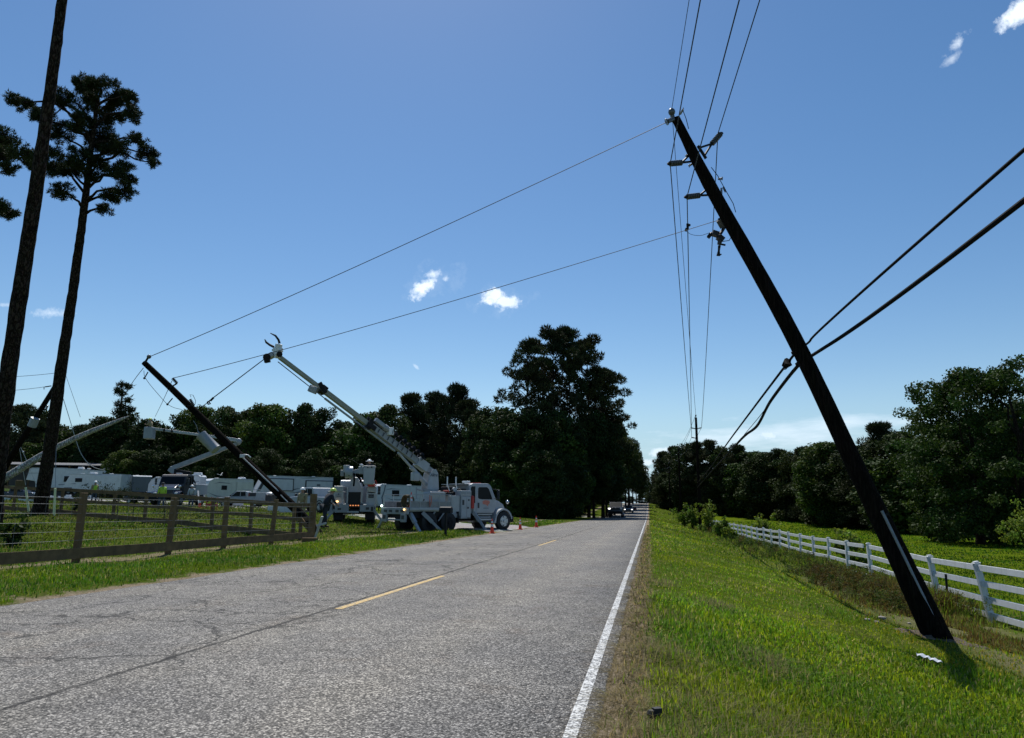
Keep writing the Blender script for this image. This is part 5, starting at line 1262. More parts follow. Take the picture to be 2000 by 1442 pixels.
def truck_cab(root, xf=3.95, paint='truckwhite', hoodpaint=None, guard=False):
    hp = hoodpaint or paint; o = xf-3.95
    P = lambda pts: [(x+o, z) for x, z in pts]
    mb = MB(); mb.prism(P([(1.38, .98), (1.36, 2.48), (1.44, 2.60), (1.6, 2.65), (2.75, 2.66), (2.92, 2.60), (3.03, 2.48), (3.36, 1.84), (3.42, 1.66), (3.30, 1.10), (3.2, .98)]), -1.06, 1.06); cab = obj('cab', mb, paint, root, bevel=.05)
    mb = MB(); mb.prism(P([(3.34, 1.0), (3.34, 1.82), (3.5, 1.80), (4.0, 1.66), (4.32, 1.50), (4.44, 1.30), (4.46, .95), (4.3, .8), (3.5, .85)]), -.70, .70); obj('hood', mb, hp, root, bevel=.06)
    for s in (-1, 1):
        mb = MB(); outer = arc(3.95+o, .55, .70, 8, 172, 14); inner = arc(3.95+o, .55, .60, 172, 8, 14)
        mb.prism(outer+[(3.20+o, .55), (3.16+o, .42), (3.33+o, .42)]+inner+[(4.52+o, .66)], s*.68, s*1.16) ; obj('fender', mb, hp, root, bevel=.03)
        mb = MB(); mb.prism(P([(1.9, 1.06), (1.9, 2.42), (1.97, 2.50), (2.72, 2.52), (2.88, 2.42), (3.22, 1.80), (3.24, 1.1)]), s*1.06, s*1.075); d = obj('door', mb, paint, root, bevel=.008)
        mb = MB(); mb.prism(P([(1.98, 1.86), (1.98, 2.36), (2.05, 2.44), (2.66, 2.45), (2.80, 2.36), (3.08, 1.82), (3.06, 1.76), (2.3, 1.76), (2.05, 1.79)]), s*1.075, s*1.08); obj('window', mb, 'glass', d)
        mb = MB(); mb.box((2.02+o, s*1.085, 1.42), (.12, .03, .30)); obj('handle', mb, 'trim', d, bevel=.01)
        mb = MB(); mb.prism(P([(1.44, 1.5), (1.44, 2.40), (1.52, 2.48), (1.78, 2.48), (1.78, 1.5)]), s*1.06, s*1.066); obj('rear_window', mb, 'glass', cab)
        mb = MB(); mb.tube([(3.2+o, s*1.1, 1.8), (3.3+o, s*1.35, 1.82), (3.3+o, s*1.35, 2.3), (3.1+o, s*1.08, 2.35)], .018, 6); obj('mirror_arm', mb, 'trim', root, True)
        mb = MB(); mb.box((3.29+o, s*1.36, 2.12), (.06, .18, .36)); mb.box((3.29+o, s*1.36, 1.84), (.06, .18, .16)); obj('mirror', mb, 'trim', root, bevel=.02)
        mb = MB(); mb.tube([(4.2+o, s*1.02, 1.22), (4.3+o, s*1.08, 1.55)], .012, 5); obj('mirror_stalk', mb, 'trim', root); mb = MB(); mb.sphere((4.3+o, s*1.08, 1.62), .12, 12, (.6, 1, 1)); obj('convex_mirror', mb, 'chrome', root, True)
        mb = MB(); mb.box((2.55+o, s*1.0, .62), (1.1, .18, .06)); mb.box((2.55+o, s*1.02, .92), (1.1, .12, .05)); mb.box((2.05+o, s*.95, .77), (.05, .1, .3)); obj('step', mb, 'alu', root, bevel=.01)
        mb = MB(); mb.tube([(2.15+o, s*.75, .72), (3.05+o, s*.75, .72)], .25, 16); obj('fuel_tank', mb, 'steel', root, True)
        mb = MB(); mb.box((4.44+o, s*.86, 1.02), (.10, .26, .2)); obj('headlight', mb, 'reflw', root, bevel=.03)
    mb = MB(); mb.add([(3.08+o, -.93, 2.42), (3.08+o, .93, 2.42), (3.385+o, .97, 1.86), (3.385+o, -.97, 1.86)], [(0, 1, 2, 3)]); mb.v = [(a+.012, b_, c+.008) for a, b_, c in mb.v]; obj('windshield', mb, 'glass', cab)
    mb = MB(); mb.prism(P([(4.46, .98), (4.455, 1.34), (4.5, 1.34), (4.5, .98)]), -.55, .55)
    obj('grille', mb, 'trim', root); mb = MB(); mb.box((4.62+o, 0, .62), (.28, 2.3, .32)); mb.box((4.85+o, 0, .6), (.3, .8, .3)); obj('bumper', mb, 'dark', root, bevel=.03)
    mb = MB(); mb.box((1.8+o, 0, .70), (6.2, .86, .24)); obj('chassis', mb, 'dark', root)
    mb = MB()
    for y in (-.5, -.25, 0, .25, .5): mb.box((2.6+o, y, 2.70), (.12, .1, .05))
    obj('roof_marker_lamps', mb, 'red', cab)
    mb = MB(); mb.tube([(2.0+o, 0, 2.64), (2.0+o, 0, 2.72)], .10, 12); mb.box((2.0+o, 0, 2.76), (.2, .5, .1)); obj('beacon', mb, 'reflw', cab, bevel=.02)
    return cab
def onp(px, py, O, hd, yv):
    X = np.array([math.cos(hd), math.sin(hd), 0]); Y = np.array([-math.sin(hd), math.cos(hd), 0]); d = ray(px, py); t = ((O+Y*yv-CAMP)@Y)/(d@Y); p = CAMP+d*t; q = p-O
    return np.array([q@X, yv, q[2]])
def digger_truck():
    hd = R_(55); X = np.array([math.cos(hd), math.sin(hd), 0]); Y = np.array([-math.sin(hd), math.cos(hd), 0]); w = gt(984, 1035.5, -.3)
    O = w-X*3.95+Y*1.15; O[2] = w[2]-.02
    root = empty('digger_truck', O, hd, 'white line truck with a raised digger boom parked by the road, nose to the right', 'utility truck')
    truck_cab(root)
    # stickers on the door
    mb = MB(); mb.prism([(2.35, 1.50), (2.32, 1.66), (2.5, 1.72), (2.78, 1.70), (2.9, 1.62), (2.84, 1.50), (2.74, 1.46), (2.76, 1.36), (2.6, 1.46)], -1.079, -1.083); obj('door_emblem', mb, 'logored', root)
    mb = MB(); mb.box((2.6, -1.08, 1.27), (.40, .008, .035)); obj('door_lettering', mb, 'decalgrey', root)
    for x, y in ((3.95, -1.02), (3.95, 1.02)): wheel(root, x, y, side=1 if y > 0 else -1)
    for x in (-.25, -1.55):
        for s in (-1, 1): wheel(root, x, s*1.0, .52, .5, 'dark', side=s)  # rear rims coloured near-black to stand for the shade beneath the deck
    for x in (.38,):
        for s in (-1, 1): mb = MB(); mb.box((x, s*1.0, .78), (.03, .62, .62)); obj('mudflap', mb, 'black', root)
    # fuselage of body boxes
    for s in (-1, 1):
        mb = MB(); mb.b2((.62, s*.62, .70), (1.34, s*1.20, 1.92)); bx_ = obj('side_cabinet', mb, 'truckwhite', root, bevel=.02)
        mb = MB(); mb.b2((.66, s*1.20, .76), (.98, s*1.215, 1.86)); mb.b2((1.02, s*1.20, .76), (1.30, s*1.215, 1.86)); obj('cabinet_door', mb, 'truckwhite', bx_, bevel=.006)
        mb = MB(); mb.b2((.70, s*1.215, 1.44), (.84, s*1.222, 1.72)); mb.b2((1.12, s*1.215, 1.66), (1.22, s*1.225, 1.76)); mb.b2((1.06, s*1.215, 1.24), (1.18, s*1.225, 1.34)); mb.b2((1.08, s*1.2, .72), (1.3, s*1.222, .755)); obj('latch', mb, 'trim', bx_)
        mb = MB(); mb.b2((.58, s*.70, 1.93), (1.36, s*1.22, 2.24)); tb = obj('top_box', mb, 'truckwhite', root, bevel=.03)
        mb = MB(); mb.b2((.62, s*1.22, 2.02), (.95, s*1.226, 2.16)); mb.b2((1.0, s*1.22, 2.02), (1.32, s*1.226, 2.16)); obj('lid_panel', mb, 'grey', tb)
        mb = MB(); mb.b2((-.10, s*.70, .85), (.60, s*1.12, 1.95)); obj('step_cabinet', mb, 'lgrey', root, bevel=.02)
        mb = MB(); mb.b2((.04, s*1.12, .76), (.50, s*1.20, .98)); obj('access_step', mb, 'grey', root, bevel=.01)
        mb = MB(); mb.b2((-2.85, s*1.08, 1.16), (-.08, s*1.22, 1.30)); obj('deck_edge', mb, 'truckwhite', root, bevel=.01)
        mb = MB()
        for x in (-2.83, -2.2, -1.55, -.9, -.25): mb.tube([(x, s*1.19, 1.28), (x, s*1.19, 1.98)], .022, 6)
        for z in (1.98, 1.63): mb.tube([(-2.83, s*1.19, z), (-.05, s*1.19, z)], .017, 6)
        mb.tube([(-.05, s*1.19, 1.98), (-.02, s*1.19, 1.28)], .022, 6)
        obj('railing', mb, 'lgrey', root, True)
        mb = MB(); mb.b2((-2.8, s*1.165, 1.30), (-.1, s*1.18, 1.60)); obj('mesh_panel', mb, 'steel', root)
    mb = MB(); mb.b2((-2.9, -1.08, 1.10), (.6, 1.08, 1.22)); obj('deck', mb, 'lgrey', root)
    mb = MB(); mb.b2((-1.45, -1.05, 1.24), (-.35, -.45, 2.02)); mb.prism([(-1.45, 2.02), (-1.40, 2.14), (-.42, 2.14), (-.32, 2.02)], -1.07, -.43); obj('tool_bin', mb, 'lgrey', root, bevel=.04)
    mb = MB(); mb.b2((.7, -.6, 1.3), (1.25, .6, 1.95)); obj('bulkhead', mb, 'lgrey', root)
    mb = MB(); mb.b2((1.32, -.98, 1.98), (1.36, .98, 2.62)); mb.b2((.95, -.98, 2.58), (1.36, .98, 2.62)); obj('headboard', mb, 'grey', root)
    for x in (.0, .62):
        for s in (-.7,): mb = MB(); mb.bar((x+.25, s, 2.1), (x+.02, s, 2.55), .05, .05); mb.bar((x+.02, s, 2.5), (x+.02, s, 2.98), .05, .07, (0, 1, 0)); obj('pole_rack', mb, 'reflw', root, bevel=.01)
    mb = MB(); mb.tube([(.15, -.75, 2.15), (.5, -.7, 2.32), (.9, -.72, 2.2)], .035, 6); mb.tube([(-.3, -.5, 2.12), (.4, -.62, 2.14), (1.0, -.5, 2.30)], .028, 6); obj('hose', mb, 'wire', root, True)
    mb = MB(); mb.tube([(.52, -.8, 2.28), (.52, -.66, 2.28)], .13, 14); obj('cable_reel', mb, 'lgrey', root, True)
    for (x0, y0, z0, x1, y1, z1) in ((-.25, -.95, 1.95, .3, -.6, 2.12), (.35, -.3, 1.95, 1.0, .3, 2.45), (-.2, .1, 1.2, .5, .8, 2.2), (-2.5, -.2, 1.22, -2.0, .5, 1.6), (.7, -.95, 2.24, 1.2, -.7, 2.34)):
        mb = MB(); mb.b2((x0, y0, z0), (x1, y1, z1)); obj('gear_box', mb, 'dark', root, bevel=.04)
    mb = MB(); mb.tube([(-2.0, -1.0, 1.3), (-1.9, -1.15, 1.75), (-1.75, -1.12, 1.5), (-1.7, -1.16, 1.28)], .03, 6); obj('hose', mb, 'wire', root, True)
    mb = MB(); mb.tube([(-1.6, -1.24, 1.95), (-1.62, -1.27, 1.6), (-1.58, -1.25, 1.32), (-1.5, -1.27, 1.6), (-1.48, -1.25, 1.9)], .025, 6); obj('hose', mb, 'logored', root, True)
    mb = MB(); mb.b2((-2.85, -1.0, .75), (-.2, 1.0, 1.09)); obj('subframe', mb, 'dark', root)
    mb = MB(); mb.b2((.0, -.62, 1.98), (.34, -.35, 2.24)); obj('fuel_can', mb, 'red', root, bevel=.03)
    mb = MB(); mb.tube([(1.50, -1.12, 1.25), (1.50, -1.12, 1.90), (1.50, -1.12, 1.96)], [.12, .12, .05], 14); obj('water_cooler', mb, 'red', root, True)
    # rear: coiled hose, tail board with lamps
    mb = MB()
    for k in range(7): mb.tube([(-2.75+.06*k, -.85, 1.6+.30*math.sin(a)) if False else (-2.72+.05*k, -.62+.34*math.cos(a), 1.60+.34*math.sin(a)) for a in np.linspace(0, 6.28, 18)], .035, 6)
    obj('hose_coil', mb, 'brownrope', root, True)
    mb = MB(); mb.b2((-3.0, -1.22, .95), (-2.9, 1.22, 1.30)); mb.b2((-3.02, -1.05, .55), (-2.9, -.62, 1.0)); mb.b2((-3.02, .62, .55), (-2.9, 1.05, 1.0)); mb.b2((-3.0, -.6, .62), (-2.9, .6, .7)); obj('tail_board', mb, 'grey', root, bevel=.02)
    mb = MB()
    for y in (-.75, -.3, .3, .75): mb.b2((-3.03, y-.12, 1.06), (-3.0, y+.12, 1.18))
    mb.b2((-3.035, -.95, .7), (-3.02, -.72, .9)); mb.b2((-3.035, .72, .7), (-3.02, .95, .9)); obj('lamp_recess', mb, 'trim', root)
    mb = MB(); mb.sphere((-3.06, 1.05, 1.38), .06, 8); obj('strobe_lamp', mb, 'greenlamp', root, True)
    mb = MB(); mb.sphere((-3.05, -.98, 1.20), .055, 8); obj('tail_lamp', mb, 'amberlamp', root, True)
    # outriggers
    def outr(p0, p1, w=.14, nm='outrigger'):
        mb = MB(); p0 = np.array(p0, float); p1 = np.array(p1, float); mb.bar(p0, p1, w, w*.8); mid = (p0+p1)/2; mb.bar(p0+(p1-p0)*.0, mid, w*1.35, w*1.2)
        o = obj(nm, mb, 'grey', root, bevel=.01); mb = MB(); mb.box(p1-np.array([0, 0, .0]), (.42, .36, .05)); obj('foot_pad', mb, 'dark', o)
    outr((-2.7, -1.05, 1.0), (-2.7, -1.95, .05)); outr((-2.7, 1.05, 1.0), (-2.7, 1.95, .05))
    outr((-1.95, -1.1, 1.05), (-1.1, -1.75, .04), .17); outr((1.62, -1.12, 1.05), (2.02, -1.75, .05), .15); outr((1.62, 1.12, 1.05), (2.1, 1.75, .05), .15); outr((-1.95, 1.1, 1.05), (-1.1, 1.75, .04), .17)
    mb = MB(); mb.bar((1.62, -1.13, 1.55), (1.62, -1.13, 1.05), .12, .12, (0, 1, 0)); obj('outrigger_housing', mb, 'lgrey', root)
    mb = MB(); mb.bar((-1.1, -1.12, 1.1), (-1.5, -1.2, .75), .06, .06); mb.bar((-.45, -1.15, 1.12), (-.95, -1.2, .6), .05, .05); obj('brace', mb, 'grey', root)
    # pedestal, turret
    pt = onp(840, 950, O, hd, 0.0); px0 = pt[0]
    mb = MB(); mb.tube([(px0, 0, 1.2), (px0, 0, 2.15)], .34, 18); mb.tube([(px0, 0, 2.15), (px0, 0, 2.28)], .48, 20); obj('pedestal', mb, 'grey', root, True)
    a = onp(843, 931, O, hd, .0); 
    loc = lambda p: np.array([(np.array(p)-O)@X, (np.array(p)-O)@Y, (np.array(p)-O)[2]])
    tipw = at(541, 694, 34.6); tip = loc(tipw); piv = np.array([px0-.02, 0, onp(846, 921, O, hd, 0)[2]]); bd = (tip-piv); BL = np.linalg.norm(bd); bd /= BL
    hz = np.array([bd[0], bd[1], 0]); hz /= np.linalg.norm(hz); sdv = np.array([-hz[1], hz[0], 0]); up = np.cross(bd, -sdv) if False else np.cross(sdv, bd)*-1
    if up[2] < 0: up = -up
    for s in (-1, 1):
        mb = MB(); n_ = s*sdv*.27; prof = [(-.40, 2.28), (-.36, 2.70), (-.22, piv[2]-.12), (-.05, piv[2]+.10), (.16, piv[2]+.10), (.30, piv[2]-.10), (.38, 2.28)]
        # u axis: opposite of boom direction
        V = []
        for t in (0, .05):
            for (u_, z_) in prof: q = np.array([px0, 0, 0])-hz*(u_*-1)*-1; q = q+n_+s*sdv*t; V.append((q[0], q[1], z_))
        n = len(prof); mb.add(V, [tuple(range(n)), tuple(range(2*n-1, n-1, -1))]+[(i, i+n, (i+1) % n+n, (i+1) % n) for i in range(n)])
        tr = obj('turret_plate', mb, 'truckwhite', root, bevel=.01)
    # lettering on the turret plate facing the camera
    yaw_ = math.atan2(-hz[1], -hz[0]); yaw_ = yaw_
    facing = -sdv if (np.array([-sdv[0]*math.cos(hd)+sdv[1]*math.sin(hd), -sdv[0]*math.sin(hd)-sdv[1]*math.cos(hd)])@np.array([-O[0], -O[1]])) > 0 else sdv
    ang = math.atan2(facing[1], facing[0])+math.pi/2
    q = np.array([px0, 0, piv[2]-.28])+facing*.325
    text_mesh('maker_lettering', 'Altec', .22, 'decalgrey', root, (q[0], q[1], q[2]), (math.pi/2, 0, ang), .25, .012)
    def seg(t0, t1, w, h, nm, mt, off=0., bev=.015):
        p0 = piv+bd*t0*BL+up*off; p1 = piv+bd*t1*BL+up*off; mb = MB(); mb.bar(p0, p1, w, h, up); return obj(nm, mb, mt, root, bevel=bev)
    seg(-.015, .44, .30, .34, 'main_boom', 'boomgrey'); seg(.40, .735, .22, .25, 'second_boom', 'fibre'); seg(.70, .985, .18, .20, 'tip_boom', 'fibre')
    b_ = seg(.03, .10, .42, .5, 'boom_collar', 'truckwhite'); seg(.425, .45, .42, .52, 'boom_collar', 'dark'); seg(.715, .745, .34, .42, 'boom_collar', 'dark')
    mb = MB()
    for t in np.linspace(.15, .38, 8): c_ = piv+bd*t*BL+facing*.184-up*.02; mb.bar(c_-up*.10, c_+up*.12, .012, .05, bd)
    obj('boom_marking', mb, 'trim', root)
    mb = MB(); mb.bar(piv+bd*.30*BL+up*.27, piv+bd*.46*BL+up*.27, .12, .14, up); mb.bar(piv+bd*.40*BL-up*.05+facing*.2, piv+bd*.45*BL-up*.05+facing*.2, .1, .26, up); mb.bar(piv+bd*.44*BL-up*.3, piv+bd*.5*BL-up*.34, .1, .1); obj('hose_bundle', mb, 'dark', root, bevel=.02)
    # auger stowed on the boom side
    a0 = piv+bd*.08*BL+up*.30+facing*.22; a1 = piv+bd*.335*BL+up*.34+facing*.22; L = np.linalg.norm(a1-a0); ad = (a1-a0)/L; e1 = np.cross(ad, up); e1 /= np.linalg.norm(e1); e2 = np.cross(ad, e1)
    V = []; F = []; n = 0; N_ = 150; turns = 8
    for i in range(N_+1):
        t = i/N_; th = t*turns*2*math.pi; c_ = a0+ad*L*t; r_ = e1*math.cos(th)+e2*math.sin(th); V += [c_+r_*.05, c_+r_*.21]
        if i: F.append((2*i-2, 2*i-1, 2*i+1, 2*i))
    mb = MB(); mb.add(V, F); mb.tube([a0-ad*.1, a1+ad*.15], .055, 8); obj('auger', mb, 'dark', root)
    mb = MB(); mb.bar(a1+ad*.05, a1+ad*1.0, .24, .22, up); mb.tube([a1+ad*.1, a1+ad*.35], .17, 12); obj('auger_motor', mb, 'grey', root, bevel=.03)
    mb = MB(); mb.box(a1-ad*.1, (.3, .3, .4)); obj('auger_bracket', mb, 'reflw', root, bevel=.03)
    mb = MB(); mb.sphere(piv+bd*.085*BL+up*.36, .08, 8); obj('lamp_cover', mb, 'reflw', root, True)
    # lift cylinders below the boom
    mb = MB(); lc0 = piv-hz*-.45*-1*0+np.array([0, 0, -.75])+hz*.22; lc1 = piv+bd*.22*BL-up*.25; mb.tube([lc0, lc0+(lc1-lc0)*.55], .12, 10); mb.tube([lc0+(lc1-lc0)*.5, lc1], .07, 10); obj('lift_cylinder', mb, 'truckwhite', root, True)
    mb = MB(); mb.b2(piv+hz*1.0+np.array([-.2, -.18, -.55]), piv+hz*1.0+np.array([.2, .18, -.1])); obj('operator_seat', mb, 'lgrey', root, bevel=.05)
    mb = MB(); q = piv+hz*.9; mb.tube([q+[0, 0, -1.0], (px0+hz[0]*.5, hz[1]*.5, 2.2)], .05, 6); mb.tube([q+[0, 0, -.9], q+[0, 0, -1.5]], .03, 6); obj('seat_arm', mb, 'grey', root, True)
    # winch line along the underside
    mb = MB(); mb.tube([piv+bd*.45*BL-up*.28, piv+bd*.73*BL-up*.30, piv+bd*.98*BL-up*.24], .022, 6); obj('winch_line_run', mb, 'wire', root, True); mb = MB(); mb.bar(piv+bd*.24*BL-up*.30, piv+bd*.70*BL-up*.30, .10, .08, up); obj('extension_cylinder', mb, 'grey', root)
    # boom tip
    W = lambda px, py, d=34.5: loc(at(px, py, d))
    mb = MB(); mb.bar(W(604, 758, 35.3), W(619, 764, 35.3), .3, .34); mb.tube([W(610, 761, 35.1), W(610, 761, 35.5)], .16, 12); obj('transferable_collar', mb, 'grey', root, bevel=.02)
    mb = MB(); mb.bar(W(624, 748, 35.3), W(636, 768, 35.3), .3, .2); obj('collar_hydraulics', mb, 'dark', root, bevel=.02)
    mb = MB(); mb.bar(W(540, 700), W(545, 672), .28, .26); mb.bar(W(536, 690), W(548, 680), .3, .36); mb.bar(W(545, 676), W(552, 683), .1, .1); obj('boom_head', mb, 'reflw', root, bevel=.04)
    mb = MB(); mb.bar(W(535, 692), W(524, 698), .34, .24); obj('sheave_arm', mb, 'lgrey', root, bevel=.03)
    mb = MB(); mb.tube([W(521, 698, 34.25), W(521, 698, 34.75)], [.18, .18], 16); mb.bar(W(517, 706), W(527, 704), .2, .16); obj('sheave', mb, 'dark', root, True)
    mb = MB(); mb.tube([W(546, 692, 34.2), W(546, 692, 34.8)], .14, 12); obj('head_pin', mb, 'dark', root, True)
    mb = MB(); mb.tube([W(546, 671), W(544, 664), W(538, 656), W(528, 651)], [.06, .055, .05, .02], 8); obj('pole_guide_tong', mb, 'dark', root, True)
    mb = MB(); mb.tube([W(535, 678), W(527, 674), W(520, 669), W(517, 663)], [.06, .055, .05, .02], 8); obj('pole_guide_tong', mb, 'dark', root, True)
    # line and hook
    mb = MB(); mb.tube([at(517, 701, 34.4), at(414, 779, 33.2)], .024, 6); mb.tube([at(417, 777, 33.2), at(411, 783, 33.2)], .05, 8); tag(obj('winch_rope', mb, 'wire', None, True, world=True), 'taut dark winch rope from the boom tip down to the hook at the leaning pole', 'rope')
    mb = MB(); mb.tube(pixpath([(410, 782, 33.2), (408, 785, 33.2), (411, 789, 33.2), (407, 790, 33.2), (405, 786, 33.2), (407, 784, 33.2)]), .035, 6); tag(obj('hook', mb, 'dark', None, True, world=True), 'dark lifting hook hanging at the end of the winch rope', 'hook')
    mb = MB(); mb.tube([at(405, 787, 33.2), at(390, 798, 33.0), at(387, 801, 33.0)], .02, 6); tag(obj('sling', mb, 'wire', None, True, world=True), 'sling tying the lifting hook to the transformer pole', 'sling')
    # cone carried on the deck
    q = onp(807, 979, O, hd, -1.0); g = O+X*-2.6+Y*-.95+np.array([0, 0, 1.24]); cone(g, .95, 'orange banded cone standing on the back deck of the digger truck')
    return root
digger_truck()

def bucket_truck_rear():
    g = gd(690, 43); d = g-CAMP; hd = math.atan2(d[1], d[0])+R_(-3)
    root = empty('bucket_truck', g, hd, 'white bucket truck seen from behind with its boom folded down and amber lights on', 'utility truck')
    # local: x forward (away), y left
    for s in (-1, 1):
        wheel(root, 1.0, s*.98, .52, .5, 'steel', side=s); wheel(root, 5.2, s*.98, .5, .3, 'steel', side=s)
    truck_cab(root, 5.2)
    mb = MB(); mb.b2((0, -1.2, 1.0), (3.4, 1.2, 1.2)); obj('deck', mb, 'lgrey', root)
    for s, z1, y0, y1 in ((1, 1.88, .66, 1.26), (-1, 1.80, .70, 1.26)):
        mb = MB(); mb.b2((.1, s*y0, 1.12), (3.3, s*y1, z1)); b_ = obj('side_cabinet', mb, 'lgrey', root, bevel=.02)
        mb = MB(); mb.b2((.05, s*(y0+.04), 1.85), (3.0, s*(y1-.02), 2.2)); obj('top_box', mb, 'lgrey', root, bevel=.03)
        mb = MB(); mb.b2((.085, s*(y0+.12), 1.5), (.1, s*(y1-.12), 1.72)); obj('rear_latch', mb, 'trim' if s < 0 else 'grey', b_)
        mb = MB(); mb.b2((.082, s*(y0+.25), 1.66), (.09, s*(y0+.33), 1.76)); mb.b2((.082, s*(y0+.18), 1.56), (.09, s*(y0+.4), 1.60)); obj('emblem', mb, 'decalgrey', b_)
    mb = MB(); mb.b2((-.12, .30, .62), (.0, 1.12, 1.14)); mb.b2((-.12, -1.2, .68), (.0, -.35, 1.1)); obj('tail_board', mb, 'grey', root, bevel=.02)
    mb = MB(); mb.b2((-.135, .75, .78), (-.12, .95, .9)); mb.b2((-.135, -.9, .8), (-.12, -.7, .95)); mb.b2((-.135, -1.15, .72), (-.12, -1.0, .98)); obj('lamp_recess', mb, 'trim', root)
    mb = MB(); mb.b2((-.08, -.55, .92), (0, .62, 1.16)); bar_ = obj('light_bar', mb, 'dark', root)
    mb = MB()
    for i in range(7): mb.b2((-.1, -.45+i*.155, 1.02), (-.08, -.37+i*.155, 1.08))
    obj('marker_lamps', mb, 'amberdim', bar_)
    mb = MB(); mb.sphere((-.08, 1.0, 1.28), .07, 10, (.6, 1.3, .8)); obj('amber_strobe', mb, 'amberlamp', root, True)
    mb = MB(); mb.b2((-.02, -.36, 1.16), (.1, .36, 1.85)); obj('rear_shade_fill', mb, 'black', root)  # black block stands in for the shade in the gap between the cabinets
    mb = MB(); mb.b2((-.05, .38, 1.16), (.02, .46, 2.1)); mb.b2((-.05, -.48, 1.16), (.02, -.40, 2.1)); obj('upright', mb, 'lgrey', root, bevel=.01)
    mb = MB(); mb.b2((-.16, -.3, .62), (-.1, .4, .72)); mb.b2((-.13, -.02, .5), (-.1, .1, .56)); obj('hitch_plate', mb, 'lgrey', root)
    for s in (-1, 1): mb = MB(); mb.b2((.4, s*.65, .2), (.43, s*1.2, .85)); obj('mudflap', mb, 'black', root)
    # pedestal and folded boom
    mb = MB(); mb.prism([(-.42, 1.8), (-.35, 2.2), (-.12, 2.75), (.28, 2.75), (.34, 2.2), (.40, 1.8)], .6, 1.3, 'x'); obj('turret', mb, 'truckwhite', root, bevel=.04)
    mb = MB(); mb.tube([(1.0, 0, 1.2), (1.0, 0, 1.9)], .4, 16); obj('pedestal', mb, 'grey', root, True)
    mb = MB(); mb.bar((-.3, .30, 2.95), (5.6, .30, 2.62), .3, .3); mb.bar((.9, .05, 2.3), (5.8, .05, 2.6), .34, .36); obj('folded_boom', mb, 'truckwhite', root, bevel=.02)
    mb = MB(); mb.tube([(-.45, .12, 3.0), (-.45, .58, 3.0)], [.36, .36], 20); mb.bar((-.45, .12, 3.0), (-.45, -.35, 3.12), .2, .26); obj('elbow', mb, 'truckwhite', root, bevel=.03)
    mb = MB(); mb.tube([(-.5, .5, 3.0), (-.5, .5, 3.42)], .2, 14); obj('leveling_cover', mb, 'lgrey', root, bevel=.02)
    mb = MB(); mb.b2((-.5, .66, 2.78), (-.25, .86, 3.14)); obj('hydraulic_box', mb, 'grey', root, bevel=.02)
    mb = MB(); mb.tube([(-.6, .55, 3.3), (-.75, .5, 3.05), (-.72, .35, 2.8), (-.7, .1, 2.85)], .04, 6); mb.tube([(-.7, -.05, 2.9), (-.72, -.3, 2.75), (-.65, -.35, 2.4)], .05, 6); mb.tube([(-.68, .05, 2.95), (-.7, .02, 2.5), (-.5, .05, 2.2)], .05, 6); mb.tube([(-.6, -.1, 2.85), (-.65, -.5, 2.35), (-.5, -.55, 2.2)], .05, 6); obj('hydraulic_hose', mb, 'wire', root, True)
    mb = MB(); mb.prism([(-1.14, 2.28), (-1.19, 3.32), (-.52, 3.32), (-.54, 2.28)], -1.35, -.65, 'x'); bk = obj('bucket', mb, 'lgrey', root, bevel=.05)
    mb = MB(); mb.b2((-1.38, -1.23, 3.30), (-.62, -.49, 3.37)); obj('bucket_rim', mb, 'lgrey', bk, bevel=.02)
    mb = MB(); mb.b2((-1.40, -.80, 3.24), (-1.37, -.74, 3.32)); mb.b2((-1.40, -1.02, 3.24), (-1.37, -.96, 3.32)); obj('rim_hook', mb, 'dark', bk)
    mb = MB(); mb.b2((-.7, -.5, 2.9), (-.45, -.2, 3.36)); obj('jib_control', mb, 'lgrey', root, bevel=.03)
    mb = MB(); mb.sphere((-.7, -.36, 3.44), .09, 8, (1, 1.3, .8)); obj('jib_cap', mb, 'reflw', root, True)
    mb = MB(); mb.tube([(-.8, -.2, 3.5), (-.8, .2, 3.75), (-.6, .45, 3.82)], .012, 5); mb.tube([(-.5, -.58, 3.3), (-.5, -.60, 4.0)], .010, 5); obj('antenna', mb, 'dark', root, True)
    mb = MB(); mb.b2((-.2, -1.2, 2.18), (.05, -.78, 2.36)); mb.tube([(-.2, -1.22, 2.2), (-.2, -1.3, 2.4), (-.2, -1.2, 2.55)], .03, 6); obj('red_can', mb, 'red', root, bevel=.02)
    for s in (-1, 1):
        mb = MB(); p0 = np.array([.15, s*1.15, .8]); p1 = np.array([.1, s*1.75, .06]); mb.bar(p0, p1, .14, .14, (1, 0, 0)); o = obj('outrigger', mb, 'grey', root, bevel=.01); mb = MB(); mb.box(p1, (.35, .4, .05)); obj('foot_pad', mb, 'dark', o)
    mb = MB(); mb.b2((.2, 1.28, .55), (1.8, 1.62, 1.9)); obj('stowed_pad', mb, 'grey', root, bevel=.02)
    return root, g, hd
BT, BTG, BTH = bucket_truck_rear()

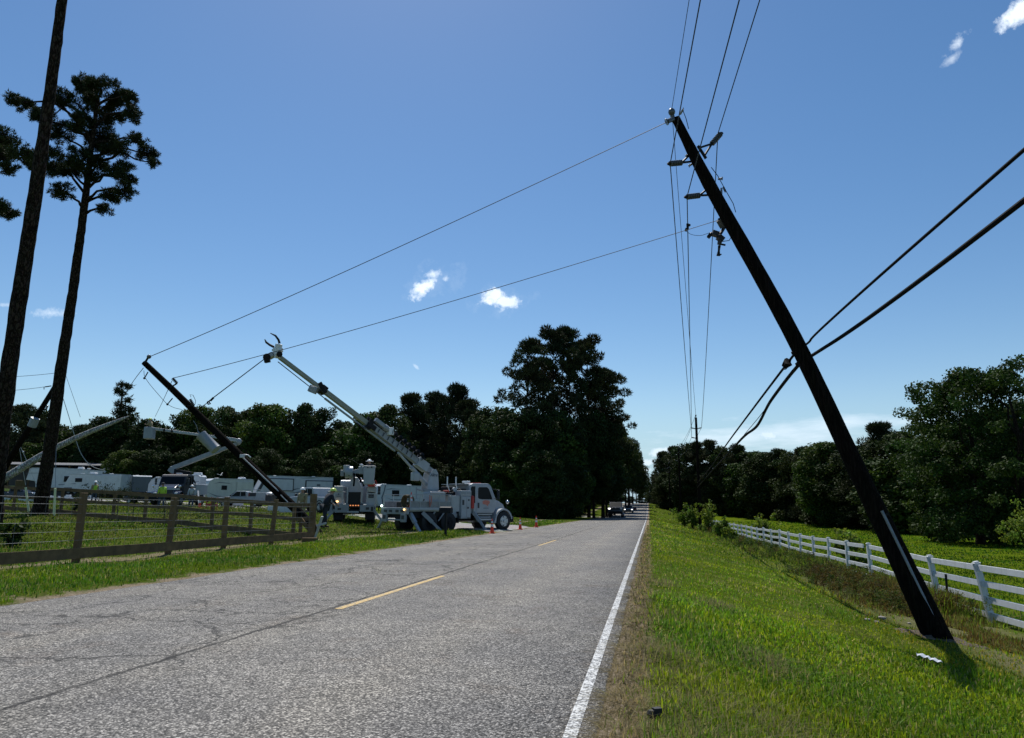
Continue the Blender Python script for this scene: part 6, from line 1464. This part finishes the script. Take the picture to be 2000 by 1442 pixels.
def far_bucket_truck():
    g = gd(345, 62); d = g-CAMP; hd = math.atan2(-d[1], -d[0])+R_(-22)
    root = empty('bucket_truck', g, hd, 'dark-nosed bucket truck with its boom folded out high, facing the camera behind the fence', 'utility truck')
    truck_cab(root, 2.0, 'trim', 'navy')
    for s in (-1, 1): wheel(root, 2.0, s*1.0, .5, .3, 'steel', side=s); wheel(root, -2.4, s*1.0, .5, .5, 'steel', side=s)
    mb = MB(); mb.b2((-3.6, -1.2, .95), (-.9, 1.2, 1.9)); obj('body', mb, 'truckwhite', root, bevel=.04)
    mb = MB(); mb.b2((2.4, -1.12, 1.35), (2.5, 1.12, 1.43)); mb.b2((2.5, -1.1, .55), (2.7, 1.1, .62)); obj('hood_trim', mb, 'reflw', root)
    mb = MB(); mb.b2((2.72, -.9, .45), (2.78, -.7, .62)); mb.b2((2.72, .4, .7), (2.78, .75, 1.0)); obj('plate', mb, 'lgrey', root)
    loc = lambda p: (lambda v: np.array([v[0]*math.cos(hd)+v[1]*math.sin(hd), -v[0]*math.sin(hd)+v[1]*math.cos(hd), v[2]]))(np.array(p)-g)
    W = lambda px, py, dd: loc(at(px, py, dd))
    p0, p1 = W(334, 916, 63.5), W(466, 866, 64); p2 = W(287, 836, 61)
    u = (p1-p0)/np.linalg.norm(p1-p0)
    mb = MB(); mb.bar(p0, p0+(p1-p0)*.72, .34, .38); mb.bar(p0+(p1-p0)*.68, p1, .26, .30); obj('lower_boom', mb, 'boomgrey', root, bevel=.03)
    mb = MB(); mb.bar(W(332, 915, 63.5), W(352, 930, 63.5), .5, .5); mb.bar(W(352, 928, 63.5), W(362, 934, 63.5), .9, .5); obj('turret', mb, 'grey', root, bevel=.05)
    mb = MB(); mb.bar(W(340, 922, 63.5), W(372, 927, 63.5), .5, .5); mb.bar(W(370, 924, 63.5), W(382, 945, 63.6), .1, .12); obj('folded_link', mb, 'dark', root, bevel=.02)
    mb = MB(); mb.tube([p1+[0, 0, -.3]-np.array([.0, .25, 0]), p1+[0, 0, -.3]+np.array([.0, .25, 0])], .36, 16) if False else mb.sphere(W(466, 863, 64), .32, 14, (.8, .8, 1)); obj('elbow', mb, 'boomgrey', root, True)
    mb = MB(); mb.bar(W(468, 861, 64), W(430, 855, 63.3), .26, .30); mb.bar(W(432, 855.3, 63.3), p2, .20, .22); ub = obj('upper_boom', mb, 'lgrey', root, bevel=.02)
    mb = MB(); mb.tube([W(463, 870, 63.8), W(478, 880, 63.8), W(486, 889, 63.8)], .03, 6); mb.tube([W(445, 868, 63.8), W(456, 884, 63.8), W(465, 877, 63.8)], .03, 6); obj('hydraulic_hose', mb, 'wire', root, True)
    c = (W(287, 845, 61)+W(300, 829, 61))/2
    mb = MB(); b0 = W(293, 838, 61); mb.box(b0-[0, 0, .36], (.72, .72, 1.0)); obj('bucket', mb, 'grey', root, bevel=.05)
    mb = MB(); mb.tube([W(303, 832, 61), W(308, 826, 61), W(313, 828, 61), W(314, 834, 61)], .04, 6); mb.bar(W(320, 838, 61.2), W(321, 843, 61.2), .14, .14); mb.bar(W(335, 840, 61.4), W(336, 845, 61.4), .14, .14); obj('hose_bracket', mb, 'dark', root, True)
    mb = MB(); q = W(398, 975, 60); mb.bar(loc(gd(384, 60)+[0, 0, 1.3]), loc(gd(389, 59)+[0, 0, .05]), .12, .12); obj('outrigger', mb, 'lgrey', root)
    return at(295, 829, 61), hd
FBK, FBH = far_bucket_truck()

def pickup(name, label, px0, px1, dep, paint, service=False, left=True, cat='pickup truck', dep1=None):
    P0 = gd(px0, dep); P1 = gd(px1, dep1 or dep); L = np.linalg.norm((P1-P0)[:2]); a = math.atan2(P1[1]-P0[1], P1[0]-P0[0])
    # local X from front(+)... nose at px0 (left) ; x increases to the nose
    hd = a+math.pi if left else a; O = (P0+P1)/2; O[2] = float(T(O[0], O[1]))
    root = empty(name, O, hd, label, cat); s_ = L/5.8
    mb = MB(); mb.prism([(-2.9, .55), (-2.9, 1.15), (-.9, 1.18), (-.85, 1.15), (1.3, 1.22), (2.6, 1.12), (2.85, .98), (2.9, .6), (2.6, .42), (-2.6, .45)], -.98, .98); obj('body', mb, paint, root, bevel=.06)
    mb = MB(); mb.prism([(-.85, 1.15), (-.75, 1.80), (-.6, 1.88), (.55, 1.88), (1.35, 1.2)], -.86, .86); cb = obj('cab', mb, paint, root, bevel=.06)
    for s in (-1, 1):
        mb = MB(); mb.prism([(-.62, 1.28), (-.58, 1.76), (-.02, 1.78), (-.02, 1.27)], s*.865, s*.872); obj('window', mb, 'glass', cb); mb = MB(); mb.prism([(.06, 1.27), (.06, 1.78), (.48, 1.78), (1.08, 1.26)], s*.865, s*.872); obj('window', mb, 'glass', cb)
        wheel(root, 1.9, s*.86, .40, .26, 'alu', side=s); wheel(root, -1.75, s*.86, .40, .26, 'alu', side=s)
        mb = MB(); mb.box((1.1, s*1.12, 1.32), (.1, .2, .2)); obj('mirror', mb, 'trim', root, bevel=.03)
        mb = MB(); mb.prism(arc(1.9, .42, .52, 0, 180, 10)+arc(1.9, .42, .44, 180, 0, 10), s*.96, s*1.0); mb.prism(arc(-1.75, .42, .52, 0, 180, 10)+arc(-1.75, .42, .44, 180, 0, 10), s*.96, s*1.0); obj('wheel_arch', mb, 'trim', root)
        mb = MB(); mb.box((2.84, s*.74, .95), (.1, .34, .2)); obj('headlight', mb, 'reflw', root, bevel=.02)
    mb = MB(); mb.add([(.60, -.78, 1.84), (.60, .78, 1.84), (1.32, .82, 1.26), (1.32, -.82, 1.26)], [(0, 1, 2, 3)]); mb.v = [(x+.02, y, z+.02) for x, y, z in mb.v]; obj('windshield', mb, 'glass', cb)
    mb = MB(); mb.box((2.93, 0, .62), (.12, 1.9, .26)); mb.box((2.9, 0, .95), (.04, 1.05, .26)); obj('bumper', mb, 'trim' if not service else 'dark', root, bevel=.02)
    if service:
        mb = MB(); mb.b2((-3.0, -1.05, .75), (-.95, -.6, 1.72)); mb.b2((-3.0, .6, .75), (-.95, 1.05, 1.72)); ub = obj('utility_body', mb, 'truckwhite', root, bevel=.03)
        side = 1 if left else -1
        mb = MB(); mb.b2((-1.9, side*1.05, 1.25), (-1.0, side*1.062, 1.66)); obj('open_compartment', mb, 'trim', ub); mb = MB(); mb.b2((-1.12, side*1.062, 1.3), (-1.04, side*1.066, 1.62)); obj('red_panel', mb, 'red', ub)
        mb = MB(); mb.b2((-2.7, side*1.05, 1.0), (-2.66, side*1.064, 1.1)); mb.b2((-1.75, side*1.05, 1.02), (-1.70, side*1.064, 1.12)); obj('latch', mb, 'trim', ub)
        mb = MB()
        for y in (-.9, .9): mb.tube([(-3.0, y, 2.05), (-.2, y, 2.05)], .03, 6); mb.tube([(-2.8, y, 1.7), (-2.8, y, 2.05)], .03, 6); mb.tube([(-1.1, y, 1.7), (-1.1, y, 2.05)], .03, 6)
        obj('ladder_rack', mb, 'lgrey', root, True)
        mb = MB(); mb.b2((-3.7, -.9, .5), (-3.05, .9, 1.45)); obj('rear_carrier', mb, 'trim', root, bevel=.04); mb = MB(); mb.sphere((-3.3, 0, 1.6), .35, 10, (1.6, 1.6, .6)); obj('tarp_load', mb, 'white', root, True)
    root.scale = (s_, s_*.98, s_)
    return root
pickup('service_truck', 'white service pickup with utility boxes and an open dark locker behind the fence', 426, 520, 66, 'truckwhite', True)
pickup('pickup_truck', 'white crew pickup between the long grey camper and the bucket truck', 574, 662, 62, 'truckwhite', dep1=58)
pickup('pickup_truck', 'dark pickup at the far left in front of the barn', -5, 72, 62, 'navy', left=False)
pickup('pickup_truck', 'black pickup parked with its long bed towards the dark bucket truck', 245, 318, 64, 'carblack')

def road_car(name, label, px, py_bottom, wpx, kind, paint, lit, hd_off=0.):
    dep = 60.
    for _ in range(20):
        x = (px-1268)/1419*dep; z = float(road_z(dep)); 
        p = np.array([x, dep, z]); q = p-CAMP; py = CY-FPX*(q@CU)/(q@CF); dep *= 1+(py-py_bottom)/(py_bottom-960)*.5 if abs(py-py_bottom) > .05 else 1
    dep = min(max(dep, 40), 220)
    hd = R_(-90)+hd_off; g = np.array([x, dep, z])
    root = empty(name, g, hd, label, 'car' if kind != 'pickup' else 'pickup truck', 'vehicles coming towards the camera on the road')
    w = wpx/1419*dep*1.0; s_ = w/2.0
    if kind == 'pickup':
        body = [(-2.9, .6), (-2.9, 1.25), (-.9, 1.28), (1.4, 1.34), (2.6, 1.24), (2.85, 1.08), (2.9, .62), (2.6, .45), (-2.6, .45)]; cab = [(-.9, 1.25), (-.75, 1.86), (-.55, 1.94), (.6, 1.94), (1.4, 1.3)]; r = .42; wx = (1.9, -1.8); ws = ((.66, 1.9), (1.40, 1.33)); hz_ = 1.1
    else:
        body = [(-2.2, .5), (-2.2, .95), (-1.0, 1.02), (1.1, 1.0), (2.1, .85), (2.25, .6), (2.1, .3), (-2.1, .3)]; cab = [(-1.7, .98), (-1.0, 1.44), (.2, 1.48), (1.15, 1.0)]; r = .33; wx = (1.4, -1.4); ws = ((.28, 1.45), (1.12, 1.03)); hz_ = .72
    mb = MB(); mb.prism(body, -.97, .97); obj('body', mb, paint, root, bevel=.09)
    mb = MB(); mb.prism(cab, -.80, .80); cb = obj('cabin', mb, paint, root, bevel=.06)
    mb = MB(); mb.add([(ws[0][0], -.68, ws[0][1]), (ws[0][0], .68, ws[0][1]), (ws[1][0], .76, ws[1][1]), (ws[1][0], -.76, ws[1][1])], [(0, 1, 2, 3)]); mb.v = [(x_+.03, y_, z_+.02) for x_, y_, z_ in mb.v]; obj('windshield', mb, 'glass', cb)
    for s in (-1, 1):
        for wxx in wx: wheel(root, wxx, s*.84, r, .24, 'alu', side=s)
        mb = MB(); mb.box((body[5][0]-.02 if kind == 'pickup' else 2.15, s*.74, hz_), (.12, .3, .16)); obj('headlight', mb, 'headlamp' if (lit and (lit == 2 or s < 0)) else 'reflw', root, bevel=.02)
        mb = MB(); mb.box((1.0, s*1.08, cab[-1][1]+.12), (.1, .2, .15)); obj('mirror', mb, 'trim', root, bevel=.02)
    fx = body[5][0]
    mb = MB(); mb.box((fx+.03, 0, hz_-.05), (.06, 1.1, .26)); obj('grille', mb, 'trim', root); mb = MB(); mb.box((fx+.05, 0, hz_-.42), (.14, 1.8, .2)); obj('bumper', mb, 'dark' if kind == 'pickup' else 'trim', root, bevel=.03)
    root.scale = (s_, s_, s_); return root
road_car('pickup_truck', 'nearest oncoming vehicle, a dark pickup with one bright headlamp', 1205, 1010, 29, 'pickup', 'navy', 1)
road_car('sedan_car', 'pale sedan driving just behind the dark pickup with glaring headlamps', 1229, 1002, 18, 'sedan', 'carwhite', 2)
road_car('sedan_car', 'farthest oncoming car, small and dark red behind the pale sedan', 1239.5, 998, 9, 'sedan', 'carred', 1)

# ---- campers
def camper(label, px0, px1, dep0, dep1, ty, paint, wins=(), style='box', wtype='camper_trailer', stripes=(), ac=(.5,), panels=(), lift=0., zb=.55, D=2.45, text=None, wheels=(.55, .63)):
    P0 = gd(px0, dep0); P1 = gd(px1, dep1); L = float(np.linalg.norm((P1-P0)[:2])); a = math.atan2(P1[1]-P0[1], P1[0]-P0[0])
    O = P0.copy(); O[2] = min(P0[2], P1[2])+lift
    H = float(at(px0*.5+px1*.5, ty, (dep0+dep1)/2)[2]-O[2])
    root = empty('camper_trailer', O, a, label, 'camper', None); z0 = zb; z1 = H
    h = z1-z0
    if style == 'box': prof = [(0, z0), (0, z1-.15), (.15, z1), (L-.15, z1), (L, z1-.15), (L, z0)]
    elif style == 'nose': prof = [(.55, z0), (.1, z0+h*.35), (0, z0+h*.6), (.35, z1-.25), (.8, z1), (L-.2, z1-.08), (L, z1-.3), (L, z0)]
    elif style == 'slant': prof = [(.05, z0), (0, z0+h*.2), (L*.10, z1-.1), (L*.14, z1), (L-.1, z1-.05), (L, z0+.3), (L, z0)]
    elif style == 'fifth': prof = [(1.6, z0), (1.5, z0+h*.42), (.15, z0+h*.48), (.45, z1-.3), (.75, z1), (L*.45, z1+.05), (L-.1, z1-.35), (L, z1-.5), (L, z0)]
    elif style == 'round': prof = [(.15, z0), (0, z0+h*.25), (.05, z0+h*.62), (.3, z1-.3), (.8, z1-.03), (1.3, z1), (L-.2, z1), (L, z1-.2), (L, z0)]
    mb = MB(); mb.prism(prof, 0, D); body = obj('body', mb, paint, root, bevel=.05)
    mb = MB(); n = len(prof); tops = [p for p in prof if p[1] > z1-.62]; 
    mb.prism([(p[0], p[1]+.012) for p in tops]+[(p[0], p[1]+.07) for p in tops[::-1]], -.03, D+.03); obj('roof', mb, 'white', body)
    mb = MB(); mb.b2((prof[0][0]+.4, .1, z0-.16), (L-.2, D-.1, z0)); obj('chassis', mb, 'dark', root)
    for (a0, a1, b0, b1) in wins:
        mb = MB(); mb.b2((a0*L, -.035, z0+b0*h), (a1*L, .0, z0+b1*h)); w = obj('window', mb, 'trim', body, bevel=.01); mb = MB(); mb.b2((a0*L+.05, -.045, z0+b0*h+.05), (a1*L-.05, -.036, z0+b1*h-.05)); obj('pane', mb, 'glass', w)
    for (a0, a1, b0, b1, frame) in panels:
        mb = MB(); mb.b2((a0*L, -.16, z0+b0*h), (a1*L, .0, z0+b1*h)); s_ = obj('slide_out', mb, 'trim' if frame else paint, body, bevel=.02)
        if frame: mb = MB(); mb.b2((a0*L+.14, -.175, z0+b0*h+.10), (a1*L-.14, -.161, z0+b1*h-.12)); obj('slide_panel', mb, paint, s_)
    for pts in stripes:
        mb = MB(); mb.prism([(x*L, z0+z*h) for x, z in pts], -.012, -.002); obj('stripe', mb, 'decalgrey', body)
    for q in ac: mb = MB(); mb.prism([(q*L-.4, z1), (q*L-.32, z1+.32), (q*L+.32, z1+.32), (q*L+.42, z1)], D*.35, D*.65); obj('air_conditioner', mb, 'white', body, bevel=.04)
    mb = MB()
    for q in (.25, .75): mb = MB(); mb.b2((q*L-.2, D*.3, z1), (q*L+.2, D*.45, z1+.14)); obj('roof_vent', mb, 'reflw', body, bevel=.02)
    for q in wheels: wheel(root, q*L, .18, .36, .24, 'steel', side=-1); wheel(root, q*L, D-.18, .36, .24, 'steel', side=1)
    mb = MB(); mb.bar((prof[0][0]+.2, .3, z0-.1), (prof[0][0]+.2, .3, 0), .1, .1, (0, 1, 0)); obj('jack', mb, 'dark', root); mb = MB(); mb.bar((L-.4, .3, z0-.1), (L-.4, .3, 0), .1, .1, (0, 1, 0)); obj('jack', mb, 'dark', root)
    if text:
        s, fx, fz, size = text
        text_mesh('lettering', s, size, 'decalgrey', root, (fx*L, -.178, z0+fz*h), (math.pi/2, 0, 0), 0, .008)
    return root, L, z0, h, body
cc = camper('long grey camper with a black-framed slide-out and dark lettering behind the leaning pole', 497, 650, 98, 104, 931, 'rvgrey', style='slant', panels=((.16, .47, .30, .90, True), (.62, .99, .12, .84, True)), text=('CRUSADER', .79, .42, .44), lift=.25, ac=(), zb=.7,
            stripes=(((.55, .92), (.66, .97), (.80, .985), (.70, .94)), ((.38, .34), (.46, .40), (.58, .47), (.48, .35)), ((.42, .22), (.52, .27), (.64, .36), (.53, .22))), wheels=(.5, .57))
mb = MB(); mb.b2((.79*cc[1]-.25, -.178, cc[2]+.56*cc[3]), (.79*cc[1]+.25, -.19, cc[2]+.66*cc[3])); obj('badge', mb, 'decalgrey', cc[0])
mb = MB(); mb.prism([(.02*cc[1], cc[2]+.3*cc[3]), (.10*cc[1], cc[2]+.9*cc[3]), (.135*cc[1], cc[2]+.92*cc[3]), (.06*cc[1], cc[2]+.3*cc[3])], -.03, 0); obj('front_cap', mb, 'trim', cc[4])
camper('beige camper with a curved grey stripe, left of the long grey camper', 402, 493, 86, 90, 936, 'rvbeige', wins=((.30, .42, .42, .66),), style='round', panels=((.62, .97, .1, .88, False),), ac=(.82,), lift=.1,
       stripes=(((.12, .74), (.25, .83), (.42, .80), (.55, .72), (.42, .77), (.25, .79)), ((.0, .3), (.2, .12), (.5, .05), (.2, .07))))
mb = MB(); q = at(430, 937, 86); mb.tube([gd(430, 87.2)+[0, 0, 3.6], q+[0, 0, .5]], .04, 6); mb.bar(at(424, 926, 87), at(434, 929, 87), .12, .05); tag(obj('tv_antenna', mb, 'lgrey', None, world=True), 'small T-shaped television antenna above the beige camper', 'antenna')
camper('grey trailer with a rounded nose and dark oval window behind the digger truck', 733, 832, 76, 82, 948, 'rvgrey', wins=((.30, .44, .48, .76),), style='nose', ac=(), zb=.7, wheels=(.72, .8),
       stripes=(((.16, .98), (.14, .70), (.10, .40), (.13, .08), (.15, .08), (.125, .40), (.16, .70), (.18, .98)), ((.16, .76), (.28, .84), (.5, .80), (.3, .81)), ((.2, .40), (.3, .32), (.6, .33), (.9, .38), (.6, .30), (.3, .29)), ((.16, .2), (.4, .25), (.9, .26), (.4, .23))))
camper('long camper with two dark windows and a swooping stripe among the far left campers', 120, 234, 98, 98, 926, 'rvwhite', wins=((.20, .32, .52, .76), (.56, .73, .45, .68), (.82, .985, .42, .66)), style='slant', panels=((.50, .995, .06, .93, False),), ac=(.42,), lift=.55,
       stripes=(((.08, .40), (.2, .44), (.24, .40)), ((.30, .30), (.4, .42), (.44, .48), (.42, .36)), ((.02, .06), (.16, .06), (.16, .2), (.02, .2))), zb=.6)
mb = MB()
camper('dark blue-grey camper end standing right of the long white camper', 232, 256, 104, 100, 930, 'decalgrey', wins=((.25, .75, .35, .7),), style='box', ac=(), lift=.5)
camper('biggest far-left camper, tall and pale, partly behind the paddock pine', 44, 202, 108, 110, 915, 'rvwhite', wins=((.48, .56, .40, .66),), style='fifth', ac=(.64, .96), lift=.55,
       stripes=(((.0, .78), (.3, .80), (.3, .785), (.0, .765)), ((.42, .28), (.62, .34), (.62, .32), (.42, .25))))
camper('white rounded camper behind the dark bucket truck', 286, 330, 84, 84, 933, 'rvgrey', wins=((.6, .95, .35, .7),), style='round', ac=(), lift=.3)
camper('tall white camper end right of the dark bucket truck with grey front', 364, 386, 66, 66, 929, 'white', wins=((.45, .62, .35, .5),), style='box', ac=(.5,), lift=.25, D=1.5, stripes=(((.05, .3), (.95, .36), (.95, .30), (.05, .24)), ((.05, .72), (.95, .74), (.95, .72), (.05, .70))))
camper('small distant white camper between the dark truck and the beige camper', 394, 414, 100, 100, 940, 'white', wins=((.2, .8, .45, .6),), style='box', ac=(), lift=.3)
camper('distant cream camper roof glimpsed between dark foliage left of the far bucket truck', 256, 290, 124, 124, 928, 'rvbeige', style='box', ac=(), lift=.2)
# barn with a metal roof, far left
def barn():
    a = gd(-30, 116); b_ = gd(100, 118); L = float(np.linalg.norm((b_-a)[:2])); an = math.atan2(b_[1]-a[1], b_[0]-a[0]); root = empty('barn', a, an, 'long open barn with a grey metal roof at the far left behind the campers', 'barn')
    H = float(at(40, 903, 117)[2]-a[2])
    mb = MB(); mb.prism([(-.5, H-.3), (4, H+.25), (8.5, H-.3), (8.5, H-.42), (4, H+.13), (-.5, H-.42)], 0, L+8, 'x'); obj('roof', mb, 'roofmetal', root)
    mb = MB(); mb.b2((0, 7.6, 0), (L+8, 7.8, H-.3)); obj('back_wall', mb, 'trim', root)
    for i in range(7): mb = MB(); mb.b2((i*(L+8)/6-.1, .2, 0), (i*(L+8)/6+.1, .4, H-.4)); obj('post', mb, 'woodfence', root)
    a = gd(100, 119); root2 = empty('shed', a, an, 'dark blue roofed shed beyond the tallest far-left camper', 'shed'); H = float(at(130, 912, 119)[2]-a[2])
    mb = MB(); mb.prism([(-.5, H-.2), (3, H+.8), (6.5, H-.2), (6.5, H-.35), (3, H+.65), (-.5, H-.35)], 0, 5.4, 'x'); obj('roof', mb, 'roofblue', root2); mb = MB(); mb.b2((0.1, .2, 0), (5.3, 6, H-.3)); obj('wall', mb, 'trim', root2)
    g = gd(22, 115); root3 = empty('tractor', g, an+.4, 'dull yellow machine parked under the far barn roof', 'machine')
    mb = MB(); mb.b2((-1.6, -.6, .8), (.3, .6, 1.7)); obj('engine', mb, 'yellow', root3, bevel=.1); mb = MB(); mb.b2((.3, -.7, .8), (1.7, .7, 2.6)); obj('cab', mb, 'brownrope', root3, bevel=.08)
    for s in (-.7, .7): wheel(root3, 1.1, s, .75, .35, 'yellow', side=1 if s > 0 else -1); wheel(root3, -1.2, s, .45, .3, 'yellow', side=1 if s > 0 else -1)
barn()
# pale blocks and boxes on the gravel
for i, (px, dep, w, h) in enumerate(((94, 88, .6, .35), (103, 88, .5, .35), (122, 86, .9, .3), (133, 86, .45, .5), (146, 86, 1.0, .3), (175, 80, .4, .55), (186, 80, .6, .3), (284, 70, .25, .3), (293, 70, .25, .35), (2, 82, .9, .3), (537, 58, 1.1, .45), (560, 56, 1.0, .6), (8, 60, .8, .3), (50, 58, 1.0, .2), (466, 70, .8, .3), (450, 70, .9, .35))):
    g = gd(px, dep); mb = MB(); mb.b2((-w/2, -.2, 0), (w/2, .2, h)); mb.b2((-w/2+.04, -.22, h*.3), (w/2-.04, -.2, h*.7)); o = obj('concrete_block', mb, 'white', None, bevel=.03); o.location = g; o.rotation_euler = (0, 0, .2*(i % 3)); tag(o, 'pale block or bin lying on the gravel camp ground behind the rear fence', 'block', 'pale blocks on the camp ground')

# ================================================================== PEOPLE
def skin_obj(name, chains, mat, parent, sub=1):
    verts, edges, rad = [], [], []; idx = {}
    def vid(p, r):
        k = tuple(round(float(v), 4) for v in p)
        if k in idx: rad[idx[k]] = max(rad[idx[k]], r); return idx[k]
        idx[k] = len(verts); verts.append(k); rad.append(r); return idx[k]
    for ch in chains:
        prev = None
        for p, r in ch:
            i = vid(p, r)
            if prev is not None and i != prev and (prev, i) not in edges and (i, prev) not in edges: edges.append((prev, i))
            prev = i
    me = bpy.data.meshes.new(name); me.from_pydata(verts, edges, []); o = bpy.data.objects.new(name, me); COL.objects.link(o)
    md = o.modifiers.new('Skin', 'SKIN'); md.use_smooth_shade = True
    for i, v in enumerate(me.skin_vertices[0].data): v.radius = (rad[i], rad[i]); v.use_root = (i == 0)
    sb = o.modifiers.new('Sub', 'SUBSURF'); sb.levels = sub; sb.render_levels = sub
    me.materials.append(M[mat]); o.parent = parent; return o
def person(loc, hd, label, pose='stand', shirt='lime', pants='jeans', hat='whitehat', brim=False, H=1.76, group=None, vest=None):
    root = empty('person', loc, hd, label, 'person', group); k = H/1.76
    v = lambda x, y, z: np.array([x, y, z])*k
    lean = {'stand': 0., 'lean': .42, 'bucket': .12, 'walk': .06}[pose]
    pel = v(0, 0, .94); che = v(math.sin(lean)*.42, 0, .94+math.cos(lean)*.42); nk = v(math.sin(lean)*.58+.02*0, 0, .94+math.cos(lean)*.56)
    hl = lean*1.6+.05; hd0 = nk+v(math.sin(hl)*.05, 0, math.cos(hl)*.05); hd1 = nk+v(math.sin(hl)*.14, 0, math.cos(hl)*.14)
    step = {'stand': .05, 'lean': .18, 'bucket': .03, 'walk': .3}[pose]
    chains_body, chains_shirt, chains_pants, boots = [], [], [], []
    chains_body.append([(pel, .09*k), (che, .09*k), (nk, .065*k), (hd0, .075*k), (hd1, .105*k), (hd1+v(math.sin(hl)*.07, 0, .07), .08*k)])
    chains_body.append([(hd1, .105*k), (hd1+v(.115, 0, -.01), .018*k)])
    chains_shirt.append([(pel+v(0, 0, .02), .165*k), (pel+(che-pel)*.5, .16*k), (che, .18*k), (nk-v(0, 0, .0), .10*k)])
    for s in (-1, 1):
        sh = che+v(math.sin(lean)*.06, s*.20, .07)
        if pose == 'stand': el = sh+v(.02, s*.05, -.28); wr = el+v(.10, -s*.01, -.24)
        elif pose == 'lean': el = sh+v(.10, s*.04, -.26); wr = el+v(.20, -s*.08, -.12)
        elif pose == 'bucket': el = sh+v(.10, s*.08, -.25); wr = el+v(.22, -s*.10, .06)
        else: el = sh+v(.05*s, s*.05, -.28); wr = el+v(.14, 0, -.20)
        d = (wr-el)/np.linalg.norm(wr-el); pa = wr+d*.07*k
        chains_body.append([(che, .09*k), (sh, .05*k), (el, .04*k), (wr, .028*k), (pa, .036*k)])
        sdv = np.cross(d, [0, 0, 1.]); sdv /= np.linalg.norm(sdv)+1e-9; nd = np.cross(sdv, d)
        for f, (off, ln) in enumerate(((-.027, .068), (-.009, .080), (.009, .075), (.026, .058))):
            b0 = pa+sdv*off*k; chains_body.append([(pa, .036*k), (b0+d*.03*k, .010*k), (b0+d*(.03+ln*.6)*k-nd*.008*k, .009*k), (b0+d*(.02+ln)*k-nd*.03*k, .0075*k)])
        chains_body.append([(pa, .036*k), (wr+d*.03*k+sdv*s*.045*k, .011*k), (wr+d*.07*k+sdv*s*.055*k-nd*.02*k, .009*k)])
        chains_shirt.append([(che, .165*k), (sh, .082*k), (el, .060*k), (el+(wr-el)*.82, .044*k)])
        hip = pel+v(0, s*.10, -.04); kn = v((step if s > 0 else -step)*.5+.02, s*.12, .50); an = v((step if s > 0 else -step)-.02, s*.13, .10); toe = an+v(.17, s*.02, -.055)
        chains_body.append([(pel, .09*k), (hip, .08*k), (kn, .055*k), (an, .042*k), (toe, .03*k)])
        chains_pants.append([(pel, .165*k), (hip, .125*k), (kn, .082*k), (an+v(0, 0, .02), .068*k)])
        boots.append((an, toe))
    skin_obj('body', chains_body, 'skin', root)
    skin_obj('shirt', chains_shirt, shirt, root); skin_obj('trousers', chains_pants, pants, root)
    if vest:
        skin_obj('vest', [[(pel+(che-pel)*.05, .185*k), (pel+(che-pel)*.5, .185*k), (che+v(0, 0, .0), .205*k), (che+v(0, 0, .09), .17*k)]], vest, root)
    for an, toe in boots: skin_obj('boot', [[(an+v(0, 0, .08), .062*k), (an-v(0.02, 0, .03), .06*k), (toe+v(0, 0, .01), .05*k)]], 'boot', root)
    c = hd1+v(math.sin(hl)*.06, 0, .055); mb = MB(); mb.sphere(c, .135*k, 14, (1.08, .92, .82)); mb.v = [p if p[2] > c[2]-.02*k else (p[0], p[1], c[2]-.02*k) for p in mb.v]
    h = obj('helmet', mb, hat, root, True)
    mb = MB(); r0 = .25 if brim else .155; mb.tube([c-v(0, 0, .028), c-v(0, 0, .012)], [r0*k, r0*.94*k], 20)
    if not brim: mb.prism([(c[0]+.08*k, c[1]-.09*k), (c[0]+.23*k, c[1]-.06*k), (c[0]+.23*k, c[1]+.06*k), (c[0]+.08*k, c[1]+.09*k)], c[2]-.03*k, c[2]-.012*k, 'z')
    obj('brim', mb, hat, h)
    return root
def toward(g, off=0): d = g-CAMP; return math.atan2(d[1], d[0])+off
g = gd(182, 58); person(g, toward(g, R_(200)), 'worker in a lime vest and white hard hat near the far left campers', vest='lime', shirt='tan', hat='whitehat', H=1.8)
g = gd(314, 50); person(g, toward(g, R_(20)), 'worker in a lime vest seen from behind in front of the dark bucket truck', vest='lime', shirt='lime', hat='navycloth', H=1.8)
g = gd(588, 40); person(g, toward(g, R_(150)), 'worker in tan shirt and white hard hat by the white crew pickup', shirt='tan', hat='whitehat', H=1.85, pants='tan')
g = gd(632.5, 34.3); person(g, toward(g, R_(-60)), 'worker in dark clothes and lime hard hat looking down by the bucket truck', 'lean', shirt='navycloth', pants='navycloth', hat='limehat', H=1.95)
q = at(724, 901, 44.5); person(q-np.array([0, 0, 1.68]), toward(q, R_(140)), 'worker in dark clothes and wide white brimmed hat standing in the bucket', 'bucket', shirt='navycloth', pants='navycloth', hat='whitehat', brim=True)
q = FBK; person(q-np.array([0, 0, 1.25]), toward(q, R_(60)), 'lineman in a lime hard hat up in the raised far bucket', 'bucket', shirt='tan', pants='jeans', hat='limehat')
g = gd(372, 57); person(g, toward(g, R_(170)), 'worker in pale shirt and white hard hat beside the dark bucket truck', shirt='lgrey', hat='whitehat', H=1.75, pants='jeans')
for _o in list(bpy.data.objects):
    if _o.parent is None and 'label' in _o and not 4 <= len(_o['label'].split()) <= 16: print('LABEL', len(_o['label'].split()), _o.name, _o['label'])
